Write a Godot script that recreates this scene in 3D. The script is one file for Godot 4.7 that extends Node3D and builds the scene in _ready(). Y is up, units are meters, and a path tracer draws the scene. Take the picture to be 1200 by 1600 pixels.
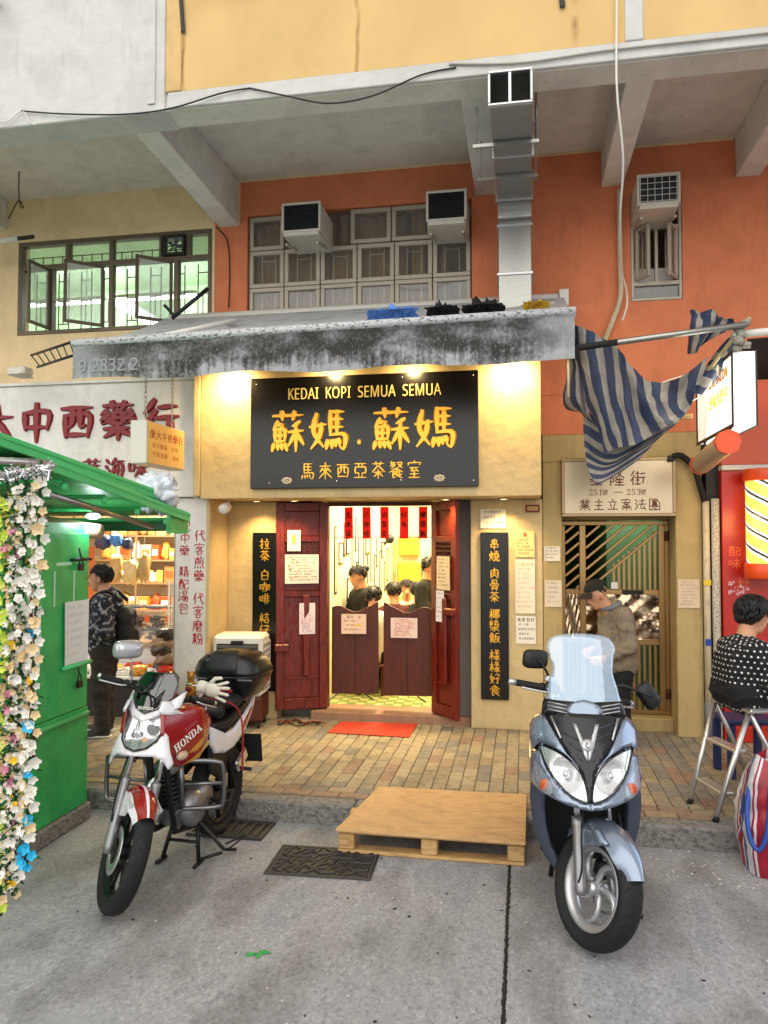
extends Node3D
var M:={}
var taken:={}
var rng:=RandomNumberGenerator.new()
var noises:={}
var ORDINAL:=["first","second","third","fourth","fifth","sixth","seventh","eighth","ninth","tenth","eleventh","twelfth","thirteenth","fourteenth","fifteenth","sixteenth","seventeenth","eighteenth","nineteenth","twentieth"]
# ---------- nodes ----------
func numbered(called: String) -> String:
	if not taken.has(called):
		taken[called]=0
		return called
	taken[called]+=1
	return "%s_%03d"%[called,taken[called]]
func thing(called: String,label: String,category: String,at:=Vector3.ZERO,turn:=.0,group:="") -> Node3D:
	var o:=Node3D.new()
	o.name=numbered(called)
	add_child(o)
	o.position=at
	o.rotation.y=turn
	tag(o,label,category,group)
	return o
func tag(o: Node,label: String,category: String,group:="") -> void:
	o.set_meta("label",label)
	o.set_meta("category",category)
	if group:
		o.set_meta("group",group)
func struct_node(called: String) -> Node3D:
	var o:=Node3D.new()
	o.name=numbered(called)
	o.set_meta("kind","structure")
	add_child(o)
	return o
func part(parent: Node,called: String,mesh: Mesh,mat: Material,xf:=Transform3D()) -> MeshInstance3D:
	var o:=MeshInstance3D.new()
	o.name=called if parent!=self else numbered(called)
	o.mesh=mesh
	o.material_override=mat
	o.transform=xf
	parent.add_child(o,true)
	return o
func put(parent: Node,called: String,st: SurfaceTool,mat: Material) -> MeshInstance3D:
	return part(parent,called,done(st),mat)
func done(st: SurfaceTool) -> ArrayMesh:
	st.generate_normals()
	st.index()
	return st.commit()
func group_node(parent: Node,called: String) -> Node3D:
	var o:=Node3D.new()
	o.name=called
	parent.add_child(o,true)
	return o
# ---------- shapes ----------
func flat() -> SurfaceTool:
	var st:=SurfaceTool.new()
	st.begin(Mesh.PRIMITIVE_TRIANGLES)
	st.set_smooth_group(-1)
	return st
func soft() -> SurfaceTool:
	var st:=SurfaceTool.new()
	st.begin(Mesh.PRIMITIVE_TRIANGLES)
	st.set_smooth_group(0)
	return st
func tri(st: SurfaceTool,a: Vector3,b: Vector3,c: Vector3) -> void:
	st.add_vertex(a)
	st.add_vertex(b)
	st.add_vertex(c)
func quad(st: SurfaceTool,a: Vector3,b: Vector3,c: Vector3,d: Vector3) -> void:
	tri(st,a,b,c)
	tri(st,a,c,d)
func uvquad(st: SurfaceTool,a: Vector3,b: Vector3,c: Vector3,d: Vector3,r:=Rect2(0,0,1,1)) -> void:
	var v:=[a,b,c,a,c,d]
	var t:=[V2(0,0),V2(1,0),V2(1,1),V2(0,0),V2(1,1),V2(0,1)]
	for i in 6:
		st.set_uv(r.position+t[i]*r.size)
		st.add_vertex(v[i])
func box(st: SurfaceTool,c: Vector3,s: Vector3,bev:=.0,b:=Basis()) -> void:
	var h:=s*.5
	if bev<=.0:
		var p:=[]
		for i in 8:
			p.append(c+b*V(h.x*(1 if i & 1 else -1),h.y*(1 if i & 2 else -1),h.z*(1 if i & 4 else -1)))
		for q in [[4,6,7,5],[1,3,2,0],[5,7,3,1],[0,2,6,4],[6,2,3,7],[0,4,5,1]]:
			quad(st,p[q[0]],p[q[1]],p[q[2]],p[q[3]])
		return
	bev=minf(bev,minf(h.x,minf(h.y,h.z))*.95)
	var v:={}
	for i in 8:
		var sg:=V(1 if i & 1 else -1,1 if i & 2 else -1,1 if i & 4 else -1)
		for ax in 3:
			var q:=Vector3.ZERO
			for k in 3:
				q[k]=sg[k]*(h[k] if k==ax else h[k]-bev)
			v[i*3+ax]=c+b*q
	var faces:=[[0,1,3,7,5],[0,0,4,6,2],[1,2,6,7,3],[1,0,1,5,4],[2,4,5,7,6],[2,0,2,3,1]]
	for q in faces:
		orient_quad(st,c,v[q[1]*3+q[0]],v[q[2]*3+q[0]],v[q[3]*3+q[0]],v[q[4]*3+q[0]])
	for ax in 3:
		var a1:=(ax+1)%3
		var a2:=(ax+2)%3
		for k in 4:
			var i:=(1 << a1 if k & 1 else 0)+(1 << a2 if k & 2 else 0)
			var j:=i+(1 << ax)
			orient_quad(st,c,v[i*3+a1],v[i*3+a2],v[j*3+a2],v[j*3+a1])
	for i in 8:
		orient_tri(st,c,v[i*3],v[i*3+1],v[i*3+2])
func orient_tri(st: SurfaceTool,c: Vector3,p: Vector3,q: Vector3,r: Vector3) -> void:
	if (q-p).cross(r-p).dot(p-c)>.0:
		tri(st,p,r,q)
	else:
		tri(st,p,q,r)
func orient_quad(st: SurfaceTool,c: Vector3,p: Vector3,q: Vector3,r: Vector3,s: Vector3) -> void:
	if (q-p).cross(r-p).dot((p+r)*.5-c)>.0:
		quad(st,p,s,r,q)
	else:
		quad(st,p,q,r,s)
func span(st: SurfaceTool,x0: float,x1: float,y0: float,y1: float,z0: float,z1: float,bev:=.0) -> void:
	box(st,V(x0+x1,y0+y1,z0+z1)*.5,V(absf(x1-x0),absf(y1-y0),absf(z1-z0)),bev)
func boxmesh(s: Vector3,bev:=.0) -> ArrayMesh:
	var st:=flat()
	box(st,Vector3.ZERO,s,bev)
	return done(st)
func one_box(parent: Node,called: String,mat: Material,x0: float,x1: float,y0: float,y1: float,z0: float,z1: float,bev:=.0) -> MeshInstance3D:
	var st:=flat()
	span(st,x0,x1,y0,y1,z0,z1,bev)
	return put(parent,called,st,mat)
func loft(st: SurfaceTool,rings: Array,closed:=true,cap0:=true,cap1:=true) -> void:
	for i in rings.size()-1:
		var a: PackedVector3Array=rings[i]
		var b: PackedVector3Array=rings[i+1]
		var n:=a.size()
		for k in (n if closed else n-1):
			var l:=(k+1)%n
			quad(st,a[k],b[k],b[l],a[l])
	for e in 2:
		if (cap0 if e==0 else cap1):
			var r: PackedVector3Array=rings[0] if e==0 else rings[-1]
			var m:=Vector3.ZERO
			for p in r:
				m+=p
			m/=r.size()
			for k in r.size():
				var l:=(k+1)%r.size()
				if e==0:
					tri(st,m,r[k],r[l])
				else:
					tri(st,m,r[l],r[k])
func tube(st: SurfaceTool,pts: Array,rad,n:=8,caps:=true) -> void:
	var rings:=[]
	var up:=Vector3.UP
	var last:=Vector3.ZERO
	for i in pts.size():
		var p: Vector3=pts[i]
		var d: Vector3=(pts[mini(i+1,pts.size()-1)]-pts[maxi(i-1,0)])
		d=d.normalized() if d.length()>1e-6 else Vector3.UP
		if i==0:
			up=Vector3.RIGHT if absf(d.y)>.9 else Vector3.UP
		var s:=d.cross(up)
		s=s.normalized() if s.length()>1e-4 else d.cross(Vector3.FORWARD).normalized()
		up=s.cross(d).normalized()
		var r: float=rad[i] if rad is Array else rad
		var ring:=PackedVector3Array()
		for k in n:
			var t:=TAU*k/n
			ring.append(p+(s*cos(t)+up*sin(t))*r)
		rings.append(ring)
	loft(st,rings,true,caps,caps)
func curve(pts: Array,n:=24,closed:=false) -> Array:
	var o:=[]
	var c:=pts.size()
	var segs:=c if closed else c-1
	for i in n+(0 if closed else 1):
		var u:=float(i)*segs/n
		var k:=mini(int(u),segs-1)
		var t:=u-k
		var p0=pts[posmod(k-1,c)] if closed else pts[maxi(k-1,0)]
		var p1=pts[k%c]
		var p2=pts[(k+1)%c] if closed else pts[mini(k+1,c-1)]
		var p3=pts[(k+2)%c] if closed else pts[mini(k+2,c-1)]
		o.append(.5*(2.0*p1+(p2-p0)*t+(2.0*p0-5.0*p1+4.0*p2-p3)*t*t+(3.0*p1-p0-3.0*p2+p3)*t*t*t))
	return o
func lathe(st: SurfaceTool,prof: Array,xf:=Transform3D(),n:=16,caps:=true) -> void:
	var rings:=[]
	for p in prof:
		var ring:=PackedVector3Array()
		for k in n:
			var t:=TAU*k/n
			ring.append(xf*V(cos(t)*p.x,p.y,sin(t)*p.x))
		rings.append(ring)
	loft(st,rings,true,caps and prof[0].x>.001,caps and prof[-1].x>.001)
func prism(st: SurfaceTool,poly: Array,xf: Transform3D,depth: float,bev:=.0) -> void:
	var pts:=PackedVector2Array(poly)
	if Geometry2D.is_polygon_clockwise(pts):
		pts.reverse()
	var inner:=pts
	if bev>.0:
		inner=PackedVector2Array()
		var c:=pts.size()
		for i in c:
			var d0:=(pts[i]-pts[posmod(i-1,c)]).normalized()
			var d1:=(pts[(i+1)%c]-pts[i]).normalized()
			var nn:=V2(-d0.y,d0.x)+V2(-d1.y,d1.x)
			inner.append(pts[i]+nn.normalized()*bev/maxf(.4,nn.length()*.5))
	var idx:=Geometry2D.triangulate_polygon(inner)
	for i in range(0,idx.size(),3):
		var a:=inner[idx[i]]
		var b:=inner[idx[i+1]]
		var c:=inner[idx[i+2]]
		if (b-a).cross(c-a)>.0:
			var t:=b
			b=c
			c=t
		tri(st,xf*V(a.x,a.y,0),xf*V(b.x,b.y,0),xf*V(c.x,c.y,0))
		tri(st,xf*V(a.x,a.y,-depth),xf*V(c.x,c.y,-depth),xf*V(b.x,b.y,-depth))
	var n:=pts.size()
	for i in n:
		var j:=(i+1)%n
		var f0:=xf*V(inner[i].x,inner[i].y,0)
		var f1:=xf*V(inner[j].x,inner[j].y,0)
		var s0:=xf*V(pts[i].x,pts[i].y,-bev)
		var s1:=xf*V(pts[j].x,pts[j].y,-bev)
		var e0:=xf*V(inner[i].x,inner[i].y,-depth)
		var e1:=xf*V(inner[j].x,inner[j].y,-depth)
		if bev>.0:
			var q0:=xf*V(pts[i].x,pts[i].y,-depth+bev)
			var q1:=xf*V(pts[j].x,pts[j].y,-depth+bev)
			quad(st,f0,f1,s1,s0)
			quad(st,s0,s1,q1,q0)
			quad(st,q0,q1,e1,e0)
		else:
			quad(st,f0,f1,e1,e0)
func sheet(st: SurfaceTool,nu: int,nv: int,f: Callable) -> void:
	var g:=[]
	for j in nv+1:
		for i in nu+1:
			g.append(f.call(float(i)/nu,float(j)/nv))
	for j in nv:
		for i in nu:
			var k:=j*(nu+1)+i
			for t in [[0,0],[1,0],[1,1],[0,0],[1,1],[0,1]]:
				st.set_uv(V2(float(i+t[0])/nu,float(j+t[1])/nv))
				st.add_vertex(g[k+t[0]+t[1]*(nu+1)])
func blob(st: SurfaceTool,c: Vector3,r: Vector3,n:=10,b:=Basis(),rough:=.0) -> void:
	var rings:=[]
	var m:=maxi(4,n/2)
	for j in range(1,m):
		var a:=PI*j/m
		var ring:=PackedVector3Array()
		for k in n:
			var t:=TAU*k/n
			var q:=V(sin(a)*cos(t),cos(a),sin(a)*sin(t))
			ring.append(c+b*(q*r*(1.0+rough*(rng.randf()-.5))))
		rings.append(ring)
	loft(st,rings)
func pouch(st: SurfaceTool,c: Vector3,r: Vector3,sd: int) -> void:
	var n:=FastNoiseLite.new()
	n.seed=sd
	n.frequency=1.3
	n.fractal_octaves=3
	sheet(st,20,12,func(u,v):
		var a: float=u*TAU
		var b: float=v*PI
		var q:=V(sin(b)*cos(a),cos(b),sin(b)*sin(a))
		var m:=pow(pow(absf(q.x),4.0)+pow(absf(q.y),4.0)+pow(absf(q.z),4.0),-.25)
		return c+q*r*lerpf(1.0,m,.75)*(1.0+.45*n.get_noise_3dv(q)))
func shell(st: SurfaceTool,outline: Array,f: Callable,step: float,thick:=Vector3.ZERO) -> void:
	var poly:=PackedVector2Array()
	for i in outline.size():
		var a: Vector2=outline[i]
		var b: Vector2=outline[(i+1)%outline.size()]
		var k:=maxi(1,int(ceil(a.distance_to(b)/step)))
		for j in k:
			poly.append(a.lerp(b,float(j)/k))
	if Geometry2D.is_polygon_clockwise(poly):
		poly.reverse()
	var pts:=poly.duplicate()
	var lo:=poly[0]
	var hi:=poly[0]
	for p in poly:
		lo=lo.min(p)
		hi=hi.max(p)
	var y:=lo.y+step*.5
	while y<hi.y:
		var x:=lo.x+step*.5
		while x<hi.x:
			var q:=V2(x+.07*step*sin(y*913.0),y+.07*step*cos(x*717.0))
			if Geometry2D.is_point_in_polygon(q,poly):
				var near:=false
				for e in poly:
					if e.distance_squared_to(q)<step*step*.2:
						near=true
						break
				if not near:
					pts.append(q)
			x+=step
		y+=step
	var idx:=Geometry2D.triangulate_delaunay(pts)
	var w:=PackedVector3Array()
	for p in pts:
		w.append(f.call(p))
	for i in range(0,idx.size(),3):
		var c:=(pts[idx[i]]+pts[idx[i+1]]+pts[idx[i+2]])/3.0
		if not Geometry2D.is_point_in_polygon(c,poly):
			continue
		var a:=idx[i]
		var b:=idx[i+1]
		var d:=idx[i+2]
		if (pts[b]-pts[a]).cross(pts[d]-pts[a])>.0:
			var t:=b
			b=d
			d=t
		tri(st,w[a],w[b],w[d])
	if thick!=Vector3.ZERO:
		for i in poly.size():
			var j:=(i+1)%poly.size()
			quad(st,w[i],w[j],w[j]+thick,w[i]+thick)
func look_basis(fwd: Vector3,up:=Vector3.UP) -> Basis:
	var z:=fwd.normalized()
	var x:=up.cross(z).normalized()
	return Basis(x,z.cross(x),z)
# ---------- materials ----------
func mat(key: String,c: Color,rough:=.8,metal:=.0) -> StandardMaterial3D:
	if M.has(key):
		return M[key]
	var m:=StandardMaterial3D.new()
	m.resource_name=key
	m.albedo_color=c
	m.roughness=rough
	m.metallic=metal
	M[key]=m
	return m
func noise_tex(sd: int,freq: float,ramp: Array,type:=FastNoiseLite.TYPE_SIMPLEX_SMOOTH,oct:=5,size:=512,normal:=.0) -> NoiseTexture2D:
	var key:=str([sd,freq,ramp,type,oct,size,normal])
	if noises.has(key):
		return noises[key]
	var n:=FastNoiseLite.new()
	n.seed=sd
	n.frequency=freq
	n.noise_type=type
	n.fractal_octaves=oct
	if oct==1:
		n.fractal_type=FastNoiseLite.FRACTAL_NONE
	var t:=NoiseTexture2D.new()
	t.width=size
	t.height=size
	t.seamless=true
	t.noise=n
	if normal>.0:
		t.as_normal_map=true
		t.bump_strength=normal
	else:
		var g:=Gradient.new()
		var off:=PackedFloat32Array()
		var col:=PackedColorArray()
		for e in ramp:
			off.append(e[0])
			col.append(e[1] if e[1] is Color else Color(e[1],e[1],e[1]).linear_to_srgb())
		g.offsets=off
		g.colors=col
		t.color_ramp=g
	t.generate_mipmaps=false
	noises[key]=t
	return t
func triplanar(m: StandardMaterial3D,tex: Texture2D,scale: Vector3,world:=true) -> StandardMaterial3D:
	m.albedo_texture=tex
	m.uv1_triplanar=true
	m.uv1_world_triplanar=world
	m.uv1_scale=scale
	m.uv1_triplanar_sharpness=4.0
	return m
func detail(m: StandardMaterial3D,tex: Texture2D,scale: Vector3,world:=true) -> StandardMaterial3D:
	m.detail_enabled=true
	m.detail_albedo=tex
	m.detail_blend_mode=BaseMaterial3D.BLEND_MODE_MUL
	m.detail_uv_layer=BaseMaterial3D.DETAIL_UV_2
	m.uv2_triplanar=true
	m.uv2_world_triplanar=world
	m.uv2_scale=scale
	return m
func relief(m: StandardMaterial3D,sd: int,freq: float,strength: float,oct:=4) -> StandardMaterial3D:
	m.normal_enabled=true
	m.normal_texture=noise_tex(sd,freq,[],FastNoiseLite.TYPE_SIMPLEX_SMOOTH,oct,512,6.0)
	m.normal_scale=strength
	return m
func glow(key: String,c: Color,energy: float) -> StandardMaterial3D:
	var m:=mat(key,c,.4)
	m.emission_enabled=true
	m.emission=c
	m.emission_energy_multiplier=energy
	return m
func glass(key: String,c: Color,alpha: float,rough:=.05) -> StandardMaterial3D:
	var m:=mat(key,Color(c,alpha),rough)
	m.transparency=BaseMaterial3D.TRANSPARENCY_ALPHA
	return m
func picture(key: String,img: Image,rough:=.7) -> StandardMaterial3D:
	var m:=mat(key,Color.WHITE,rough)
	m.albedo_texture=ImageTexture.create_from_image(img)
	m.texture_repeat=false
	return m
func lamp_light(parent: Node,called: String,at: Vector3,c: Color,energy: float,size:=.05) -> OmniLight3D:
	var l:=OmniLight3D.new()
	l.name=called
	l.light_color=c
	l.light_energy=energy
	l.light_size=size
	l.omni_range=14.0
	l.omni_attenuation=2.0
	l.shadow_enabled=true
	parent.add_child(l,true)
	l.position=at
	return l
func spot(parent: Node,called: String,at: Vector3,to: Vector3,c: Color,energy: float,angle:=45.0,soften:=.6,size:=.04) -> SpotLight3D:
	var l:=SpotLight3D.new()
	l.name=called
	l.light_color=c
	l.light_energy=energy
	l.light_size=size
	l.spot_range=14.0
	l.spot_attenuation=2.0
	l.spot_angle=angle
	l.spot_angle_attenuation=soften
	l.shadow_enabled=true
	parent.add_child(l,true)
	var d:=(to-at).normalized()
	l.transform=Transform3D(Basis.looking_at(d,Vector3.FORWARD if absf(d.y)>.95 else Vector3.UP),at)
	return l
func panel_light(parent: Node,called: String,at: Vector3,to: Vector3,w: float,h: float,c: Color,energy: float) -> AreaLight3D:
	var l:=AreaLight3D.new()
	l.name=called
	l.light_color=c
	l.light_energy=energy
	l.area_size=V2(w,h)
	l.shadow_enabled=true
	parent.add_child(l,true)
	var d:=(to-at).normalized()
	l.transform=Transform3D(Basis.looking_at(d,Vector3.FORWARD if absf(d.y)>.95 else Vector3.UP),at)
	return l
# ---------- brush lettering: strokes on a 100 x 100 square,y down ----------
var STROKES:={
	"grass": [[5,50,95,46],[30,8,34,92],[70,8,65,92]],
	"fish": [[38,0,12,28],[28,12,64,12,50,26],[22,28,22,66],[22,28,78,28,78,66],[50,28,50,66],[22,47,78,47],[22,66,78,66],[14,76,4,98],[36,76,40,94],[58,76,64,94],[78,76,94,98]],
	"grain": [[74,2,30,16],[6,36,94,32],[50,12,50,100],[48,38,6,82],[52,38,97,78]],
	"woman": [[40,2,22,52,82,94],[72,30,58,66,10,98],[2,38,98,32]],
	"horse": [[22,4,22,62],[22,6,82,6],[52,8,52,60],[24,24,78,24],[24,43,78,43],[22,62,88,62,84,98,66,90],[10,76,4,96],[28,76,30,94],[44,75,48,90],[60,73,66,86]],
	"come": [[10,22,90,20],[50,0,50,100],[30,32,10,58],[30,36,44,56],[70,32,54,56],[70,36,92,58],[48,56,4,94],[52,56,98,92]],
	"west": [[4,12,96,10],[14,32,16,92],[14,32,88,30,84,92],[38,12,36,50,24,66],[62,12,62,62,76,60],[16,86,84,86]],
	"second": [[6,8,94,8],[4,94,96,94],[36,8,36,30],[36,30,12,30,12,66,36,66,36,94],[64,8,64,30,88,30,88,66,64,66,64,94],[36,30,64,30]],
	"roof": [[50,0,4,92],[50,4,97,90]],
	"tree": [[6,32,94,28],[50,2,50,100],[48,34,6,82],[52,34,97,78]],
	"bone_top": [[20,4,20,30],[20,16,90,16],[40,30,8,70],[36,36,80,36,60,70,20,98],[40,52,56,64]],
	"again": [[10,14,84,14,60,60,8,97],[22,30,92,95]],
	"eat": [[50,0,2,42],[50,4,98,40],[48,14,56,24],[28,34,28,94,46,86],[28,36,72,36,72,62],[28,48,72,48],[28,62,72,62],[88,62,64,76],[44,64,94,98]],
	"cover": [[48,0,56,16],[8,24,6,60],[8,26,94,24,84,60]],
	"arrive": [[10,8,90,8],[44,10,22,36,80,32],[64,22,86,44],[14,64,86,64],[50,44,50,94],[2,95,98,95]],
	"hand": [[6,26,94,22],[56,0,56,94,28,84],[6,68,94,50]],
	"stand": [[46,0,56,18],[12,28,88,26],[30,42,38,74],[74,38,58,90],[2,92,98,92]],
	"white": [[52,0,34,22],[14,22,14,98],[14,22,86,22,86,98],[14,56,86,56],[14,93,86,93]],
	"mouth": [[12,18,14,88],[12,18,88,16,84,88],[14,82,86,82]],
	"power": [[6,28,88,26,78,94,54,84],[46,2,42,42,4,97]],
	"not": [[34,2,34,98],[66,2,66,98],[2,24,34,24],[2,48,34,48],[2,74,34,70],[66,24,98,24],[66,48,98,48],[66,72,98,72]],
	"scholar": [[2,36,98,32],[50,0,50,92],[14,92,86,92]],
	"person": [[68,0,6,54],[46,36,46,100]],
	"child": [[12,10,86,8,52,38],[52,38,54,95,30,86],[0,50,100,46]],
	"ice": [[16,16,74,40],[6,92,84,56]],
	"water": [[50,0,50,96,30,84],[4,34,40,32,4,88],[92,18,58,44],[54,40,98,92]],
	"string": [[26,10,26,38],[26,10,74,10,74,38],[26,36,74,36],[12,48,14,78],[12,48,88,48,86,78],[14,76,86,76],[50,0,50,100]],
	"fire": [[12,28,26,58],[88,20,68,48],[50,2,48,50,4,98],[50,48,98,96]],
	"high": [[20,10,80,10],[50,0,50,24],[10,24,90,24],[8,36,46,36],[26,28,26,50],[2,50,48,50],[54,36,94,36],[74,28,74,50],[52,50,98,50],[2,62,98,60],[36,62,30,84,2,98],[62,62,62,93,98,93,98,80]],
	"meat": [[14,24,14,98],[14,24,86,22,86,96,70,90],[50,0,48,30,26,54],[50,36,74,54],[50,54,26,84],[50,60,76,82]],
	"bone": [[26,2,26,40],[26,4,74,4,74,40],[26,22,50,22,50,40],[4,40,4,56],[4,40,96,40,90,56],[24,56,24,98],[24,56,78,56,78,96,64,90],[24,70,78,70],[24,83,78,83]],
	"ear": [[2,8,98,6],[24,8,24,80],[76,8,76,100],[24,30,76,30],[24,54,76,54],[0,82,100,72]],
	"mound": [[16,4,16,100],[16,8,82,8,44,40],[44,40,86,60,62,80,34,72]],
	"slab": [[70,0,70,100],[20,10,20,48,70,48],[2,66,66,66],[30,66,18,100]],
	"evening": [[44,0,8,42],[40,14,86,14,50,60,8,96],[36,34,56,50]],
	"inch": [[2,30,98,28],[70,2,70,95,42,86],[22,50,42,70]],
	"turn": [[86,4,22,14],[22,14,20,60,0,98],[24,40,86,40,60,76,24,99],[34,50,98,97]],
	"sheep": [[26,0,38,18],[74,0,62,18],[12,26,88,24],[18,50,82,48],[2,74,98,72],[50,24,50,100]],
	"big": [[4,36,96,32],[50,2,46,50,4,98],[50,42,98,96]],
	"middle": [[10,24,14,68],[10,24,90,22,86,68],[14,62,86,62],[50,0,50,100]],
	"tiny": [[60,0,18,34,70,34],[80,28,8,86,86,80],[70,60,98,96]],
	"step": [[78,0,12,34],[86,28,4,72],[52,50,52,100]],
	"walk": [[14,16,92,14],[0,46,100,42],[62,44,62,94,34,84]],
	"drops": [[18,6,72,26],[6,38,60,56],[8,96,88,60]],
	"every": [[36,0,6,32],[26,16,98,14],[30,32,18,88,80,86],[30,32,86,32,76,99,58,92],[2,60,100,58],[50,40,58,52],[46,66,54,80]],
	"future": [[18,22,82,20],[2,48,98,44],[50,0,50,100],[48,48,4,90],[52,48,98,88]],
	"wide": [[50,0,56,12],[10,18,98,14],[12,18,12,60,0,100]],
	"yellow": [[10,14,90,14],[34,0,34,28],[66,0,66,28],[0,31,100,30],[22,42,22,80],[22,42,78,42,78,80],[50,30,50,78],[22,60,78,60],[22,78,78,78],[34,82,8,100],[66,82,94,100]],
	"dart": [[0,42,98,28],[46,0,56,50,94,96,99,76],[72,4,88,20]],
	"each": [[42,0,6,50],[34,14,80,14,46,60,2,90],[30,28,98,86]],
	"front": [[28,0,38,14],[72,0,62,14],[2,24,98,22],[12,38,12,100],[12,38,46,38,46,97],[12,56,46,56],[12,74,46,74],[64,40,64,80],[88,32,88,97,72,90]],
	"flames": [[10,16,2,94],[34,16,40,88],[60,16,66,88],[84,14,99,94]],
	"stone": [[4,8,96,6],[46,8,4,62],[28,46,28,98],[28,46,86,46,84,98],[28,92,84,92]],
	"rice": [[18,8,36,34],[82,8,64,34],[4,46,96,42],[50,0,50,100],[46,48,4,88],[54,48,98,86]],
	"divide": [[40,2,4,54],[60,2,98,52],[20,54,82,54,74,96,52,88],[46,54,40,76,10,98]],
	"jar": [[4,8,96,6],[14,26,14,100],[14,26,86,26,86,100],[38,8,36,44,24,56],[62,8,62,52,78,52],[14,70,86,70],[14,95,86,95]],
	"self": [[12,14,86,12,84,50],[16,48,84,48],[16,48,16,94,94,94,94,74]],
	"blue": [[14,10,86,8],[20,24,80,22],[2,38,98,36],[50,0,50,38],[22,50,22,100],[22,50,78,50,78,97,62,90],[22,66,78,66],[22,80,78,80]],
	"sun_up": [[26,0,26,38],[26,2,76,2,76,38],[26,20,76,20],[26,38,76,38],[2,52,98,50],[34,52,2,84],[30,62,92,62,82,99,64,92],[52,64,24,96],[72,64,46,98]],
	"wrap": [[36,0,6,40],[28,16,92,14,86,62,70,54],[28,36,64,36,64,58],[28,36,28,93,96,93,96,74],[28,58,64,58]],
	"base": [[8,14,92,14],[30,2,30,58],[70,2,70,58],[30,28,70,28],[30,42,70,42],[2,58,98,58],[32,60,8,78],[68,60,92,78],[28,80,72,80],[50,66,50,96],[10,97,90,97]],
	"birth": [[28,8,6,46],[20,28,92,26],[50,0,50,96],[14,62,86,60],[0,97,100,97]],
	"jade": [[20,14,80,14],[50,0,50,46],[4,46,96,46],[20,66,80,66],[50,52,50,97],[0,97,100,97]],
	"call": [[10,6,10,36],[10,6,40,6,40,36],[10,34,40,34],[0,50,48,50],[20,50,14,70,40,70,34,97,20,92],[74,0,74,16],[74,8,96,8],[54,18,54,60,42,99],[54,18,100,18,94,32],[62,36,94,32],[74,26,74,48,97,46],[68,58,66,78,52,99],[68,60,86,60,86,95,100,95]],
	"trade": [[38,0,38,22],[62,0,62,22],[16,6,26,20],[84,4,74,20],[2,24,98,24],[30,28,38,38],[70,28,62,38],[14,42,86,42],[20,54,80,54],[2,66,98,66],[50,42,50,100],[46,68,4,96],[54,68,98,96]],
	"owner": [[44,0,56,14],[12,26,88,26],[18,58,82,58],[2,95,98,95],[50,26,50,94]],
	"leave": [[16,20,84,18],[50,0,50,48],[2,48,98,48],[44,50,18,90,82,84],[66,66,92,99]],
	"frame": [[6,2,6,100],[6,3,94,3,94,100],[6,96,94,96]],
	"expert": [[16,10,84,10],[26,22,26,46],[26,22,74,22,74,46],[26,34,74,34],[50,0,50,58],[26,46,74,46],[14,58,86,56],[2,70,98,70],[68,62,68,97,46,90],[26,78,36,90]],
	"one": [[4,50,96,50]],
	"dot": [[48,80,52,84]],
	"three": [[44,0,20,26,60,22],[60,10,74,30],[6,34,94,34],[40,34,2,62],[58,34,98,60],[60,46,24,64],[70,58,24,80],[80,70,14,100]],
}
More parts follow.
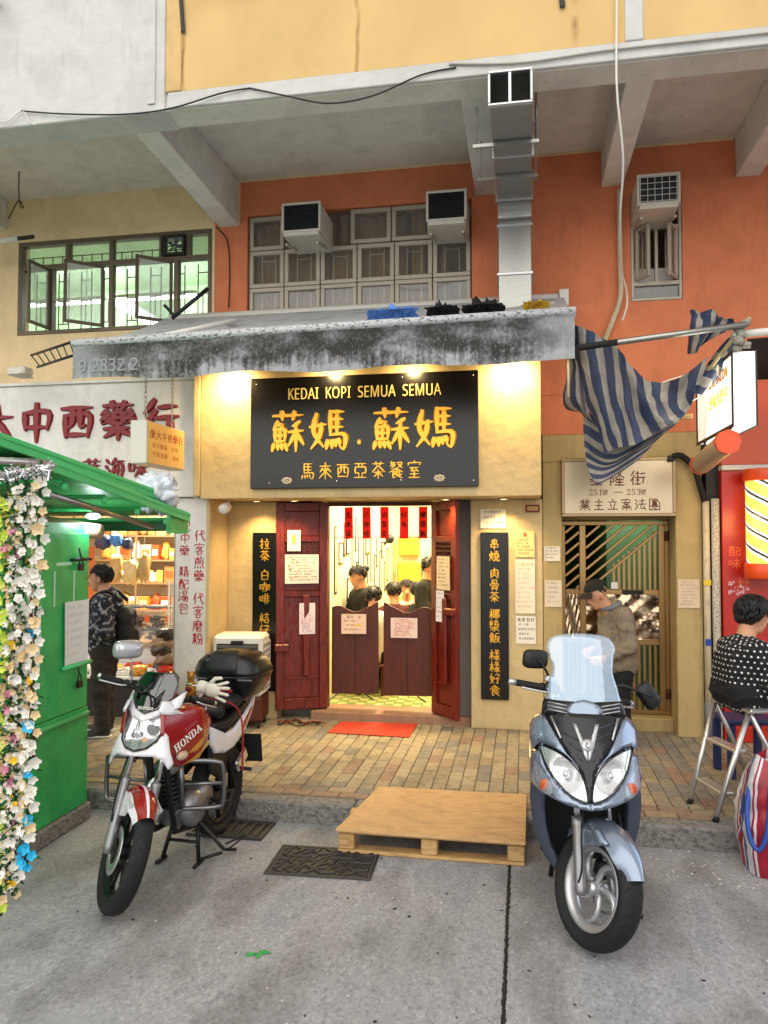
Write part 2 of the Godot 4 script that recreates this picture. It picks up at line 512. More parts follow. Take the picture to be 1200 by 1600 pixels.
var GLYPH:={
	"蘇": [["grass",0,0,100,24],["fish",0,26,52,74],["grain",50,26,50,74]],
	"媽": [["woman",0,8,44,88],["horse",42,0,58,100]],
	"．": [["dot",0,0,100,100]],"馬": [["horse",0,0,100,100]],"來": [["come",0,0,100,100]],"西": [["west",2,4,96,94]],"亞": [["second",2,2,96,96]],
	"茶": [["grass",4,0,92,24],["roof",0,22,100,44],["tree",14,46,72,54]],
	"餐": [["bone_top",4,0,46,44],["again",52,2,46,40],["eat",0,40,100,60]],
	"室": [["cover",0,0,100,40],["arrive",10,34,80,66]],
	"拉": [["hand",0,0,40,100],["stand",40,2,60,98]],"白": [["white",10,0,80,98]],
	"咖": [["mouth",0,22,28,56],["power",28,0,44,100],["mouth",72,24,28,60]],
	"啡": [["mouth",0,22,30,56],["not",32,0,68,100]],
	"桔": [["tree",0,0,44,100],["scholar",44,0,56,46],["mouth",50,54,44,46]],
	"仔": [["person",0,0,40,100],["child",36,2,64,98]],"冰": [["ice",0,10,30,80],["water",26,0,74,100]],
	"串": [["string",8,0,84,100]],"燒": [["fire",0,4,42,92],["high",42,0,58,100]],
	"肉": [["meat",6,0,88,100]],"骨": [["bone",8,0,84,100]],
	"椰": [["tree",0,0,38,100],["ear",34,2,36,96],["mound",70,2,30,98]],
	"漿": [["slab",2,0,34,54],["evening",40,0,52,28],["inch",40,24,58,32],["water",4,52,92,48]],
	"飯": [["eat",0,2,48,96],["turn",46,2,54,96]],
	"樣": [["tree",0,0,42,100],["sheep",44,0,54,48],["water",42,44,58,56]],
	"好": [["woman",0,2,50,96],["child",46,2,54,96]],"食": [["eat",0,0,100,100]],
	"大": [["big",0,0,100,100]],"中": [["middle",4,0,92,100]],
	"藥": [["grass",4,0,92,22],["tiny",0,24,30,34],["white",32,22,36,38],["tiny",70,24,30,34],["tree",6,58,88,42]],
	"行": [["step",0,0,42,100],["walk",38,4,62,94]],"參": [["three",0,0,100,100]],"茸": [["grass",2,0,96,28],["ear",8,28,84,72]],
	"海": [["drops",0,2,28,96],["every",28,0,72,100]],"味": [["mouth",0,18,32,54],["future",32,0,68,100]],
	"廣": [["wide",0,0,100,100],["yellow",20,22,78,76]],
	"代": [["person",0,0,42,100],["dart",34,0,66,98]],
	"客": [["cover",0,0,100,38],["each",8,24,84,52],["mouth",26,66,48,34]],
	"煎": [["front",4,0,92,74],["flames",2,78,96,22]],
	"磨": [["wide",0,0,100,100],["tree",20,22,36,36],["tree",60,22,36,36],["stone",22,58,72,42]],
	"粉": [["rice",0,0,46,100],["divide",44,0,56,100]],"配": [["jar",0,2,52,96],["self",54,4,46,94]],
	"精": [["rice",0,0,44,100],["blue",44,0,56,100]],"湯": [["drops",0,2,28,96],["sun_up",28,0,72,100]],"包": [["wrap",4,0,94,100]],
	"基": [["base",2,0,96,98]],"隆": [["mound",0,0,34,100],["each",32,0,66,54],["birth",34,46,64,54]],
	"街": [["step",0,0,32,100],["jade",30,4,36,92],["walk",64,4,36,94]],"號": [["call",0,0,100,100]],
	"業": [["trade",0,0,100,100]],"主": [["owner",6,0,88,98]],"立": [["stand",4,0,92,98]],
	"案": [["cover",0,0,100,32],["woman",12,18,76,42],["tree",4,56,92,44]],
	"法": [["drops",0,2,30,96],["leave",30,0,70,98]],"團": [["frame",0,0,100,100],["expert",16,10,68,80]],"—": [["one",0,0,100,100]],
}
func strokes_of(ch: String) -> Array:
	var out:=[]
	for c in GLYPH[ch]:
		for s in STROKES[c[0]]:
			var line:=[]
			for i in range(0,s.size(),2):
				line.append(V2(c[1]+s[i]*c[3]*.01,c[2]+s[i+1]*c[4]*.01))
			out.append(line)
	return out
func glyph_mesh(ch: String,w: float,h: float,pen: float,depth: float,brush:=true) -> ArrayMesh:
	var st:=flat()
	var k:=0
	for line in strokes_of(ch):
		k+=1
		var pts: Array=line
		if brush and pts.size()>2:
			pts=curve(pts,pts.size()*3)
		var total:=.0
		for i in pts.size()-1:
			total+=pts[i].distance_to(pts[i+1])
		var steps:=maxi(pts.size(),3)
		var fine:=[]
		for i in steps+1:
			fine.append(along(pts,total*i/steps))
		var rings:=[]
		var lift:=depth*(.82+.18*fmod(k*.381,1.0))
		for i in fine.size():
			var t:=float(i)/(fine.size()-1)
			var d: Vector2=(fine[mini(i+1,fine.size()-1)]-fine[maxi(i-1,0)]).normalized()
			var nrm:=V2(-d.y,d.x)
			var wd:=pen
			if brush:
				var down:=absf(d.y)
				wd*=(.72+.42*down)*(1.15-.75*t*t*t)*(.75+.45*minf(1.0,t*5.0))
			var p: Vector2=fine[i]
			if i==0:
				p-=d*pen*.25*100.0
			if i==fine.size()-1:
				p+=d*pen*.2*100.0
			var ring:=PackedVector3Array()
			for e in [[-.5,.0],[-.32,1.0],[.32,1.0],[.5,.0]]:
				var q: Vector2=p*.01+nrm*wd*e[0]
				ring.append(V((q.x-.5)*w,(.5-q.y)*h,lift*e[1]))
			rings.append(ring)
		loft(st,rings)
	return done(st)
func along(pts: Array,s: float) -> Vector2:
	for i in pts.size()-1:
		var l: float=pts[i].distance_to(pts[i+1])
		if s<=l or i==pts.size()-2:
			return pts[i].lerp(pts[i+1],clampf(s/maxf(l,.0001),.0,1.0))
		s-=l
	return pts[-1]
func letters(parent: Node,text: String,m: Material,at: Vector3,dx: Vector3,w: float,h: float,pen: float,depth: float,brush:=true,basis:=Basis()) -> void:
	for i in text.length():
		if text[i]==" ":
			continue
		part(parent,"character",glyph_mesh(text[i],w,h,pen,depth,brush),m,Transform3D(basis,at+dx*i))
func print_text(parent: Node,text: String,m: Material,at: Vector3,height: float,depth:=.004,serif:=false,bold:=false,basis:=Basis()) -> MeshInstance3D:
	var t:=TextMesh.new()
	var f:=SystemFont.new()
	f.font_names=PackedStringArray(["Droid Serif" if serif else "Droid Sans"])
	f.font_weight=700 if bold else 400
	t.font=f
	t.text=text
	t.font_size=64
	t.pixel_size=height/46.0
	t.depth=depth
	t.curve_step=2.0
	return part(parent,"lettering",t,m,Transform3D(basis,at))
# ---------- flat print on paper ----------
func ink(img: Image,ch: String,x: float,y: float,w: float,h: float,c: Color,pen:=1.2) -> void:
	for line in strokes_of(ch):
		for i in line.size()-1:
			var a:=V2(x+line[i].x*.01*w,y+line[i].y*.01*h)
			var b:=V2(x+line[i+1].x*.01*w,y+line[i+1].y*.01*h)
			var n:=maxi(1,int(a.distance_to(b)))
			for k in n+1:
				var p:=a.lerp(b,float(k)/n)
				img.fill_rect(Rect2i(int(p.x),int(p.y),maxi(1,int(pen)),maxi(1,int(pen))),c)
func notice(seed_n: int,w: int,h: int,base: Color,rows: int,c: Color,size: int,title:="",tc:=Color.BLACK) -> Image:
	var r:=RandomNumberGenerator.new()
	r.seed=seed_n
	var img:=Image.create(w,h,false,Image.FORMAT_RGB8)
	img.fill(base)
	for k in 30:
		var v:=.985+.015*r.randf()
		img.fill_rect(Rect2i(r.randi_range(0,w),r.randi_range(0,h),r.randi_range(4,40),r.randi_range(2,30)),Color(base.r*v,base.g*v,base.b*v))
	var keys:=GLYPH.keys()
	var y:=h*.06
	if title!="":
		var s:=minf(w*.9/title.length(),h*.2)
		for i in title.length():
			if title[i]!=" ":
				ink(img,title[i],w*.5-s*title.length()*.5+s*i+s*.05,y,s*.88,s*.88,tc,maxf(1.0,s*.09))
		y+=s*1.25
	for k in rows:
		var x:=w*.08+(r.randf()*w*.1)
		var stop:=w*(.6+.32*r.randf())
		while x<stop and y+size<h*.97:
			ink(img,keys[r.randi()%keys.size()],x,y,size*.85,size*.9,c,1.0)
			x+=size*(2.0 if r.randf()<.1 else 1.0)
		y+=(h*.94-y)/maxf(1.0,rows-k) if k<rows else .0
	return img
func paper(parent: Node,called: String,m: Material,c: Vector3,w: float,h: float,basis:=Basis(),curl:=.004) -> MeshInstance3D:
	var st:=soft()
	var ph:=c.x*31.0+c.y*17.0
	sheet(st,6,6,func(u,v): return c+basis*V((u-.5)*w,(.5-v)*h,.004+curl*(.5+.5*sin(u*3.0+v*4.0+ph))+curl*2.5*pow(absf(u-.5)*2.0,6.0)*(1.0 if sin(ph*3.0)>0 else .2)))
	return put(parent,called,st,m)
# ---------- scene ----------
func _ready() -> void:
	rng.seed=7
	set_camera_and_light()
	make_materials()
	build_ground()
	build_building()
	build_upper_windows()
	build_shop()
	build_inside()
	build_pharmacy()
	build_gate()
	build_barber()
	build_awning()
	build_facade_fittings()
	build_stall()
	build_street_things()
	build_motorcycle()
	build_scooter()
	build_people()
	for o in get_children():
		settle(o)
func settle(o: Node) -> void:
	if o is MeshInstance3D or not o.has_meta("category") or o.position!=Vector3.ZERO or o.rotation!=Vector3.ZERO:
		return
	var got:=[false,AABB()]
	gather(o,Transform3D(),got)
	if not got[0]:
		return
	var bb: AABB=got[1]
	var base:=V(bb.get_center().x,bb.position.y,bb.get_center().z)
	o.position=base
	for c in o.get_children():
		c.position-=base
func gather(n: Node,xf: Transform3D,got: Array) -> void:
	for c in n.get_children():
		if c is Node3D:
			var t: Transform3D=xf*c.transform
			if c is MeshInstance3D:
				var b: AABB=t*c.mesh.get_aabb()
				got[1]=b if not got[0] else got[1].merge(b)
				got[0]=true
			gather(c,t,got)
func set_camera_and_light() -> void:
	var cam:=Camera3D.new()
	cam.name="camera"
	cam.fov=67.38
	cam.near=.05
	cam.far=400.0
	add_child(cam)
	cam.position=V(0,1.95,0)
	cam.rotation=V(atan(40.0/1200.0),deg_to_rad(10.3),0)
	var sky:=ProceduralSkyMaterial.new()
	sky.sky_top_color=Color(.8,.9,1.0)
	sky.sky_horizon_color=Color(.93,.96,1.0)
	sky.sky_curve=.25
	sky.ground_bottom_color=Color(.3,.3,.3)
	sky.ground_horizon_color=Color(.5,.5,.5)
	sky.sky_energy_multiplier=1.0
	sky.use_debanding=false
	var s:=Sky.new()
	s.sky_material=sky
	var e:=Environment.new()
	e.background_mode=Environment.BG_SKY
	e.sky=s
	e.background_energy_multiplier=1.1
	e.tonemap_mode=Environment.TONE_MAPPER_LINEAR
	e.tonemap_exposure=2.2
	e.sdfgi_enabled=true
	e.ssao_enabled=true
	e.ssil_enabled=true
	var w:=WorldEnvironment.new()
	w.name="surroundings"
	w.environment=e
	add_child(w)
	var sun:=DirectionalLight3D.new()
	sun.name="sun"
	sun.light_color=Color(1.0,.985,.96)
	sun.light_energy=.4
	sun.light_angular_distance=95.0
	sun.shadow_enabled=true
	add_child(sun)
	sun.rotation=V(deg_to_rad(-30),deg_to_rad(-8),0)
func make_materials() -> void:
	var blotch:=noise_tex(3,.006,[[.25,.88],[.55,1.0],[.8,.95]])
	var fine:=noise_tex(5,.05,[[.2,.86],[.5,1.0],[.85,.95]])
	var streak:=noise_tex(9,.012,[[.12,.9],[.36,1.0],[.9,.97]])
	var plaster:=func(key: String,c: Color,rough:=.9) -> StandardMaterial3D:
		var m:=mat(key,c,rough)
		triplanar(m,blotch,Vector3.ONE*.5)
		detail(m,streak,V(1.1,.22,1.1))
		relief(m,21,.03,.18)
		return m
	plaster.call("orange_paint",Color(.86,.51,.35))
	plaster.call("yellow_paint",Color(.84,.71,.48))
	plaster.call("white_paint",Color(.8,.8,.785))
	plaster.call("cream_paint",Color(.92,.82,.64))
	plaster.call("soffit_paint",Color(.88,.865,.83))
	plaster.call("ochre_tile",Color(.71,.62,.42))
	plaster.call("shop_panel",Color(.8,.7,.5),.55)
	plaster.call("inner_yellow",Color(.94,.91,.77))
	plaster.call("green_wall",Color(.76,.84,.68))
	plaster.call("grey_render",Color(.5,.49,.47))
	plaster.call("pharmacy_white",Color(.87,.86,.84),.45)
	var road:=mat("road_concrete",Color(.66,.665,.675),.85)
	triplanar(road,noise_tex(31,.11,[[.0,.38],[.28,.66],[.45,.76],[.62,.8],[.82,1.0]],FastNoiseLite.TYPE_VALUE,3,1024),V(.8,.8,.5))
	detail(road,noise_tex(33,.006,[[.2,Color(.84,.83,.82)],[.36,Color(.91,.905,.9)],[.44,Color(.97,.965,.96)],[.6,Color(1,1,1)],[.72,Color(.93,.935,.945)],[.85,Color(.97,.975,.985)]],FastNoiseLite.TYPE_SIMPLEX_SMOOTH,6,1024),V(.31,.31,.13))
	road.normal_enabled=true
	road.normal_texture=noise_tex(35,.12,[],FastNoiseLite.TYPE_VALUE,3,1024,4.0)
	road.normal_scale=.3
	var kerb:=mat("kerb_stone",Color(.52,.51,.49),.9)
	triplanar(kerb,noise_tex(41,.03,[[.2,.5],[.45,.85],[.7,1.0]]),Vector3.ONE*1.3)
	detail(kerb,fine,Vector3.ONE*3.0)
	relief(kerb,43,.04,.9)
	var tones:=[Color(.61,.555,.45),Color(.65,.59,.47),Color(.57,.525,.44),Color(.575,.475,.395),Color(.51,.485,.44),Color(.62,.545,.43)]
	for i in tones.size():
		var b:=mat("paver_%d"%i,tones[i],.85)
		triplanar(b,noise_tex(50+i,.02,[[.2,.72],[.5,1.0],[.8,.9]],FastNoiseLite.TYPE_SIMPLEX_SMOOTH,5,256),Vector3.ONE*2.3)
		detail(b,noise_tex(61,.005,[[.25,.78],[.45,1.0],[.75,.94]]),Vector3.ONE*.45)
		relief(b,45,.05,.5)
	mat("paver_bed",Color(.4,.37,.32),.95)
	mat("joint_filler",Color(.13,.12,.11),.95)
	var ground:=mat("far_ground",Color(.66,.655,.65),.9)
	triplanar(ground,blotch,Vector3.ONE*.3)
	var lacquer:=mat("red_lacquer",Color(.44,.115,.06),.38)
	triplanar(lacquer,noise_tex(71,.02,[[.2,.55],[.5,1.0],[.82,1.0],[.93,1.7]]),V(3.0,.35,3.0))
	relief(lacquer,73,.03,.25)
	var brown:=mat("brown_wood",Color(.33,.13,.06),.6)
	triplanar(brown,noise_tex(75,.02,[[.2,.6],[.5,1.0],[.85,.8]]),V(3.2,.3,3.2))
	var ply:=mat("plywood",Color(.8,.64,.44),.75)
	triplanar(ply,noise_tex(77,.012,[[.2,.78],[.5,1.0],[.7,.9],[.85,1.05]]),V(.5,.5,3.5))
	detail(ply,blotch,Vector3.ONE*1.4)
	var pine:=mat("pallet_wood",Color(.76,.61,.4),.8)
	triplanar(pine,noise_tex(79,.015,[[.2,.65],[.5,1.0],[.8,.85]]),V(.7,3.0,3.0))
	var zinc:=mat("galvanised",Color(.64,.64,.62),.3,.85)
	triplanar(zinc,noise_tex(81,.03,[[.2,.88],[.5,1.0],[.8,.94]],FastNoiseLite.TYPE_CELLULAR,2),Vector3.ONE*2.0)
	var steel:=mat("stainless",Color(.72,.66,.55),.3,.9)
	triplanar(steel,fine,V(1.0,4.0,1.0))
	mat("chrome",Color(.82,.82,.84),.12,1.0)
	mat("aluminium",Color(.78,.78,.78),.32,.85)
	var frame:=mat("window_alloy",Color(.7,.67,.61),.5,.3)
	triplanar(frame,fine,Vector3.ONE*1.5)
	var bronze:=mat("bronze_frame",Color(.42,.37,.31),.5,.4)
	triplanar(bronze,fine,Vector3.ONE*1.5)
	var iron:=mat("cast_iron",Color(.27,.265,.26),.6,.5)
	triplanar(iron,noise_tex(83,.04,[[.2,.6],[.5,1.0],[.85,1.2]]),Vector3.ONE*3.0)
	mat("black_plastic",Color(.05,.05,.055),.5)
	mat("black_rubber",Color(.045,.045,.048),.75)
	mat("black_gloss",Color(.03,.03,.035),.16)
	mat("dark_void",Color(.06,.055,.05),.9)
	mat("grey_plastic",Color(.42,.42,.43),.5)
	mat("white_plastic",Color(.86,.85,.82),.45)
	mat("white_enamel",Color(.84,.83,.8),.4)
	var ac:=mat("air_con_case",Color(.8,.78,.73),.5)
	triplanar(ac,streak,V(2.5,.6,2.5))
	mat("air_con_fins",Color(.16,.17,.2),.5,.4)
	glass("clear_glass",Color(.9,.95,.95),.06,.03)
	glass("frosted_glass",Color(.85,.88,.85),.35,.2)
	glass("dusty_glass",Color(.75,.75,.7),.07,.04)
	var curtain:=mat("curtain",Color(.5,.4,.27),.9)
	triplanar(curtain,noise_tex(85,.02,[[.2,.7],[.5,1.0],[.8,.85]]),V(3.0,.3,3.0))
	mat("gold_leaf",Color(.96,.72,.26),.34,.75)
	var boardm:=mat("black_board",Color(.032,.028,.024),.28)
	triplanar(boardm,noise_tex(87,.015,[[.2,.6],[.5,.8],[.8,1.0]]),V(.5,2.5,1.0))
	mat("crimson_letter",Color(.5,.07,.11),.5)
	mat("red_ink",Color(.68,.1,.16),.7)
	mat("brown_ink",Color(.36,.13,.06),.6)
	mat("skin",Color(.76,.55,.43),.55)
	mat("hair",Color(.035,.03,.03),.5)
# ---------- ground ----------
func build_ground() -> void:
	var g:=struct_node("ground")
	one_box(g,"earth",M.far_ground,-90,90,-.4,-.06,-90,90)
	var r:=struct_node("road")
	one_box(r,"road_slab",M.road_concrete,-40,-.099,-.06,.0,-5.13,40,.006)
	one_box(r,"road_slab",M.road_concrete,-.087,40,-.06,.0,-5.13,40,.006)
	var st:=soft()
	rng.seed=12
	for i in 230:
		var z:=-5.1+i*.011
		blob(st,V(-.093+rng.randf_range(-.007,.007),-.008+rng.randf_range(-.003,.005),z),V(rng.randf_range(.004,.013),.009,rng.randf_range(.008,.018)),6)
	put(r,"joint_filler",st,M.joint_filler)
	var k:=struct_node("kerb")
	var x:=-9.0
	rng.seed=3
	while x<6.0:
		var l:=rng.randf_range(.75,1.0)
		var o:=one_box(k,"kerb_stone",M.kerb_stone,x,x+l-.008,-.05,.138+rng.randf_range(-.003,.003),-5.28,-5.13+rng.randf_range(-.004,.004),.016)
		o.rotation.y=.0
		x+=l
	var p:=struct_node("pavement")
	one_box(p,"bedding",M.paver_bed,-9,6,-.05,.128,-7.8,-5.283)
	var cells:=[]
	rng.seed=5
	for row in 2:
		var z:=-5.288-row*.103-.05
		var xx:=-5.2+.1*row
		while xx<3.4:
			cells.append([V(xx+.1,0,z),1,true])
			xx+=.206
	var col:=0
	var cx:=-5.2
	while cx<3.4:
		var z:=-5.496-(.103 if col%2 else .0)-.0
		if col%2:
			cells.append([V(cx+.05,0,-5.545),2,false])
		while z>-7.62:
			cells.append([V(cx+.05,0,z-.1),0,false])
			z-=.206
		cx+=.103
		col+=1
	var eye:=V(0,1.95,0)
	var scored:=[]
	for c in cells:
		var q: Vector3=c[0]
		var d:=q-eye+V(0,.14,0)
		var f:=-d.z*cos(deg_to_rad(10.3))-d.x*sin(deg_to_rad(10.3))
		var s:=(d.x*cos(deg_to_rad(10.3))-d.z*sin(deg_to_rad(10.3)))/f
		var seen: bool=absf(s)<.5 and q.x>-2.95 and not (q.x>-1.1 and q.x<.02 and q.z>-5.46) and not (q.x>.1 and q.x<.75 and q.z>-5.9) and not (q.x<-1.75 and q.z>-5.7)
		scored.append([-f if seen else -99.0,c])
	scored.sort_custom(func(a,b): return a[0]>b[0])
	var long_x:=boxmesh(V(.2,.05,.098),.004)
	var long_z:=boxmesh(V(.098,.05,.2),.004)
	var half:=boxmesh(V(.098,.05,.096),.004)
	var rest:={}
	for i in scored.size():
		var c: Array=scored[i][1]
		var q: Vector3=c[0]
		var pick:=rng.randf()
		var tone:=0 if pick<.3 else 1 if pick<.58 else 2 if pick<.74 else 5 if pick<.88 else 4 if pick<.95 else 3
		if c[2]:
			tone=[3,3,5,2,3,4][rng.randi()%6]
		elif q.x>.9:
			tone=[2,4,4,0,3,2][rng.randi()%6]  # darker mix on the right puts both shade and dirt into the tones
		q.y=.115+rng.randf_range(-.0025,.0025)
		var b:=Basis.from_euler(V(rng.randf_range(-.008,.008),rng.randf_range(-.012,.012),rng.randf_range(-.01,.01)))
		if i<300:
			part(p,"paver",[long_z,long_x,half][c[1]],M["paver_%d"%tone],Transform3D(b,q))
		else:
			if not rest.has(tone):
				rest[tone]=flat()
			box(rest[tone],q,[V(.098,.05,.2),V(.2,.05,.098),V(.098,.05,.096)][c[1]],.004,b)
	for tone in rest:
		var o:=put(p,"far_pavers",rest[tone],M["paver_%d"%tone])
		o.set_meta("kind","stuff")
# ---------- building ----------
func holed_wall(parent: Node,called: String,m: Material,x0: float,x1: float,y0: float,y1: float,zf: float,zb: float,holes: Array) -> void:
	var st:=flat()
	var x:=x0
	for h in holes:
		if h[0]>x:
			span(st,x,h[0],y0,y1,zb,zf)
		if h[2]>y0:
			span(st,h[0],h[1],y0,h[2],zb,zf)
		if h[3]<y1:
			span(st,h[0],h[1],h[3],y1,zb,zf)
		x=h[1]
	if x<x1:
		span(st,x,x1,y0,y1,zb,zf)
	put(parent,called,st,m)
func build_building() -> void:
	var b:=thing("tenement_building","old tenement with orange upper wall, grey beams and yellow balcony parapet above the shops","building")
	holed_wall(b,"orange_wall",M.orange_paint,-3.12,4.2,3.3,5.62,-7.4,-7.6,[[-2.77,-.48,4.1,5.25],[1.0,1.46,4.15,5.16],[2.2,2.66,4.15,5.16]])
	holed_wall(b,"cream_wall",M.cream_paint,-8.0,-3.123,3.3,5.62,-7.4,-7.6,[[-5.38,-3.15,4.13,5.15]])
	one_box(b,"balcony_slab",M.soffit_paint,-8,4.2,5.62,5.85,-13,-5.62)
	one_box(b,"edge_beam",M.soffit_paint,-8,4.2,5.2,5.85,-5.618,-5.36,.01)
	for bx in [[-3.07,-2.86,5.15],[-.44,-.22,5.27],[.74,.94,5.26],[1.93,2.14,5.25],[-5.75,-5.52,5.3]]:
		var st:=flat()
		prism(st,[V2(0,5.617),V2(0,bx[2]),V2(1.778,5.21),V2(1.778,5.617)],Transform3D(Basis(V(0,0,1),V(0,1,0),V(-1,0,0)),V(bx[0],0,-7.397)),bx[1]-bx[0],.006)
		put(b,"bracket_beam",st,M.soffit_paint)
	one_box(b,"yellow_parapet",M.yellow_paint,-2.66,4.2,5.33,8.0,-5.6,-5.345)
	var img:=Image.create(1024,400,false,Image.FORMAT_RGB8)
	var ns:=FastNoiseLite.new()
	ns.seed=14
	ns.frequency=.006
	ns.fractal_octaves=5
	for y in 400:
		for x in 1024:
			var c:=Color(.84,.71,.48)
			var k:=.985+.05*ns.get_noise_2d(x*2.0,y)
			c=Color(c.r*k,c.g*k,c.b*k)
			for q in [[222.0,3.0,.5],[452.0,5.0,.55],[20.0,3.0,.7],[640.0,3.0,.3],[760.0,6.0,.25]]:
				var w: float=absf(x-q[0]+3.0*ns.get_noise_1d(y*3.0+q[0]))/q[1]
				if w<1.0:
					var s: float=(1.0-w)*q[2]*clampf(.5+1.6*ns.get_noise_2d(q[0]*5.0,y*3.0),.0,1.0)
					c=c.lerp(Color(.48,.31,.16),s)
			var smut:=smoothstep(.18,.5,ns.get_noise_2d(x*.8+700,y*1.2))*smoothstep(330.0,250.0,y)
			img.set_pixel(x,y,c.lerp(Color(.6,.46,.28),smut*.55))
	var face:=soft()
	uvquad(face,V(-2.655,8.0,-5.342),V(4.19,8.0,-5.342),V(4.19,5.33,-5.342),V(-2.655,5.33,-5.342))
	put(b,"parapet_face",face,picture("parapet_stained",img,.9))
	one_box(b,"white_band",M.white_paint,-2.64,4.2,5.205,5.328,-5.36,-5.335,.006)
	one_box(b,"white_pilaster",M.white_paint,.7,.82,5.33,8.0,-5.35,-5.33,.006)
	one_box(b,"parapet_rib",M.yellow_paint,-2.655,-2.53,5.33,8.0,-5.35,-5.33,.006)
	one_box(b,"cream_line",M.cream_paint,-2.86,-.46,5.6,5.618,-7.4,-7.385)
	one_box(b,"cream_line",M.cream_paint,-.2,.74,5.6,5.618,-7.4,-7.385)
	one_box(b,"cream_line",M.cream_paint,.95,1.92,5.6,5.618,-7.4,-7.385)
	one_box(b,"cream_line",M.cream_paint,-2.858,-2.845,5.16,5.6,-7.4,-7.385)
	one_box(b,"floor_slab",M.grey_render,-8,4.2,3.5,3.9,-13,-7.6)
	one_box(b,"rear_wall",M.grey_render,-8,4.2,0,5.62,-13.3,-13.0)
	one_box(b,"side_wall",M.grey_render,4.2,4.4,0,5.62,-13,-7.0)
	one_box(b,"side_wall",M.grey_render,-8.2,-8.0,0,5.62,-13,-7.0)
	one_box(b,"room_partition",M.cream_paint,-2.95,-2.85,3.9,5.62,-13,-7.6)
	one_box(b,"room_back",M.cream_paint,-2.85,4.2,3.9,5.62,-9.2,-9.0)
	var n:=thing("neighbour_building","white painted building at top left beside the yellow parapet","building")
	one_box(n,"wall",M.white_paint,-8.0,-2.663,5.19,8.0,-5.62,-5.338,.008)
	var st2:=flat()
	span(st2,-2.8,-2.74,5.25,8.0,-5.338,-5.325)
	put(n,"corner_strip",st2,M.white_paint)
	var br:=thing("rusty_bracket","rusty iron bracket high on the white wall in the top left corner","bracket")
	var s3:=soft()
	tube(s3,[V(-4.1,6.3,-5.25),V(-4.06,6.12,-5.2),V(-4.07,6.02,-5.22)],.02,6)
	tube(s3,[V(-4.1,6.2,-5.34),V(-4.06,6.12,-5.2)],.012,6)
	var rust:=mat("rust",Color(.3,.15,.08),.9)
	put(br,"arm",s3,rust)
	for q in [[-2.53,5.78,.05],[.27,5.62,.06]]:
		var hk:=thing("black_strap","short black strap hanging on the yellow parapet %s"%("near the white corner" if q[0]<0 else "above the exhaust duct"),"strap")
		var s4:=flat()
		box(s4,V(q[0],q[1]+.2,-5.325),V(q[2]*.6,.42,.012),.004,Basis(V(0,0,1),.08))
		put(hk,"strap",s4,M.black_plastic)
func frame_rect(st: SurfaceTool,x0: float,x1: float,y0: float,y1: float,z0: float,z1: float,t: float,bev:=.004) -> void:
	span(st,x0,x1,y1-t,y1,z0,z1,bev)
	span(st,x0,x1,y0,y0+t,z0,z1,bev)
	span(st,x0,x0+t,y0+t,y1-t,z0,z1,bev)
	span(st,x1-t,x1,y0+t,y1-t,z0,z1,bev)
func sash(parent: Node,x0: float,x1: float,y0: float,y1: float,z: float,fm: Material,gm: Material,t:=.035) -> Node3D:
	var st:=flat()
	frame_rect(st,x0,x1,y0,y1,z-.04,z,t)
	var o:=put(parent,"sash",st,fm)
	one_box(o,"pane",gm,x0+t,x1-t,y0+t,y1-t,z-.024,z-.018)
	return o
func hinged(parent: Node,x_hinge: float,w: float,y0: float,y1: float,z: float,angle: float,fm: Material,gm: Material) -> void:
	var st:=flat()
	frame_rect(st,minf(.0,w),maxf(.0,w),y0,y1,-.03,.0,.032)
	var o:=put(parent,"casement",st,fm)
	one_box(o,"pane",gm,minf(.0,w)+.032,maxf(.0,w)-.032,y0+.032,y1-.032,-.018,-.012)
	o.transform=Transform3D(Basis(Vector3.UP,angle),V(x_hinge,0,z))
func air_conditioner(label: String,x: float,y: float,w: float,h: float,zf: float,cage:=false) -> void:
	var t:=thing("air_conditioner",label,"air conditioner",Vector3.ZERO,.0,"window air conditioners")
	var zb:=-7.5
	var st:=flat()
	frame_rect(st,x,x+w,y,y+h,zf-.05,zf,.022,.006)
	put(t,"front_frame",st,M.air_con_case)
	one_box(t,"case",M.air_con_case,x+.006,x+w-.006,y+.006,y+h-.006,zb,zf-.052,.008)
	one_box(t,"coil",M.air_con_fins,x+.02,x+w-.02,y+.02,y+h-.02,zf-.052,zf-.03)
	var s2:=flat()
	if cage:
		for i in 6:
			span(s2,x+.03+(w-.06)*i/5-.002,x+.03+(w-.06)*i/5+.002,y+.02,y+h-.02,zf-.012,zf-.008)
		for i in 5:
			span(s2,x+.02,x+w-.02,y+.03+(h-.06)*i/4-.002,y+.03+(h-.06)*i/4+.002,zf-.008,zf-.004)
		put(t,"guard_grid",s2,M.white_enamel)
	else:
		for i in 20:
			var yy:=y+.026+(h-.052)*i/19
			span(s2,x+.022,x+w-.022,yy-.0025,yy+.0025,zf-.03,zf-.014)
		put(t,"fin_stack",s2,M.air_con_fins)
	var s3:=flat()
	span(s3,x+.02,x+w-.02,y-.035,y+.0,zf-.04,zf-.004,.004)
	put(t,"drip_lip",s3,M.air_con_case)
	var s4:=flat()
	for sx in [x+.03,x+w-.05]:
		box(s4,V(sx+.01,y-.06,(zf+zb)*.5+.04),V(.02,.02,.42),.0,Basis(Vector3.RIGHT,.22))
	put(t,"support_arms",s4,M.window_alloy)
	var s5:=flat()
	span(s5,x+.015,x+w-.015,y-.03,y-.002,zb+.05,zf-.06,.004)
	put(t,"drip_tray",s5,M.air_con_case)
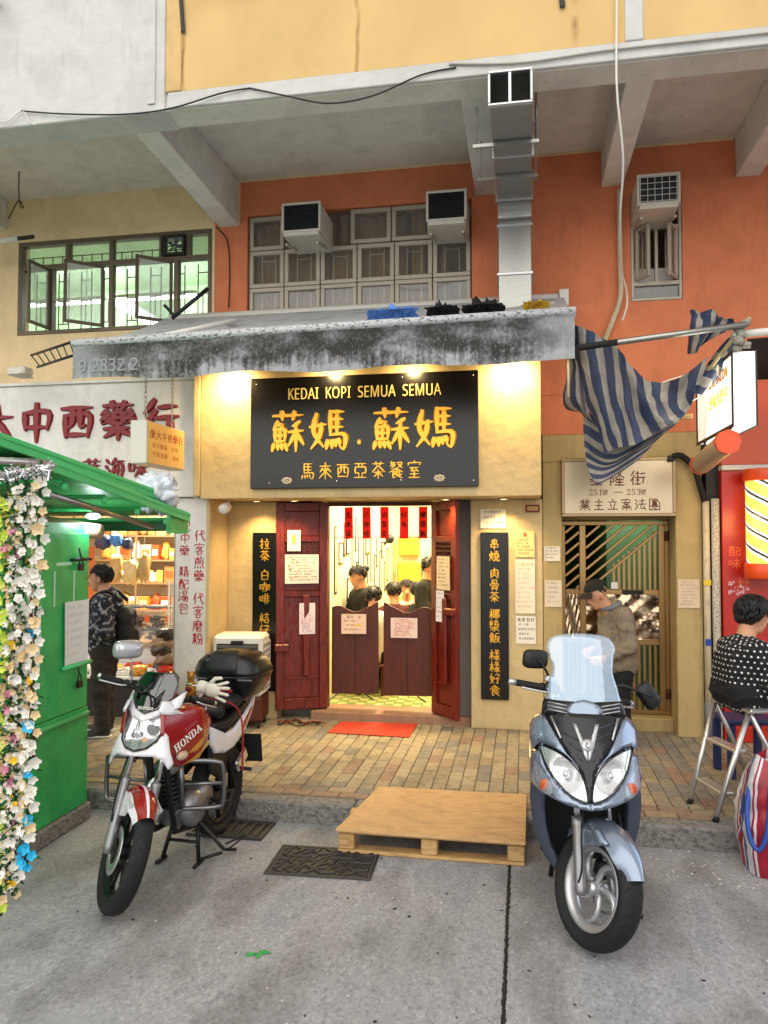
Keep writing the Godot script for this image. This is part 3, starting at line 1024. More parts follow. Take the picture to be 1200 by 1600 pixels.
func build_upper_windows() -> void:
	var w:=thing("grid_window","wide window of many small alloy framed panes with curtains behind, in the orange wall","window")
	var cols:=[-2.76,-2.385,-2.005,-1.625,-1.245,-.865,-.49]
	for r in [[4.105,4.5],[4.505,4.885]]:
		for i in 6:
			sash(w,cols[i]+.004,cols[i+1]-.004,r[0],r[1],-7.43,M.window_alloy,M.dusty_glass,.042)
	sash(w,cols[0]+.004,cols[1]-.004,4.893,5.24,-7.43,M.window_alloy,M.dusty_glass,.042)
	sash(w,-1.83,-1.7,4.893,5.24,-7.45,M.bronze_frame,M.dusty_glass,.02)
	sash(w,-1.69,-1.28,4.893,5.24,-7.42,M.window_alloy,M.dusty_glass,.042)
	sash(w,-1.27,-.875,4.893,5.24,-7.42,M.window_alloy,M.dusty_glass,.042)
	one_box(w,"blank_panel",M.bronze_frame,-2.378,-1.835,4.893,5.24,-7.48,-7.46)
	one_box(w,"blank_panel",M.bronze_frame,-.868,-.49,4.893,5.24,-7.48,-7.46)
	var bars:=flat()
	for i in 6:
		for k in [.3,.68]:
			var bx: float=lerpf(cols[i],cols[i+1],k)
			span(bars,bx-.004,bx+.004,4.1,4.9,-7.53,-7.518)
		span(bars,lerpf(cols[i],cols[i+1],.3),lerpf(cols[i],cols[i+1],.68),4.8,4.806,-7.517,-7.505)
	put(w,"grille",bars,M.window_alloy)
	for c in [[-2.74,-1.95],[-1.93,-1.15],[-1.1,-.95],[-.8,-.73]]:
		var st:=soft()
		var n:=int((c[1]-c[0])*40)
		sheet(st,n,6,func(u,v): return V(lerpf(c[0],c[1],u)+.01*sin(v*5.0+u*9.0),lerpf(5.23,4.12,v),-7.6+.022*sin(u*(c[1]-c[0])*62.0+.6*sin(v*3.0))))
		put(w,"curtain",st,M.curtain)
	air_conditioner("air conditioner with dark coil at the left end of the grid window",-2.26,4.86,.385,.285,-6.95)
	air_conditioner("air conditioner with dark coil at the right end of the grid window, beside the duct",-.87,4.865,.375,.285,-6.95)
	air_conditioner("air conditioner with a white wire guard above the narrow window",1.0,4.87,.365,.275,-6.95,true)
	var nw:=thing("narrow_window","narrow alloy window with two casements standing open under the caged air conditioner","window")
	var st2:=flat()
	frame_rect(st2,1.003,1.457,4.155,5.155,-7.47,-7.405,.028)
	span(st2,1.031,1.429,4.3,4.335,-7.465,-7.41)
	span(st2,1.22,1.245,4.335,4.83,-7.465,-7.41)
	span(st2,1.031,1.429,4.83,4.86,-7.465,-7.41)
	put(nw,"frame",st2,M.window_alloy)
	one_box(nw,"pane",M.dusty_glass,1.031,1.429,4.183,4.3,-7.445,-7.438)
	hinged(nw,1.035,.18,4.34,4.83,-7.4,-1.0,M.window_alloy,M.dusty_glass)
	hinged(nw,1.425,-.18,4.34,4.83,-7.4,1.0,M.window_alloy,M.dusty_glass)
	one_box(nw,"sill_sheet",M.white_enamel,1.05,1.41,4.34,4.52,-7.62,-7.6)
	one_box(nw,"bar",M.window_alloy,1.12,1.13,4.335,4.83,-7.53,-7.52)
	one_box(nw,"bar",M.window_alloy,1.33,1.34,4.335,4.83,-7.53,-7.52)
	var rw:=thing("edge_window","alloy window cut off by the right edge of the picture, high in the orange wall","window")
	var st3:=flat()
	frame_rect(st3,2.203,2.657,4.155,5.155,-7.47,-7.405,.028)
	span(st3,2.231,2.629,4.72,4.75,-7.465,-7.41)
	put(rw,"frame",st3,M.window_alloy)
	one_box(rw,"pane",M.dusty_glass,2.231,2.629,4.183,4.72,-7.445,-7.438)
	one_box(rw,"upper_panel",M.white_enamel,2.231,2.629,4.75,5.127,-7.445,-7.43)
	one_box(rw,"curtain",M.curtain,2.231,2.629,4.183,4.72,-7.58,-7.57)
	var lw:=thing("casement_window","brown framed window with open casements and patterned grille, lit green room behind","window")
	var f:=flat()
	frame_rect(f,-5.377,-3.153,4.133,5.147,-7.48,-7.4,.045)
	span(f,-5.332,-3.198,4.84,4.885,-7.475,-7.405)
	for mx in [-4.99,-4.29,-3.55]:
		span(f,mx-.022,mx+.022,4.178,4.84,-7.475,-7.405)
	for mx in [-4.8,-4.29,-3.72,-3.42]:
		span(f,mx-.022,mx+.022,4.885,5.102,-7.475,-7.405)
	put(lw,"frame",f,M.bronze_frame)
	for q in [[-5.332,-4.822],[-4.778,-4.312],[-4.268,-3.742],[-3.398,-3.198]]:
		one_box(lw,"pane",M.dusty_glass,q[0],q[1],4.885,5.102,-7.445,-7.438)
	one_box(lw,"pane",M.dusty_glass,-3.528,-3.198,4.178,4.84,-7.445,-7.438)
	hinged(lw,-4.985,-.32,4.18,4.84,-7.4,1.45,M.bronze_frame,M.frosted_glass)
	hinged(lw,-4.36,-.4,4.18,4.84,-7.4,.72,M.bronze_frame,M.frosted_glass)
	hinged(lw,-3.58,-.38,4.18,4.84,-7.4,.72,M.bronze_frame,M.frosted_glass)
	var gr:=flat()
	for i in 8:
		var gx:=-5.2+i*.27
		for dx in [-.06,.06]:
			span(gr,gx+dx-.005,gx+dx+.005,4.15,4.84,-7.56,-7.55)
		for yy in [4.27,4.52,4.74]:
			span(gr,gx-.06,gx+.06,yy,yy+.01,-7.549,-7.54)
		span(gr,gx-.005,gx+.005,4.28,4.52,-7.549,-7.54)
	for yy in [4.94,5.02]:
		span(gr,-5.33,-3.72,yy,yy+.01,-7.56,-7.55)
	for i in 14:
		span(gr,-5.3+i*.117,-5.29+i*.117,4.94,5.03,-7.549,-7.54)
	put(lw,"grille",gr,M.bronze_frame)
	var fan:=thing("extractor_fan","black square extractor fan in the top row of the brown window","fan")
	var ff:=flat()
	frame_rect(ff,-3.7,-3.44,4.885,5.1,-7.46,-7.36,.03)
	for i in 4:
		span(ff,-3.67,-3.47,4.93+i*.045,4.938+i*.045,-7.37,-7.362)
	put(fan,"housing",ff,M.black_plastic)
	var fb:=soft()
	for i in 5:
		box(fb,V(-3.57,4.99,-7.41)+V(cos(i*TAU/5),sin(i*TAU/5),0)*.045,V(.07,.04,.004),.0,Basis(V(0,0,1),i*TAU/5)*Basis(Vector3.RIGHT,.6))
	put(fan,"blades",fb,M.grey_plastic)
	var room:=struct_node("green_room")
	one_box(room,"back_wall",M.green_wall,-8.0,-2.95,3.9,5.62,-10.4,-10.2)
	one_box(room,"partition",M.green_wall,-3.0,-2.952,3.9,5.62,-10.2,-7.6)
	one_box(room,"partition",M.green_wall,-7.0,-6.9,3.9,5.62,-10.2,-7.6)
	one_box(room,"ceiling",M.green_wall,-6.9,-3.0,5.55,5.618,-10.2,-7.6)
	var stair:=flat()
	box(stair,V(-4.4,4.55,-9.7),V(2.6,.16,.5),.01,Basis(V(0,0,1),-.55))
	put(room,"stair_flight",stair,M.white_paint)
	var tube_glow:=glow("tube_glow",Color(.93,.98,1.0),5.0)
	for q in [[-6.5,4.99,-9.0,1.16],[-5.2,4.99,-9.0,1.16]]:
		var t:=thing("tube_lamp","lit fluorescent tube seen through the %s of the brown window"%("left half" if q[0]<-6 else "right half"),"lamp",Vector3.ZERO,.0,"tubes in the green room")
		var sb:=soft()
		tube(sb,[V(q[0],q[1],q[2]),V(q[0]+q[3],q[1],q[2])],.018,8)
		put(t,"glowing_tube",sb,tube_glow)
		one_box(t,"batten",M.white_enamel,q[0],q[0]+q[3],q[1]+.03,q[1]+.07,q[2]-.03,q[2]+.03,.004)
		for hx in [q[0]+.2,q[0]+.95]:
			var sr:=soft()
			tube(sr,[V(hx,q[1]+.07,q[2]),V(hx,5.55,q[2])],.006,6)
			put(t,"hanger",sr,M.white_enamel)
		panel_light(t,"tube_light",V(q[0]+q[3]*.5,q[1]-.025,q[2]),V(q[0]+q[3]*.5,0,q[2]),q[3],.04,Color(.92,.98,1.0),1.2)
		panel_light(t,"tube_light",V(q[0]+q[3]*.5,q[1],q[2]-.025),V(q[0]+q[3]*.5,q[1],q[2]-3),q[3],.04,Color(.92,.98,1.0),1.2)
# ---------- restaurant front ----------
func door_leaf(parent: Node,a: Vector3,b: Vector3,side: float) -> void:
	var d:=V(b.x-a.x,0,b.z-a.z)
	var w:=d.length()
	var xf:=Transform3D(Basis(d.normalized(),Vector3.UP,d.normalized().cross(Vector3.UP)),a)
	if xf.basis.z.z<0:
		xf.basis=Basis(d.normalized(),Vector3.UP,-xf.basis.z)
	var st:=flat()
	var h:=2.07
	for q in [[.0,.085,.0,h],[w-.085,w,.0,h],[.085,w-.085,h-.09,h],[.085,w-.085,h-.4,h-.34],[.085,w-.085,h-.68,h-.62],[.085,w-.085,1.12,1.18],[.085,w-.085,.0,.11]]:
		span(st,q[0],q[1],q[2],q[3],-.05,.0,.006)
	var leaf:=put(parent,"door_leaf",st,M.red_lacquer)
	leaf.transform=xf
	for q in [[.115,1.115],[1.185,1.385],[1.455,1.665],[1.735,1.975]]:
		one_box(leaf,"panel",M.red_lacquer,.087,w-.087,q[0],q[1],-.04,-.028)
	var lat:=flat()
	for i in 7:
		var lx:=lerpf(.1,w-.1,i/6.0)
		span(lat,lx-.006,lx+.006,1.46,1.66,-.027,-.012)
	for i in 4:
		span(lat,.09,w-.09,1.49+i*.045,1.502+i*.045,-.0115,-.004)
	put(leaf,"lattice",lat,M.brown_wood)
	var bar:=flat()
	var bx:=w*.42 if side<0 else w*.62
	span(bar,bx-.035,bx+.035,.33,1.14,.001,.03,.01)
	span(bar,.1,w-.1,.31,.325,.001,.014,.003)
	put(leaf,"guard_board",bar,M.red_lacquer)
	var knob:=flat()
	span(knob,w-.13,w+.02,.58 if side<0 else .98,.66 if side<0 else 1.05,.001,.06,.012)
	put(leaf,"bolt_block",knob,M.red_lacquer)
func swing_door(parent: Node,x0: float,x1: float,z: float,turn: float,hinge_left: bool) -> MeshInstance3D:
	var w:=x1-x0
	var pts:=[]
	for i in 21:
		var u:=i/20.0
		var k:=u if hinge_left else 1.0-u
		pts.append(V2(u*w,1.225+.03*sin(k*8.6+.4)+.055*smoothstep(.82,1.0,k)))
	pts.append(V2(w,.37))
	pts.append(V2(0,.36))
	var st:=flat()
	prism(st,pts.map(func(p): return p-V2(.0 if hinge_left else w,0)),Transform3D(),.028,.004)
	var o:=put(parent,"swing_door",st,M.brown_wood)
	o.transform=Transform3D(Basis(Vector3.UP,turn),V(x0 if hinge_left else x1,0,z))
	var s2:=flat()
	var m:=w*.5 if hinge_left else -w*.5
	span(s2,m-.003,m+.003,.39,1.19,-.001,.0015)
	put(o,"board_joint",s2,M.dark_void)
	var s3:=flat()
	box(s3,V(m+w*.3,.335,-.012),V(.1,.012,.012),.0,Basis(V(0,0,1),-.55))
	put(o,"floor_bolt",s3,M.black_plastic)
	return o
func build_shop() -> void:
	var s:=thing("restaurant_front","cream restaurant front with a deep fascia, red wooden doors and a doorstep","shopfront")
	one_box(s,"fascia",M.shop_panel,-2.995,.155,2.315,3.75,-7.39,-6.8,.004)
	one_box(s,"fascia_edge",M.shop_panel,-3.06,-2.998,2.34,3.5,-7.39,-6.78,.006)
	one_box(s,"side_panel",M.shop_panel,-.5,.175,.14,2.312,-7.62,-7.4,.004)
	one_box(s,"side_panel",M.shop_panel,-2.96,-2.44,.14,2.312,-7.62,-7.41,.004)
	one_box(s,"end_wall",M.shop_panel,-3.0,-2.962,.14,2.312,-7.62,-6.95,.004)
	one_box(s,"jamb",M.grey_render,-.62,-.502,.14,2.312,-7.75,-7.52)
	one_box(s,"jamb",M.grey_render,-2.44,-2.102,.14,2.312,-7.75,-7.64)
	one_box(s,"jamb",M.brown_wood,-2.1,-1.97,.22,2.31,-7.72,-7.58,.005)
	one_box(s,"jamb",M.brown_wood,-.89,-.622,.22,2.31,-7.72,-7.58,.005)
	one_box(s,"lintel",M.brown_wood,-1.968,-.892,2.27,2.312,-7.72,-7.58,.004)
	var step:=mat("step_stone",Color(.62,.47,.37),.7)
	triplanar(step,noise_tex(3,.006,[[.25,.8],[.55,1.0],[.8,.92]]),Vector3.ONE*1.5)
	one_box(s,"doorstep",step,-2.1,-.505,.1,.222,-7.85,-7.46,.008)
	door_leaf(s,V(-1.955,.235,-7.575),V(-2.43,.235,-7.36),-1)
	door_leaf(s,V(-.905,.235,-7.575),V(-.63,.235,-7.22),1)
	swing_door(s,-1.935,-1.455,-7.66,.08,true)
	swing_door(s,-1.4,-.915,-7.66,-.02,false)
	var bulb:=glow("downlight_glow",Color(1.0,.86,.58),5.0)
	for q in [[-2.58,"above the left vertical board"],[-2.2,"in front of the left door leaf"],[-.72,"in front of the right door leaf"],[-.18,"above the right vertical board"]]:
		var d:=thing("downlight","small recessed downlight in the soffit %s"%q[1],"lamp",Vector3.ZERO,.0,"downlights under the fascia")
		var st:=soft()
		lathe(st,[V2(.0,.0),V2(.035,.0),V2(.04,.004)],Transform3D(Basis(),V(q[0],2.305,-7.2)),14)
		put(d,"lens",st,bulb)
		var s2:=soft()
		lathe(s2,[V2(.041,.006),V2(.042,-.002),V2(.055,-.002),V2(.056,.01)],Transform3D(Basis(),V(q[0],2.305,-7.2)),14)
		put(d,"rim",s2,M.chrome)
		spot(d,"downlight_beam",V(q[0],2.296,-7.2),V(q[0],.0,-7.26),Color(1.0,.86,.6),.6,62.0,.9,.035)
	var wash:=glow("wash_glow",Color(1.0,.88,.62),9.0)
	for q in [[-2.68,"at the left end of"],[-1.72,"left of the middle over"],[-.98,"right of the middle over"],[-.1,"at the right end of"]]:
		var d:=thing("sign_lamp","warm flood lamp under the awning %s the black sign"%q[1],"lamp",Vector3.ZERO,.0,"flood lamps over the sign")
		var c:=V(q[0],3.53,-6.54)
		var bs:=Basis(Vector3.RIGHT,-.9)
		var st:=flat()
		box(st,c,V(.15,.11,.045),.006,bs)
		put(d,"housing",st,M.black_plastic)
		var s2:=flat()
		box(s2,c+bs*V(0,0,-.026),V(.12,.085,.004),.0,bs)
		put(d,"lens",s2,wash)
		var s3:=soft()
		tube(s3,[c+V(0,.04,.0),V(q[0],3.64,-6.66),V(q[0],3.68,-6.8)],.012,6)
		put(d,"arm",s3,M.black_plastic)
		var strong: bool=q[0]<-2.5 or q[0]>-.5
		spot(d,"flood_beam",c+bs*V(0,0,-.05),V(q[0],3.22 if strong else 3.26,-6.8),Color(1.0,.87,.62),.9 if strong else .32,78.0,1.0,.06)
	var b:=thing("shop_sign","large black signboard with gold brush characters above the restaurant door","sign")
	one_box(b,"board",M.black_board,-2.485,-.385,2.4,3.425,-6.797,-6.75,.005)
	for q in [["蘇",-2.12,.31],["媽",-1.735,.35],["．",-1.45,.3],["蘇",-1.16,.33],["媽",-.765,.35]]:
		letters(b,q[0],M.gold_leaf,V(q[1],2.925,-6.75),Vector3.ZERO,q[2],.37,.125,.022)
	letters(b,"馬來西亞茶餐室",M.gold_leaf,V(-1.93,2.555,-6.75),V(.163,0,0),.125,.15,.1,.008)
	var pale:=mat("pale_gold",Color(.98,.88,.55),.35,.4)
	print_text(b,"KEDAI  KOPI  SEMUA  SEMUA",pale,V(-1.42,3.265,-6.746),.112,.008,false,false,Basis.from_scale(V(.7,.92,1.0)))
	for q in [V(-2.13,2.47,-6.748),V(-.73,2.475,-6.748)]:
		var st:=soft()
		for i in 9:
			var a:=i*TAU/8.0
			blob(st,q+(V(cos(a)*.035,sin(a)*.022,0) if i<8 else Vector3.ZERO),V(.018,.014,.01),8)
		put(b,"rosette",st,mat("bone_white",Color(.75,.7,.62),.5))
	for q in [[-2.43,3.37],[-1.7,3.385],[-1.06,3.385],[-.43,3.38],[-2.3,2.45],[-1.66,2.46],[-1.07,2.46],[-.43,2.45]]:
		var st:=soft()
		blob(st,V(q[0],q[1],-6.749),V(.009,.009,.006),8)
		put(b,"screw",st,M.chrome)
	var l:=thing("vertical_sign","black vertical board with gold characters left of the red doors, behind the air cooler","sign",Vector3.ZERO,.0,"vertical boards")
	one_box(l,"board",M.black_board,-2.685,-2.425,.42,2.0,-7.408,-7.375,.006)
	var yy:=1.885
	for ch in "拉茶 白咖啡 桔仔冰":
		if ch!=" ":
			letters(l,ch,M.gold_leaf,V(-2.555,yy,-7.375),Vector3.ZERO,.105,.105,.11,.008)
		yy-=.118 if ch!=" " else .075
	var r:=thing("vertical_sign","black vertical board with gold characters right of the red doors","sign",Vector3.ZERO,.0,"vertical boards")
	one_box(r,"board",M.black_board,-.405,-.145,.42,2.0,-7.398,-7.365,.006)
	yy=1.885
	for ch in "串燒 肉骨茶 椰漿飯 樣樣好食":
		if ch!=" ":
			letters(r,ch,M.gold_leaf,V(-.275,yy,-7.365),Vector3.ZERO,.098,.1,.11,.008)
		yy-=.111 if ch!=" " else .052
	var red:=mat("banner_red",Color(.8,.12,.08),.8)
	red.backlight_enabled=true
	red.backlight=Color(.55,.04,.02)
	var texts:=["馬來茶","白咖啡","肉骨茶","好味","椰漿飯"]
	for i in 5:
		var x: float=-1.875+.0+[.0,.187,.374,.577,.772][i]+.1
		var t:=thing("red_banner","red cloth strip with dark characters, %s of five in the doorway"%["first from the left","second from the left","middle one","second from the right","first from the right"][i],"banner",Vector3.ZERO,.0,"red strips over the doorway")
		var st:=soft()
		sheet(st,3,8,func(u,v): return V(x+(u-.5)*.088,lerpf(2.265,1.94,v),-7.735+.006*sin(v*4.0+i)+.004*sin(u*4.0)))
		put(t,"cloth",st,red)
		for k in texts[i].length():
			letters(t,texts[i][k],mat("dark_red_ink",Color(.22,.03,.02),.8),V(x,2.18-k*.095,-7.722),Vector3.ZERO,.06,.07,.1,.003)
	one_box(s,"transom_glass",glass("milky_glass",Color(.92,.94,.93),.22,.1),-1.968,-.892,1.955,2.268,-7.752,-7.747)
	one_box(s,"transom_rail",M.white_enamel,-1.968,-.892,1.945,1.954,-7.756,-7.742)
	var P:=func(called: String,label: String,key: String,img: Image,c: Vector3,w: float,h: float,bs:=Basis()) -> void:
		var t:=thing(called,label,"notice",Vector3.ZERO,.0,"paper notices on the shopfronts")
		paper(t,"sheet",picture(key,img),c,w,h,bs)
	var cream:=Color(.93,.9,.82)
	var menu:=notice(11,220,190,cream,9,Color(.45,.32,.22),11,"",Color(.3,.1,.1))
	rng.seed=4
	for i in 26:
		menu.fill_rect(Rect2i(rng.randi_range(8,90),rng.randi_range(10,165),rng.randi_range(5,12),rng.randi_range(4,9)),[Color(.7,.4,.25),Color(.55,.2,.15),Color(.85,.65,.4),Color(.4,.45,.2)][i%4])
	var lb:=Basis(Vector3.UP,-.43)
	P.call("menu_poster","cream menu poster with small food pictures on the left red door leaf","poster_menu",menu,V(-2.19,1.635,-7.443),.34,.29,Basis(Vector3.UP,.425))
	var drink:=notice(12,90,140,cream,1,Color(.6,.5,.4),12)
	drink.fill_rect(Rect2i(30,30,30,52),Color(.95,.8,.3))
	drink.fill_rect(Rect2i(34,82,22,14),Color(.85,.55,.3))
	P.call("drink_poster","small cream drink poster above the menu on the left door leaf","poster_drink",drink,V(-2.265,1.92,-7.41),.13,.21,Basis(Vector3.UP,.425))
	var pink:=notice(13,120,220,Color(.92,.86,.84),10,Color(.72,.42,.62),12,"茶",Color(.45,.33,.2))
	P.call("leaflet","pale leaflet with pink writing on the lower panel of the left door leaf","poster_leaflet",pink,V(-2.14,1.14,-7.465),.16,.31,Basis(Vector3.UP,.425))
	var hours:=notice(14,200,150,Color(.88,.76,.66),3,Color(.4,.25,.15),13,"客大 中",Color(.35,.2,.15))
	hours.fill_rect(Rect2i(105,78,62,14),Color(.88,.72,.25))
	P.call("door_notice","brownish notice with a yellow mark on the left swing door","notice_hours",hours,V(-1.7,1.075,-7.645),.255,.2,Basis(Vector3.UP,.08))
	var table:=notice(15,200,150,Color(.9,.8,.75),9,Color(.7,.3,.25),12)
	P.call("door_notice","pinkish price table on the right swing door","notice_prices",table,V(-1.185,1.045,-7.652),.27,.2)
	var rb:=Basis(Vector3.UP,-.912)
	P.call("menu_poster","yellowish menu sheet on the upper right door leaf","poster_right",notice(16,130,210,Color(.93,.85,.68),8,Color(.5,.38,.25),13),V(-.755,1.61,-7.36),.24,.32,rb)
	P.call("white_sheet","white sheet with pink lines hanging below the menu on the right door leaf","sheet_right",notice(17,90,220,Color(.93,.92,.92),6,Color(.55,.55,.6),16),V(-.79,1.29,-7.4),.15,.3,rb)
	P.call("food_poster","glossy poster at the top right beside the vertical board","poster_food",notice(18,120,170,Color(.86,.76,.52),5,Color(.45,.25,.1),14,"食",Color(.6,.2,.1)),V(.01,1.89,-7.398),.18,.25)
	P.call("food_poster","small poster above the right vertical board","poster_small",notice(19,120,100,Color(.9,.87,.78),3,Color(.35,.3,.25),14),V(-.285,2.13,-7.398),.24,.18)
	P.call("wall_notice","tall pale notice with orange heading right of the vertical board","notice_tall",notice(20,120,340,Color(.9,.84,.74),9,Color(.75,.62,.5),14,"大馬好味",Color(.85,.62,.42)),V(.01,1.49,-7.398),.185,.51)
	P.call("wall_notice","lower white notice with a bulleted list right of the vertical board","notice_list",notice(21,120,170,Color(.9,.87,.8),4,Color(.25,.22,.2),15,"食客包行",Color(.25,.22,.2)),V(.015,1.08,-7.398),.185,.26)
	P.call("wall_plate","small white plate high on the pillar left of the metal gate","plate_white",notice(22,140,120,Color(.86,.82,.74),4,Color(.35,.33,.33),13),V(.262,1.8,-7.398),.15,.14)
	P.call("pillar_paper","weathered paper in a plastic sleeve on the pillar left of the gate","paper_left",notice(23,130,190,Color(.84,.78,.68),5,Color(.5,.48,.45),16),V(.27,1.425,-7.398),.155,.25)
	P.call("pillar_paper","pale handwritten paper on the pillar right of the gate","paper_right",notice(24,140,200,Color(.83,.74,.62),8,Color(.55,.52,.5),16),V(1.475,1.44,-7.398),.19,.26)
	var ex:=thing("wall_box","small dark red bordered box at the top of the right wall panel","box")
	one_box(ex,"case",M.red_lacquer,.02,.15,2.19,2.26,-7.398,-7.37,.006)
	one_box(ex,"face",mat("box_face",Color(.7,.55,.3),.5),.035,.135,2.205,2.245,-7.37,-7.367)
	var cam:=thing("security_camera","white bullet security camera under the left end of the fascia","camera")
	var st4:=soft()
	lathe(st4,[V2(.0,.0),V2(.045,.0),V2(.05,.02),V2(.05,.1),V2(.03,.125),V2(.0,.125)],Transform3D(Basis(Vector3.RIGHT,1.9) ,V(-2.8,2.25,-6.98)),14)
	put(cam,"housing",st4,M.white_plastic)
	var st5:=soft()
	tube(st5,[V(-2.8,2.25,-7.0),V(-2.8,2.312,-7.02)],.018,8)
	put(cam,"mount",st5,M.white_plastic)
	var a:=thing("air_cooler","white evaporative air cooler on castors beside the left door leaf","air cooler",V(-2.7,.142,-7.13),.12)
	one_box(a,"body",M.white_plastic,-.24,.24,.3,.88,-.17,.17,.03)
	one_box(a,"tank",M.brown_wood,-.235,.235,.06,.298,-.165,.165,.02)
	one_box(a,"louvre_shade_sheet",M.black_plastic,-.2,.2,.6,.8,.171,.175)  # flat black plastic sheet, its colour standing in for a shaded recess
	for i in 5:
		var sv:=flat()
		box(sv,V(0,.62+i*.038,.182),V(.39,.03,.004),.0,Basis(Vector3.RIGHT,.5))
		put(a,"louvre",sv,M.grey_plastic)
	one_box(a,"handle",M.black_plastic,-.06,.06,.79,.83,.172,.19,.005)
	one_box(a,"side_grille_pad",mat("cooling_pad",Color(.45,.36,.24),.9),.241,.244,.34,.8,-.12,.12)
	var sg:=flat()
	for i in 9:
		span(sg,.245,.252,.34+i*.0575-.005,.34+i*.0575+.005,-.13,.13)
	for i in 5:
		span(sg,.2521,.256,.34,.8,-.12+i*.06-.004,-.12+i*.06+.004)
	put(a,"side_grille",sg,M.white_plastic)
	for q in [[-.2,-.13],[.2,-.13],[-.2,.13],[.2,.13]]:
		var cs:=soft()
		lathe(cs,[V2(0,-.01),V2(.028,-.01),V2(.028,.01),V2(0,.01)],Transform3D(Basis(V(0,0,1),PI/2),V(q[0],.029,q[1])),12)
		tube(cs,[V(q[0],.03,q[1]),V(q[0],.07,q[1])],.012,6)
		put(a,"castor",cs,M.black_plastic)
	var mt:=thing("door_mat","flat orange red doormat on the pavers before the doorstep","mat")
	var sm:=flat()
	prism(sm,[V2(-1.8,6.96),V2(-1.03,6.93),V2(-1.02,7.43),V2(-1.77,7.4)],Transform3D(Basis(V(1,0,0),V(0,0,-1),V(0,1,0)),V(0,.151,0)),.006,.002)
	var matm:=mat("mat_red",Color(.8,.24,.13),.9)
	triplanar(matm,noise_tex(5,.05,[[.2,.86],[.5,1.0],[.85,.95]]),Vector3.ONE*3.0)
	put(mt,"mat",sm,matm)
	var cb:=thing("power_cable","tangled black and red cable on the pavers under the left door leaf","cable")
	rng.seed=9
	for k in 3:
		var pts:=[]
		for i in 9:
			pts.append(V(-2.36+.05*i+rng.randf_range(-.06,.06),.152+.006*k+.002*rng.randf(),-7.25+rng.randf_range(-.1,.12)))
		var sc:=soft()
		tube(sc,curve(pts,40),.006,5)
		put(cb,"strand",sc,M.black_plastic if k<2 else mat("cable_red",Color(.5,.08,.05),.5))
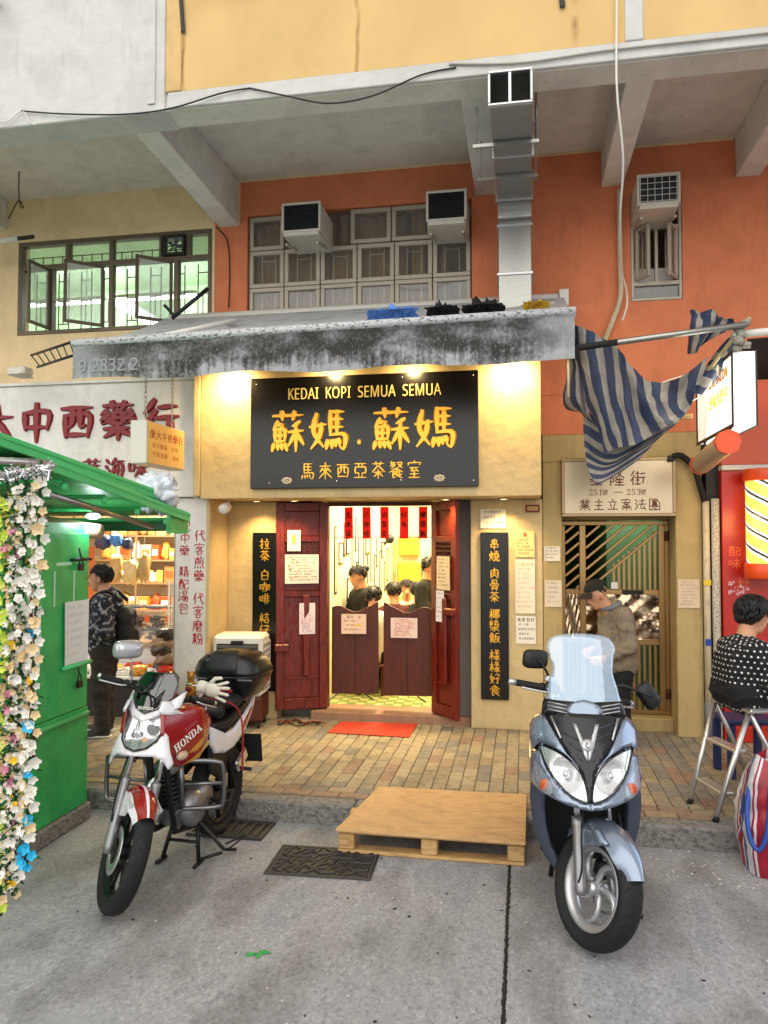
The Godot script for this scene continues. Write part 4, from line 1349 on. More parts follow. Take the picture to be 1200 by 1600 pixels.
# ---------- inside the restaurant ----------
func build_inside() -> void:
	var r:=struct_node("dining_room")
	one_box(r,"left_wall",M.inner_yellow,-2.16,-2.06,.2,3.2,-12.2,-7.73)
	one_box(r,"right_wall",M.inner_yellow,.2,.3,.2,3.2,-12.2,-7.75)
	one_box(r,"rear_wall",M.inner_yellow,-2.16,.3,.2,3.2,-12.4,-12.2)
	one_box(r,"front_wall",M.inner_yellow,-.62,.2,.2,3.2,-7.8,-7.752)
	one_box(r,"front_header",M.inner_yellow,-2.06,-.62,2.32,3.2,-7.8,-7.73)
	one_box(r,"ceiling",M.white_paint,-2.16,.3,3.2,3.3,-12.4,-7.73)
	one_box(r,"tile_dado",mat("dado_green",Color(.55,.72,.42),.4),-2.058,.2,.22,1.0,-12.2,-12.185)
	var fl:=mat("floor_tile",Color(.8,.76,.55),.35)
	one_box(r,"floor_bed",M.paver_bed,-2.16,.3,.1,.214,-12.4,-7.851)
	rng.seed=31
	var light_t:=flat()
	var green_t:=flat()
	var tile:=boxmesh(V(.093,.006,.093),.002)
	var gt:=mat("floor_tile_green",Color(.52,.62,.34),.35)
	var n:=0
	for j in 40:
		for i in 20:
			var c:=V(-1.98+i*.098,.218,-7.9-j*.098)
			var dark:=(i+j)%2==0
			if j<9 and i<12:
				part(r,"floor_tile",tile,gt if dark else fl,Transform3D(Basis(),c))
			else:
				box(green_t if dark else light_t,c,V(.093,.006,.093))
	put(r,"far_tiles",light_t,fl).set_meta("kind","stuff")
	put(r,"far_tiles",green_t,gt).set_meta("kind","stuff")
	for q in [[-1.5,-8.9,"near the door"],[-.9,-10.8,"at the back"]]:
		var lp:=thing("ceiling_lamp","lit ceiling panel lamp inside the restaurant %s"%q[2],"lamp",Vector3.ZERO,.0,"ceiling lamps in the restaurant")
		one_box(lp,"housing",M.white_enamel,q[0]-.17,q[0]+.17,3.15,3.199,q[1]-.6,q[1]+.6,.006)
		one_box(lp,"diffuser_light",glow("panel_glow",Color(1.0,.95,.82),2.2),q[0]-.15,q[0]+.15,3.14,3.148,q[1]-.58,q[1]+.58)
		panel_light(lp,"panel_light",V(q[0],3.13,q[1]),V(q[0],0,q[1]),.3,1.16,Color(1.0,.91,.7),8.0)
	var dark:=mat("frame_wood",Color(.16,.1,.06),.5)
	var mount:=mat("frame_mount",Color(.92,.9,.84),.6)
	var fr:=[[8.3,1.55,.1,.75],[8.55,1.62,.2,.25],[8.74,1.78,.08,.4],[8.92,1.7,.19,.2],[9.0,1.18,.28,.28],[9.17,1.54,.1,.8],[9.36,1.84,.09,.42],[9.42,1.3,.09,.4],[9.56,1.66,.12,.6],[9.72,1.13,.16,.2],[9.86,1.52,.1,.62],[10.08,1.7,.22,.26],[10.1,1.28,.1,.66],[10.34,1.5,.11,.6],[10.6,1.3,.11,.52],[10.75,1.58,.11,.4],[11.0,1.3,.11,.62],[11.2,1.62,.2,.24],[11.35,1.22,.1,.45],[11.6,1.38,.12,.5]]
	for i in fr.size():
		var q: Array=fr[i]
		var t:=thing("picture_frame","%s dark frame on the restaurant wall, %s inwards from the door"%["tall narrow" if q[3]>.5 else "slim upright" if q[3]>2.0*q[2] else "small squarish",ORDINAL[i]],"frame",Vector3.ZERO,.0,"picture frames in the restaurant")
		var st:=flat()
		var z0: float=-q[0]-q[2]*.5
		var z1: float=-q[0]+q[2]*.5
		var y0: float=q[1]-q[3]*.5+.15
		var y1: float=q[1]+q[3]*.5+.15
		span(st,-2.058,-2.048,y0,y0+.02,z0,z1)
		span(st,-2.058,-2.048,y1-.02,y1,z0,z1)
		span(st,-2.058,-2.048,y0+.014,y1-.014,z0,z0+.026)
		span(st,-2.058,-2.048,y0+.014,y1-.014,z1-.026,z1)
		put(t,"moulding",st,dark)
		one_box(t,"print",mount,-2.056,-2.05,y0+.014,y1-.014,z0+.026,z1-.026)
	var ycab:=mat("cabinet_yellow",Color(.76,.6,.2),.5)
	for q in [[-1.95,-1.63,1.66,1.98,"upper"],[-1.97,-1.6,1.25,1.55,"lower"]]:
		var t:=thing("yellow_cabinet","%s yellow meter cabinet on the rear wall of the restaurant"%q[4],"cabinet",Vector3.ZERO,.0,"yellow cabinets")
		one_box(t,"case",ycab,q[0],q[1],q[2],q[3],-12.19,-12.02,.01)
		one_box(t,"door",ycab,q[0]+.012,q[1]-.012,q[2]+.012,q[3]-.012,-12.02,-12.008,.004)
	var ff:=thing("wall_fan","black wall fan high on the rear wall of the restaurant","fan")
	var st2:=soft()
	lathe(st2,[V2(.0,.0),V2(.03,.005),V2(.065,.015),V2(.07,.025),V2(.03,.05),V2(.03,.11),V2(.0,.115)],Transform3D(Basis(V(0,0,1),-.5)*Basis(Vector3.RIGHT,-1.5),V(-1.93,1.93,-11.05)),14)
	put(ff,"cage",st2,M.black_plastic)
	var st3:=soft()
	tube(st3,[V(-1.95,1.93,-11.2),V(-2.05,1.85,-11.3)],.02,6)
	put(ff,"bracket",st3,M.black_plastic)
	var sc:=thing("menu_screen","small bluish picture on the rear wall beside the yellow cabinet","picture")
	one_box(sc,"frame",dark,-1.6,-1.4,1.28,1.62,-12.19,-12.16,.005)
	one_box(sc,"print",mat("blue_print",Color(.45,.58,.7),.4),-1.585,-1.415,1.295,1.605,-12.16,-12.157)
	for i in 3:
		var z:=-8.9-i*1.0
		var tb:=thing("dining_table","dark dining table inside, %s from the door"%["first","second","third"][i],"table",V(-1.5,.222,z),.0,"dining tables")
		one_box(tb,"top",M.brown_wood,-.45,.45,.7,.735,-.3,.3,.006)
		for q in [[-.4,-.25],[.4,-.25],[-.4,.25],[.4,.25]]:
			one_box(tb,"leg",M.black_plastic,q[0]-.02,q[0]+.02,.0,.7,q[1]-.02,q[1]+.02)
# ---------- pharmacy ----------
func build_pharmacy() -> void:
	var p:=thing("pharmacy_front","white medicine shop front with a broad signboard and an open shop behind the stall","shopfront")
	one_box(p,"signboard",M.pharmacy_white,-7.6,-3.085,2.34,3.47,-7.38,-6.9,.004)
	var st:=flat()
	span(st,-7.6,-3.07,3.47,3.5,-7.38,-6.875,.004)
	span(st,-3.084,-3.064,2.33,3.47,-7.38,-6.875,.004)
	put(p,"sign_edging",st,M.pharmacy_white)
	one_box(p,"white_column",M.pharmacy_white,-3.32,-2.975,.14,2.335,-7.62,-6.955,.006)
	one_box(p,"column_edge",M.window_alloy,-3.326,-3.321,.14,2.335,-7.0,-6.95)
	one_box(p,"soffit",M.white_paint,-7.6,-3.33,2.34,2.42,-7.9,-7.381)
	one_box(p,"shop_floor",M.grey_render,-7.6,-3.33,.06,.143,-9.8,-7.62)
	one_box(p,"shop_ceiling",M.white_paint,-7.6,-3.0,2.75,2.85,-9.8,-7.62)
	one_box(p,"shop_header",M.white_paint,-7.6,-3.0,2.42,2.75,-7.7,-7.62)
	one_box(p,"rear_wall",M.cream_paint,-7.6,-3.0,.1,2.85,-9.9,-9.7)
	one_box(p,"side_wall",M.cream_paint,-3.1,-3.0,.1,2.85,-9.7,-7.62)
	one_box(p,"side_wall",M.cream_paint,-7.7,-7.6,.1,2.85,-9.7,-7.0)
	letters(p,"大中西藥行",M.crimson_letter,V(-5.22,3.095,-6.9),V(.442,0,0),.36,.375,.17,.028)
	letters(p,"茸海味",M.crimson_letter,V(-4.17,2.625,-6.9),V(.245,0,0),.2,.2,.14,.02)
	letters(p,"參",M.crimson_letter,V(-4.42,2.6,-6.9),Vector3.ZERO,.2,.2,.14,.02)
	var y:=1.965
	for ch in "代客煎藥 代客磨粉":
		if ch!=" ":
			letters(p,ch,M.red_ink,V(-3.065-(1.965-y)*.015,y,-6.955),Vector3.ZERO,.105,.115,.09,.003)
		y-=.128 if ch!=" " else .09
	y=2.06
	for ch in "配中藥 精配湯包":
		if ch!=" ":
			letters(p,ch,M.red_ink,V(-3.215-(2.06-y)*.02,y,-6.955),Vector3.ZERO,.1,.105,.09,.003)
		y-=.118 if ch!=" " else .085
	var lp:=thing("ceiling_lamp","lit ceiling panel lamp inside the medicine shop","lamp")
	one_box(lp,"housing",M.white_enamel,-5.0,-3.6,2.7,2.749,-8.7,-8.3,.006)
	one_box(lp,"diffuser_light",glow("panel_glow_cool",Color(1.0,.97,.9),2.2),-4.98,-3.62,2.69,2.698,-8.68,-8.32)
	panel_light(lp,"panel_light",V(-4.3,2.68,-8.5),V(-4.3,0,-8.5),1.36,.36,Color(1.0,.94,.82),8.0)
	var h:=thing("hanging_sign","small cream hanging board with red characters on two chains before the white sign","sign")
	var face:=Image.create(260,256,false,Image.FORMAT_RGB8)
	face.fill(Color(.93,.76,.45))
	var red:=Color(.62,.13,.07)
	for i in 6:
		ink(face,"廣大中西藥行"[i],14+i*40,40,34,58,red,4)
	for i in 6:
		ink(face,"客中藥海行參"[i],30+i*26+(30 if i>3 else 0),122,22,34,red,2.4)
	for i in 6:
		ink(face,"代客煎藥海味"[i],34+i*26+(34 if i>3 else 0),178,22,34,red,2.4)
	one_box(h,"board",mat("sign_acrylic",Color(.8,.78,.74),.4),-3.225,-3.075,2.565,2.93,-6.62,-5.9,.008)
	var sf:=soft()
	uvquad(sf,V(-3.072,2.92,-5.915),V(-3.072,2.92,-6.605),V(-3.072,2.575,-6.605),V(-3.072,2.575,-5.915))
	put(h,"printed_face",sf,picture("hanging_print",face,.5))
	for q in [-6.0,-6.5]:
		var sc:=soft()
		for i in 13:
			var cc:=V(-3.14,2.95+i*.042,q)
			var ring:=[]
			for k in 9:
				var a:=k*TAU/8
				ring.append(cc+(V(cos(a)*.011,sin(a)*.026,0) if i%2 else V(0,sin(a)*.026,cos(a)*.011)))
			tube(sc,ring,.0035,5,false)
		put(h,"chain",sc,M.galvanised)
	build_pharmacy_goods()
func build_pharmacy_goods() -> void:
	rng.seed=77
	var wood:=mat("shelf_wood",Color(.55,.42,.28),.7)
	var sh:=thing("goods_shelf","tall shelf unit along the rear wall of the medicine shop","shelf")
	for yy in [.62,1.0,1.36,1.66,1.98]:
		one_box(sh,"board",wood,-5.9,-3.12,yy-.02,yy,-9.69,-9.35)
	for xx in [-5.9,-5.0,-4.1,-3.14]:
		one_box(sh,"upright",wood,xx-.012,xx+.012,.145,2.3,-9.345,-9.33)
	var packs:=[Color(.85,.7,.42),Color(.8,.3,.12),Color(.9,.83,.66),Color(.72,.55,.3),Color(.93,.9,.85),Color(.6,.42,.22),Color(.88,.6,.25)]
	var num:=0
	var hues:=["tan","orange","cream","ochre","white","brown","amber"]
	for yy in [1.0,1.36,1.66,1.98]:
		var x:=-5.55
		var pos:=0
		while x<-3.35:
			var w:=rng.randf_range(.07,.16)
			var hh:=rng.randf_range(.14,.26)
			num+=1
			var k:=rng.randi()%packs.size()
			var t:=thing("medicine_box" if num%3 else "herb_bag","%s %s, %s from the left on the %s rear shelf of the medicine shop"%[hues[k],"carton" if num%3 else "herb bag",ORDINAL[mini(pos,19)],{1.0: "lowest",1.36: "second",1.66: "third",1.98: "top"}[yy]],"package",V(x+w*.5,yy+.001,-9.47),rng.randf_range(-.15,.15),"packages on the rear shelf")
			var m:=mat("pack_%d"%k,packs[k],.6)
			if num%3:
				one_box(t,"carton",m,-w*.5,w*.5,0,hh,-.06,.06,.004)
				one_box(t,"label_band",mat("pack_%d"%((k+3)%7),packs[(k+3)%7],.6),-w*.4,w*.4,hh*.3,hh*.7,.0605,.062)
			else:
				var st:=soft()
				pouch(st,V(0,hh*.45,0),V(w*.55,hh*.46,.06),num)
				tube(st,[V(0,hh*.8,0),V(.01,hh*1.05,0)],[.015,.03],6)
				put(t,"sack",st,m)
			pos+=1
			x+=w+rng.randf_range(.01,.04)
	var hang:=[[-4.66,1.9,.13,.15,Color(.2,.27,.42),"dark blue bag"],[-4.5,1.92,.11,.13,Color(.3,.55,.85),"bright blue bag"],[-4.36,1.88,.09,.12,Color(.18,.22,.34),"navy bag"],[-4.5,1.6,.12,.28,Color(.8,.66,.4),"bag of dried fish maw"],[-4.32,1.56,.14,.26,Color(.85,.74,.5),"bag of dried scallops"],[-4.16,1.62,.1,.3,Color(.7,.58,.36),"bag of dried roots"]]
	for q in hang:
		var t:=thing("hanging_bag","%s hung from a cord over the counter of the medicine shop"%q[5],"bag",Vector3.ZERO,.0,"bags hung over the counter")
		var st:=soft()
		pouch(st,V(q[0],q[1],-7.95),V(q[2]*.6,q[3]*.5,.06),int(q[0]*-100.0))
		put(t,"bag",st,mat("bag_%s"%str(q[5]).replace(" ","_"),q[4],.35))
		var s2:=soft()
		tube(s2,[V(q[0],q[1]+q[3]*.4,-7.95),V(q[0]+.01,2.42,-7.95)],.003,5)
		put(t,"cord",s2,M.white_plastic)
	var ob:=thing("orange_banner","orange paper banner with dark characters hanging in the medicine shop","banner")
	var oi:=Image.create(120,280,false,Image.FORMAT_RGB8)
	oi.fill(Color(.88,.42,.16))
	for i in 5:
		ink(oi,"參茸海味行"[i],12,10+i*52,36,42,Color(.25,.06,.04),4)
		ink(oi,"代客煎藥精"[i],70,24+i*40,20,28,Color(.35,.1,.05),2)
	paper(ob,"sheet",picture("orange_banner_print",oi),V(-4.76,1.56,-7.75),.26,.58)
	var s9:=soft()
	tube(s9,[V(-4.76,1.85,-7.75),V(-4.76,2.42,-7.75)],.003,5)
	put(ob,"cord",s9,M.white_plastic)
	var ct:=thing("shop_counter","long stepped counter full of goods at the front of the medicine shop","counter")
	one_box(ct,"base",mat("counter_dark",Color(.16,.13,.11),.7),-5.6,-3.4,.145,.52,-7.95,-7.22)
	one_box(ct,"lower_top",M.white_plastic,-5.62,-3.38,.52,.55,-7.95,-7.18,.005)
	one_box(ct,"riser",M.white_plastic,-5.6,-3.4,.55,.8,-8.3,-7.6)
	one_box(ct,"upper_top",M.stainless,-5.62,-3.38,.8,.83,-8.35,-7.56,.005)
	one_box(ct,"display_glass",M.clear_glass,-4.2,-3.42,.83,1.0,-7.585,-7.58)
	for q in [[-3.9,"brown herbs",Color(.36,.27,.18)],[-3.66,"pale dried slices",Color(.74,.62,.36)],[-4.15,"red dates",Color(.42,.16,.1)]]:
		var t:=thing("glass_jar","square glass jar of %s on the medicine shop counter"%q[1],"jar",V(q[0],.831,-7.75),.0,"glass jars on the counter")
		one_box(t,"glass",M.clear_glass,-.11,.11,.0,.36,-.1,.1,.02)
		var st:=soft()
		for i in 90:
			blob(st,V(rng.randf_range(-.085,.085),rng.randf_range(.02,.27),rng.randf_range(-.075,.075)),V(.028,.018,.024),6)
		put(t,"contents",st,mat("herb_%s"%str(q[1]).replace(" ","_"),q[2],.8))
		one_box(t,"lid",M.grey_plastic,-.1,.1,.361,.39,-.09,.09,.008)
		one_box(t,"price_tag",mat("tag_orange",Color(.85,.35,.15),.7),-.09,-.03,.22,.29,.1005,.103)
	var rk:=thing("wire_rack","white wire rack with hanging packets at the right end of the counter","rack")
	var sw:=flat()
	for i in 9:
		span(sw,-3.585+i*.02,-3.581+i*.02,.92,1.5,-7.4,-7.396)
	for i in 22:
		span(sw,-3.59,-3.42,.92+i*.0275,.924+i*.0275,-7.3955,-7.3915)
	put(rk,"mesh_panel",sw,M.white_enamel)
	var sp:=flat()
	span(sp,-3.6,-3.59,.551,1.5,-7.405,-7.39)
	span(sp,-3.42,-3.41,.551,1.5,-7.405,-7.39)
	put(rk,"legs",sp,M.white_enamel)
	for i in 5:
		var t:=thing("snack_packet","crumpled brown packet piled against the wire rack, %s"%["lowest","second lowest","middle","second highest","highest"][i],"packet",Vector3.ZERO,.0,"packets by the wire rack")
		var st:=soft()
		pouch(st,V(-3.64+.03*sin(i*2.0),.62+i*.085,-7.38),V(.1,.06,.06),i+50)
		put(t,"packet",st,mat("packet_%d"%i,[Color(.32,.22,.15),Color(.55,.42,.3),Color(.25,.18,.13),Color(.62,.5,.38),Color(.2,.16,.14)][i],.3))
	var goods:=[Color(.92,.9,.86),Color(.86,.72,.48),Color(.93,.91,.88),Color(.8,.2,.12),Color(.9,.62,.15),Color(.85,.8,.72)]
	for i in 26:
		var row:=i/13
		var x:=-5.35+(i%13)*.15+rng.randf_range(-.03,.03)
		var k:=rng.randi()%6
		var t:=thing("goods_tray" if i%2 else "plastic_pack","%s of dried goods, %s from the left in the %s row on the counter"%["bulging pack" if i%2==0 else "open tray",ORDINAL[i%13],"front" if row==0 else "back"],"tray" if i%2 else "pack",V(x,.551,-7.3-row*.17),rng.randf_range(-.3,.3),"goods on the counter")
		if i%2:
			one_box(t,"tray",M.white_plastic,-.07,.07,.0,.045,-.07,.07,.006)
			var st:=soft()
			for q in 14:
				blob(st,V(rng.randf_range(-.055,.055),.05+rng.randf_range(0,.02),rng.randf_range(-.055,.055)),V(.022,.016,.02),6)
			put(t,"pieces",st,mat("goods_%d"%k,goods[k],.5))
		else:
			var st:=soft()
			pouch(st,V(0,.05,0),V(.085,.05,.075),i)
			put(t,"bag",st,mat("goods_%d"%k,goods[k],.3))
	for i in 9:
		var t:=thing("paper_carton","%s carton on the upper counter of the medicine shop"%["first","second","third","fourth","fifth","sixth","seventh","eighth","ninth"][i],"carton",V(-5.4+i*.135,.831,-7.72),rng.randf_range(-.2,.2),"cartons on the upper counter")
		var k:=rng.randi()%packs.size()
		one_box(t,"carton",mat("pack_%d"%k,packs[k],.6),-.05,.05,0,rng.randf_range(.1,.2),-.05,.05,.004)
# ---------- gate to the flats ----------
func build_gate() -> void:
	var e:=thing("stair_entrance","ochre tiled entrance pillars around the metal gate between the two shops","entrance")
	one_box(e,"pillar",M.ochre_tile,.18,.355,.14,2.66,-8.1,-7.4,.006)
	one_box(e,"pillar",M.ochre_tile,1.37,1.6,.14,2.66,-8.1,-7.4,.006)
	one_box(e,"header",M.ochre_tile,.18,1.6,2.663,2.92,-7.62,-7.402,.004)
	one_box(e,"upper_band",M.orange_paint,.158,4.0,2.923,3.3,-7.62,-7.41)
	one_box(e,"lintel",M.ochre_tile,.355,1.37,2.12,2.66,-8.0,-7.75)
	one_box(e,"step",M.ochre_tile,.357,1.368,.12,.26,-8.6,-7.58,.008)
	one_box(e,"hall_floor",M.grey_render,.3,1.5,.1,.2,-12.9,-8.6)
	one_box(e,"hall_wall",mat("hall_green",Color(.6,.7,.56),.6),.28,.36,.1,2.7,-12.9,-8.1)
	one_box(e,"hall_wall",mat("hall_green",Color(.6,.7,.56),.6),1.37,1.45,.1,2.7,-10,-8.1)
	one_box(e,"hall_rear",M.hall_green,.3,1.0,.1,2.7,-13.0,-12.9)
	one_box(e,"hall_side",M.hall_green,.92,1.0,.1,2.7,-12.9,-9.1)
	one_box(e,"hall_rear",mat("hall_green",Color(.6,.7,.56),.6),.92,1.45,.1,2.7,-9.1,-9.0)
	one_box(e,"hall_ceiling",M.grey_render,.3,1.45,2.6,2.7,-12.9,-7.99)
	var lp:=thing("hall_lamp","lit greenish lamp inside the stair hall behind the gate","lamp")
	var sl:=soft()
	tube(sl,[V(1.0,2.52,-8.6),V(1.34,2.52,-8.6)],.02,8)
	put(lp,"tube",sl,glow("hall_glow",Color(.85,1.0,.85),3.0))
	panel_light(lp,"tube_light",V(1.17,2.49,-8.6),V(1.17,0,-8.6),.34,.04,Color(.85,1.0,.85),.16)
	var g:=thing("metal_gate","brassy steel gate with diagonal bars, a polished middle panel and upright bars below","gate")
	var brass:=mat("gate_brass",Color(.64,.51,.33),.36,.8)
	var st:=flat()
	frame_rect(st,.36,1.365,.265,2.11,-7.78,-7.72,.04)
	span(st,.535,.595,.305,2.07,-7.778,-7.722,.004)
	span(st,1.27,1.325,.305,2.07,-7.778,-7.722,.004)
	for yy in [1.4,.92]:
		span(st,.4,.535,yy,yy+.05,-7.775,-7.725,.004)
		span(st,.595,1.27,yy,yy+.05,-7.775,-7.725,.004)
	put(g,"frame",st,brass)
	for sect in [[.4,.535],[.595,1.27]]:
		for i in 16:
			var c: float=.42+i*.105
			var x0: float=sect[0]
			var y0:=c+(x0-.4)*.86
			var x1: float=sect[1]
			var y1:=c+(x1-.4)*.86
			if y0<1.45:
				x0+=(1.45-y0)/.86
				y0=1.45
			if y1>2.07:
				x1-=(y1-2.07)/.86
				y1=2.07
			if x1-x0<.03 or (sect[0]>.5 and c+(.62-.4)*.86<1.38):
				continue
			var sb:=flat()
			var d:=V(x1-x0,y1-y0,0)
			box(sb,V((x0+x1)*.5,(y0+y1)*.5,-7.75),V(d.length(),.026,.026),.004,Basis(V(0,0,1),atan2(d.y,d.x)))
			put(g,"diagonal_bar",sb,brass)
	for i in 9:
		var bx:=.86+i*.048
		one_box(g,"upright_bar",brass,bx-.011,bx+.011,1.45,minf(2.07,1.47+(bx-.66)*.86+.05),-7.79,-7.765)
	for i in 13:
		var bx:=.635+i*.05
		one_box(g,"lower_bar",brass,bx-.011,bx+.011,.305,.92,-7.765,-7.74)
	for i in 3:
		one_box(g,"lower_bar",brass,.42+i*.04,.438+i*.04,.305,.92,-7.765,-7.74)
	var mirror:=mat("mirror_sheet",Color(.78,.68,.56),.12,1.0)
	for q in [[.4,.535],[.595,1.27]]:
		var sm:=soft()
		sheet(sm,16,14,func(u,v): return V(lerpf(q[0],q[1],u),lerpf(1.4,.97,v),-7.745+.008*sin(u*14.0+v*5.0)*cos(v*11.0+u*7.0)+.004*sin(u*31.0+v*23.0)))
		put(g,"mirror_panel",sm,mirror)
	one_box(g,"warning_sticker",M.black_gloss,.93,1.13,1.405,1.445,-7.724,-7.7215)
	one_box(g,"paper_label",M.white_plastic,.83,.89,1.455,1.52,-7.72,-7.716)
	var lock:=soft()
	for yy in [1.92,.42]:
		tube(lock,[V(1.345,yy,-7.71),V(1.345,yy+.09,-7.71)],.022,8)
	put(g,"hinge",lock,mat("rust",Color(.3,.15,.08),.9))
	var p:=thing("name_plate","brushed metal plate with brown Chinese characters over the metal gate","sign")
	one_box(p,"plate",M.stainless,.36,1.365,2.155,2.68,-7.398,-7.375,.004)
	var s2:=flat()
	frame_rect(s2,.352,1.373,2.145,2.69,-7.397,-7.362,.03)
	put(p,"border",s2,mat("tarnished_trim",Color(.62,.53,.4),.35,.8))
	letters(p,"基隆街",M.brown_ink,V(.67,2.5,-7.375),V(.185,0,0),.13,.13,.09,.003,false)
	letters(p,"業主立案法團",M.brown_ink,V(.565,2.255,-7.375),V(.124,0,0),.1,.105,.09,.003,false)
	print_text(p,"251",M.brown_ink,V(.662,2.37,-7.373),.055,.003,true)
	letters(p,"號",M.brown_ink,V(.745,2.37,-7.375),Vector3.ZERO,.05,.05,.09,.003,false)
	letters(p,"—",M.brown_ink,V(.865,2.37,-7.375),Vector3.ZERO,.08,.05,.14,.003,false)
	print_text(p,"253",M.brown_ink,V(1.0,2.37,-7.373),.055,.003,true)
	letters(p,"號",M.brown_ink,V(1.085,2.37,-7.375),Vector3.ZERO,.05,.05,.09,.003,false)
	var pp:=thing("drain_pipe","stained cream drain pipe beside the right gate pillar","pipe",Vector3.ZERO,.0,"pipes beside the barber shop")
	var cp:=mat("pipe_cream",Color(.8,.74,.62),.6)
	triplanar(cp,noise_tex(9,.012,[[.22,.72],[.48,1.0],[.9,.94]]),V(3,.8,3))
	var s3:=soft()
	tube(s3,[V(1.625,.45,-7.36),V(1.625,2.28,-7.36)],.03,10)
	put(pp,"pipe",s3,cp)
	var s4:=soft()
	tube(s4,[V(1.625,.142,-7.36),V(1.625,.47,-7.36)],.036,10)
	put(pp,"foot",s4,M.grey_plastic)
	one_box(pp,"sticker",mat("sticker_blue",Color(.1,.25,.6),.5),1.6,1.65,.98,1.04,-7.331,-7.327)
	one_box(pp,"sticker",mat("sticker_yellow",Color(.85,.72,.15),.5),1.59,1.655,1.52,1.57,-7.331,-7.327)
	var p2:=thing("drain_pipe","flaking whitewashed pipe against the red barber shop","pipe",Vector3.ZERO,.0,"pipes beside the barber shop")
	var fl:=mat("flaking_paint",Color(.82,.79,.72),.9)
	triplanar(fl,noise_tex(91,.04,[[.3,.28],[.4,.85],[.6,1.0]]),V(4,2,4))
	relief(fl,47,.05,1.5)
	var s5:=soft()
	tube(s5,[V(1.705,.142,-7.34),V(1.7,1.2,-7.34),V(1.7,2.3,-7.34)],.035,10)
	put(p2,"pipe",s5,fl)
	var du:=thing("black_conduit","bent black conduit from the name plate down to the pipes","conduit")
	var s6:=soft()
	tube(s6,curve([V(1.34,2.69,-7.35),V(1.42,2.69,-7.33),V(1.52,2.58,-7.33),V(1.585,2.38,-7.34),V(1.61,2.28,-7.35)],20),.028,8)
	put(du,"hose",s6,M.black_rubber)
	one_box(du,"junction",M.black_plastic,1.3,1.36,2.645,2.7,-7.36,-7.33,.006)
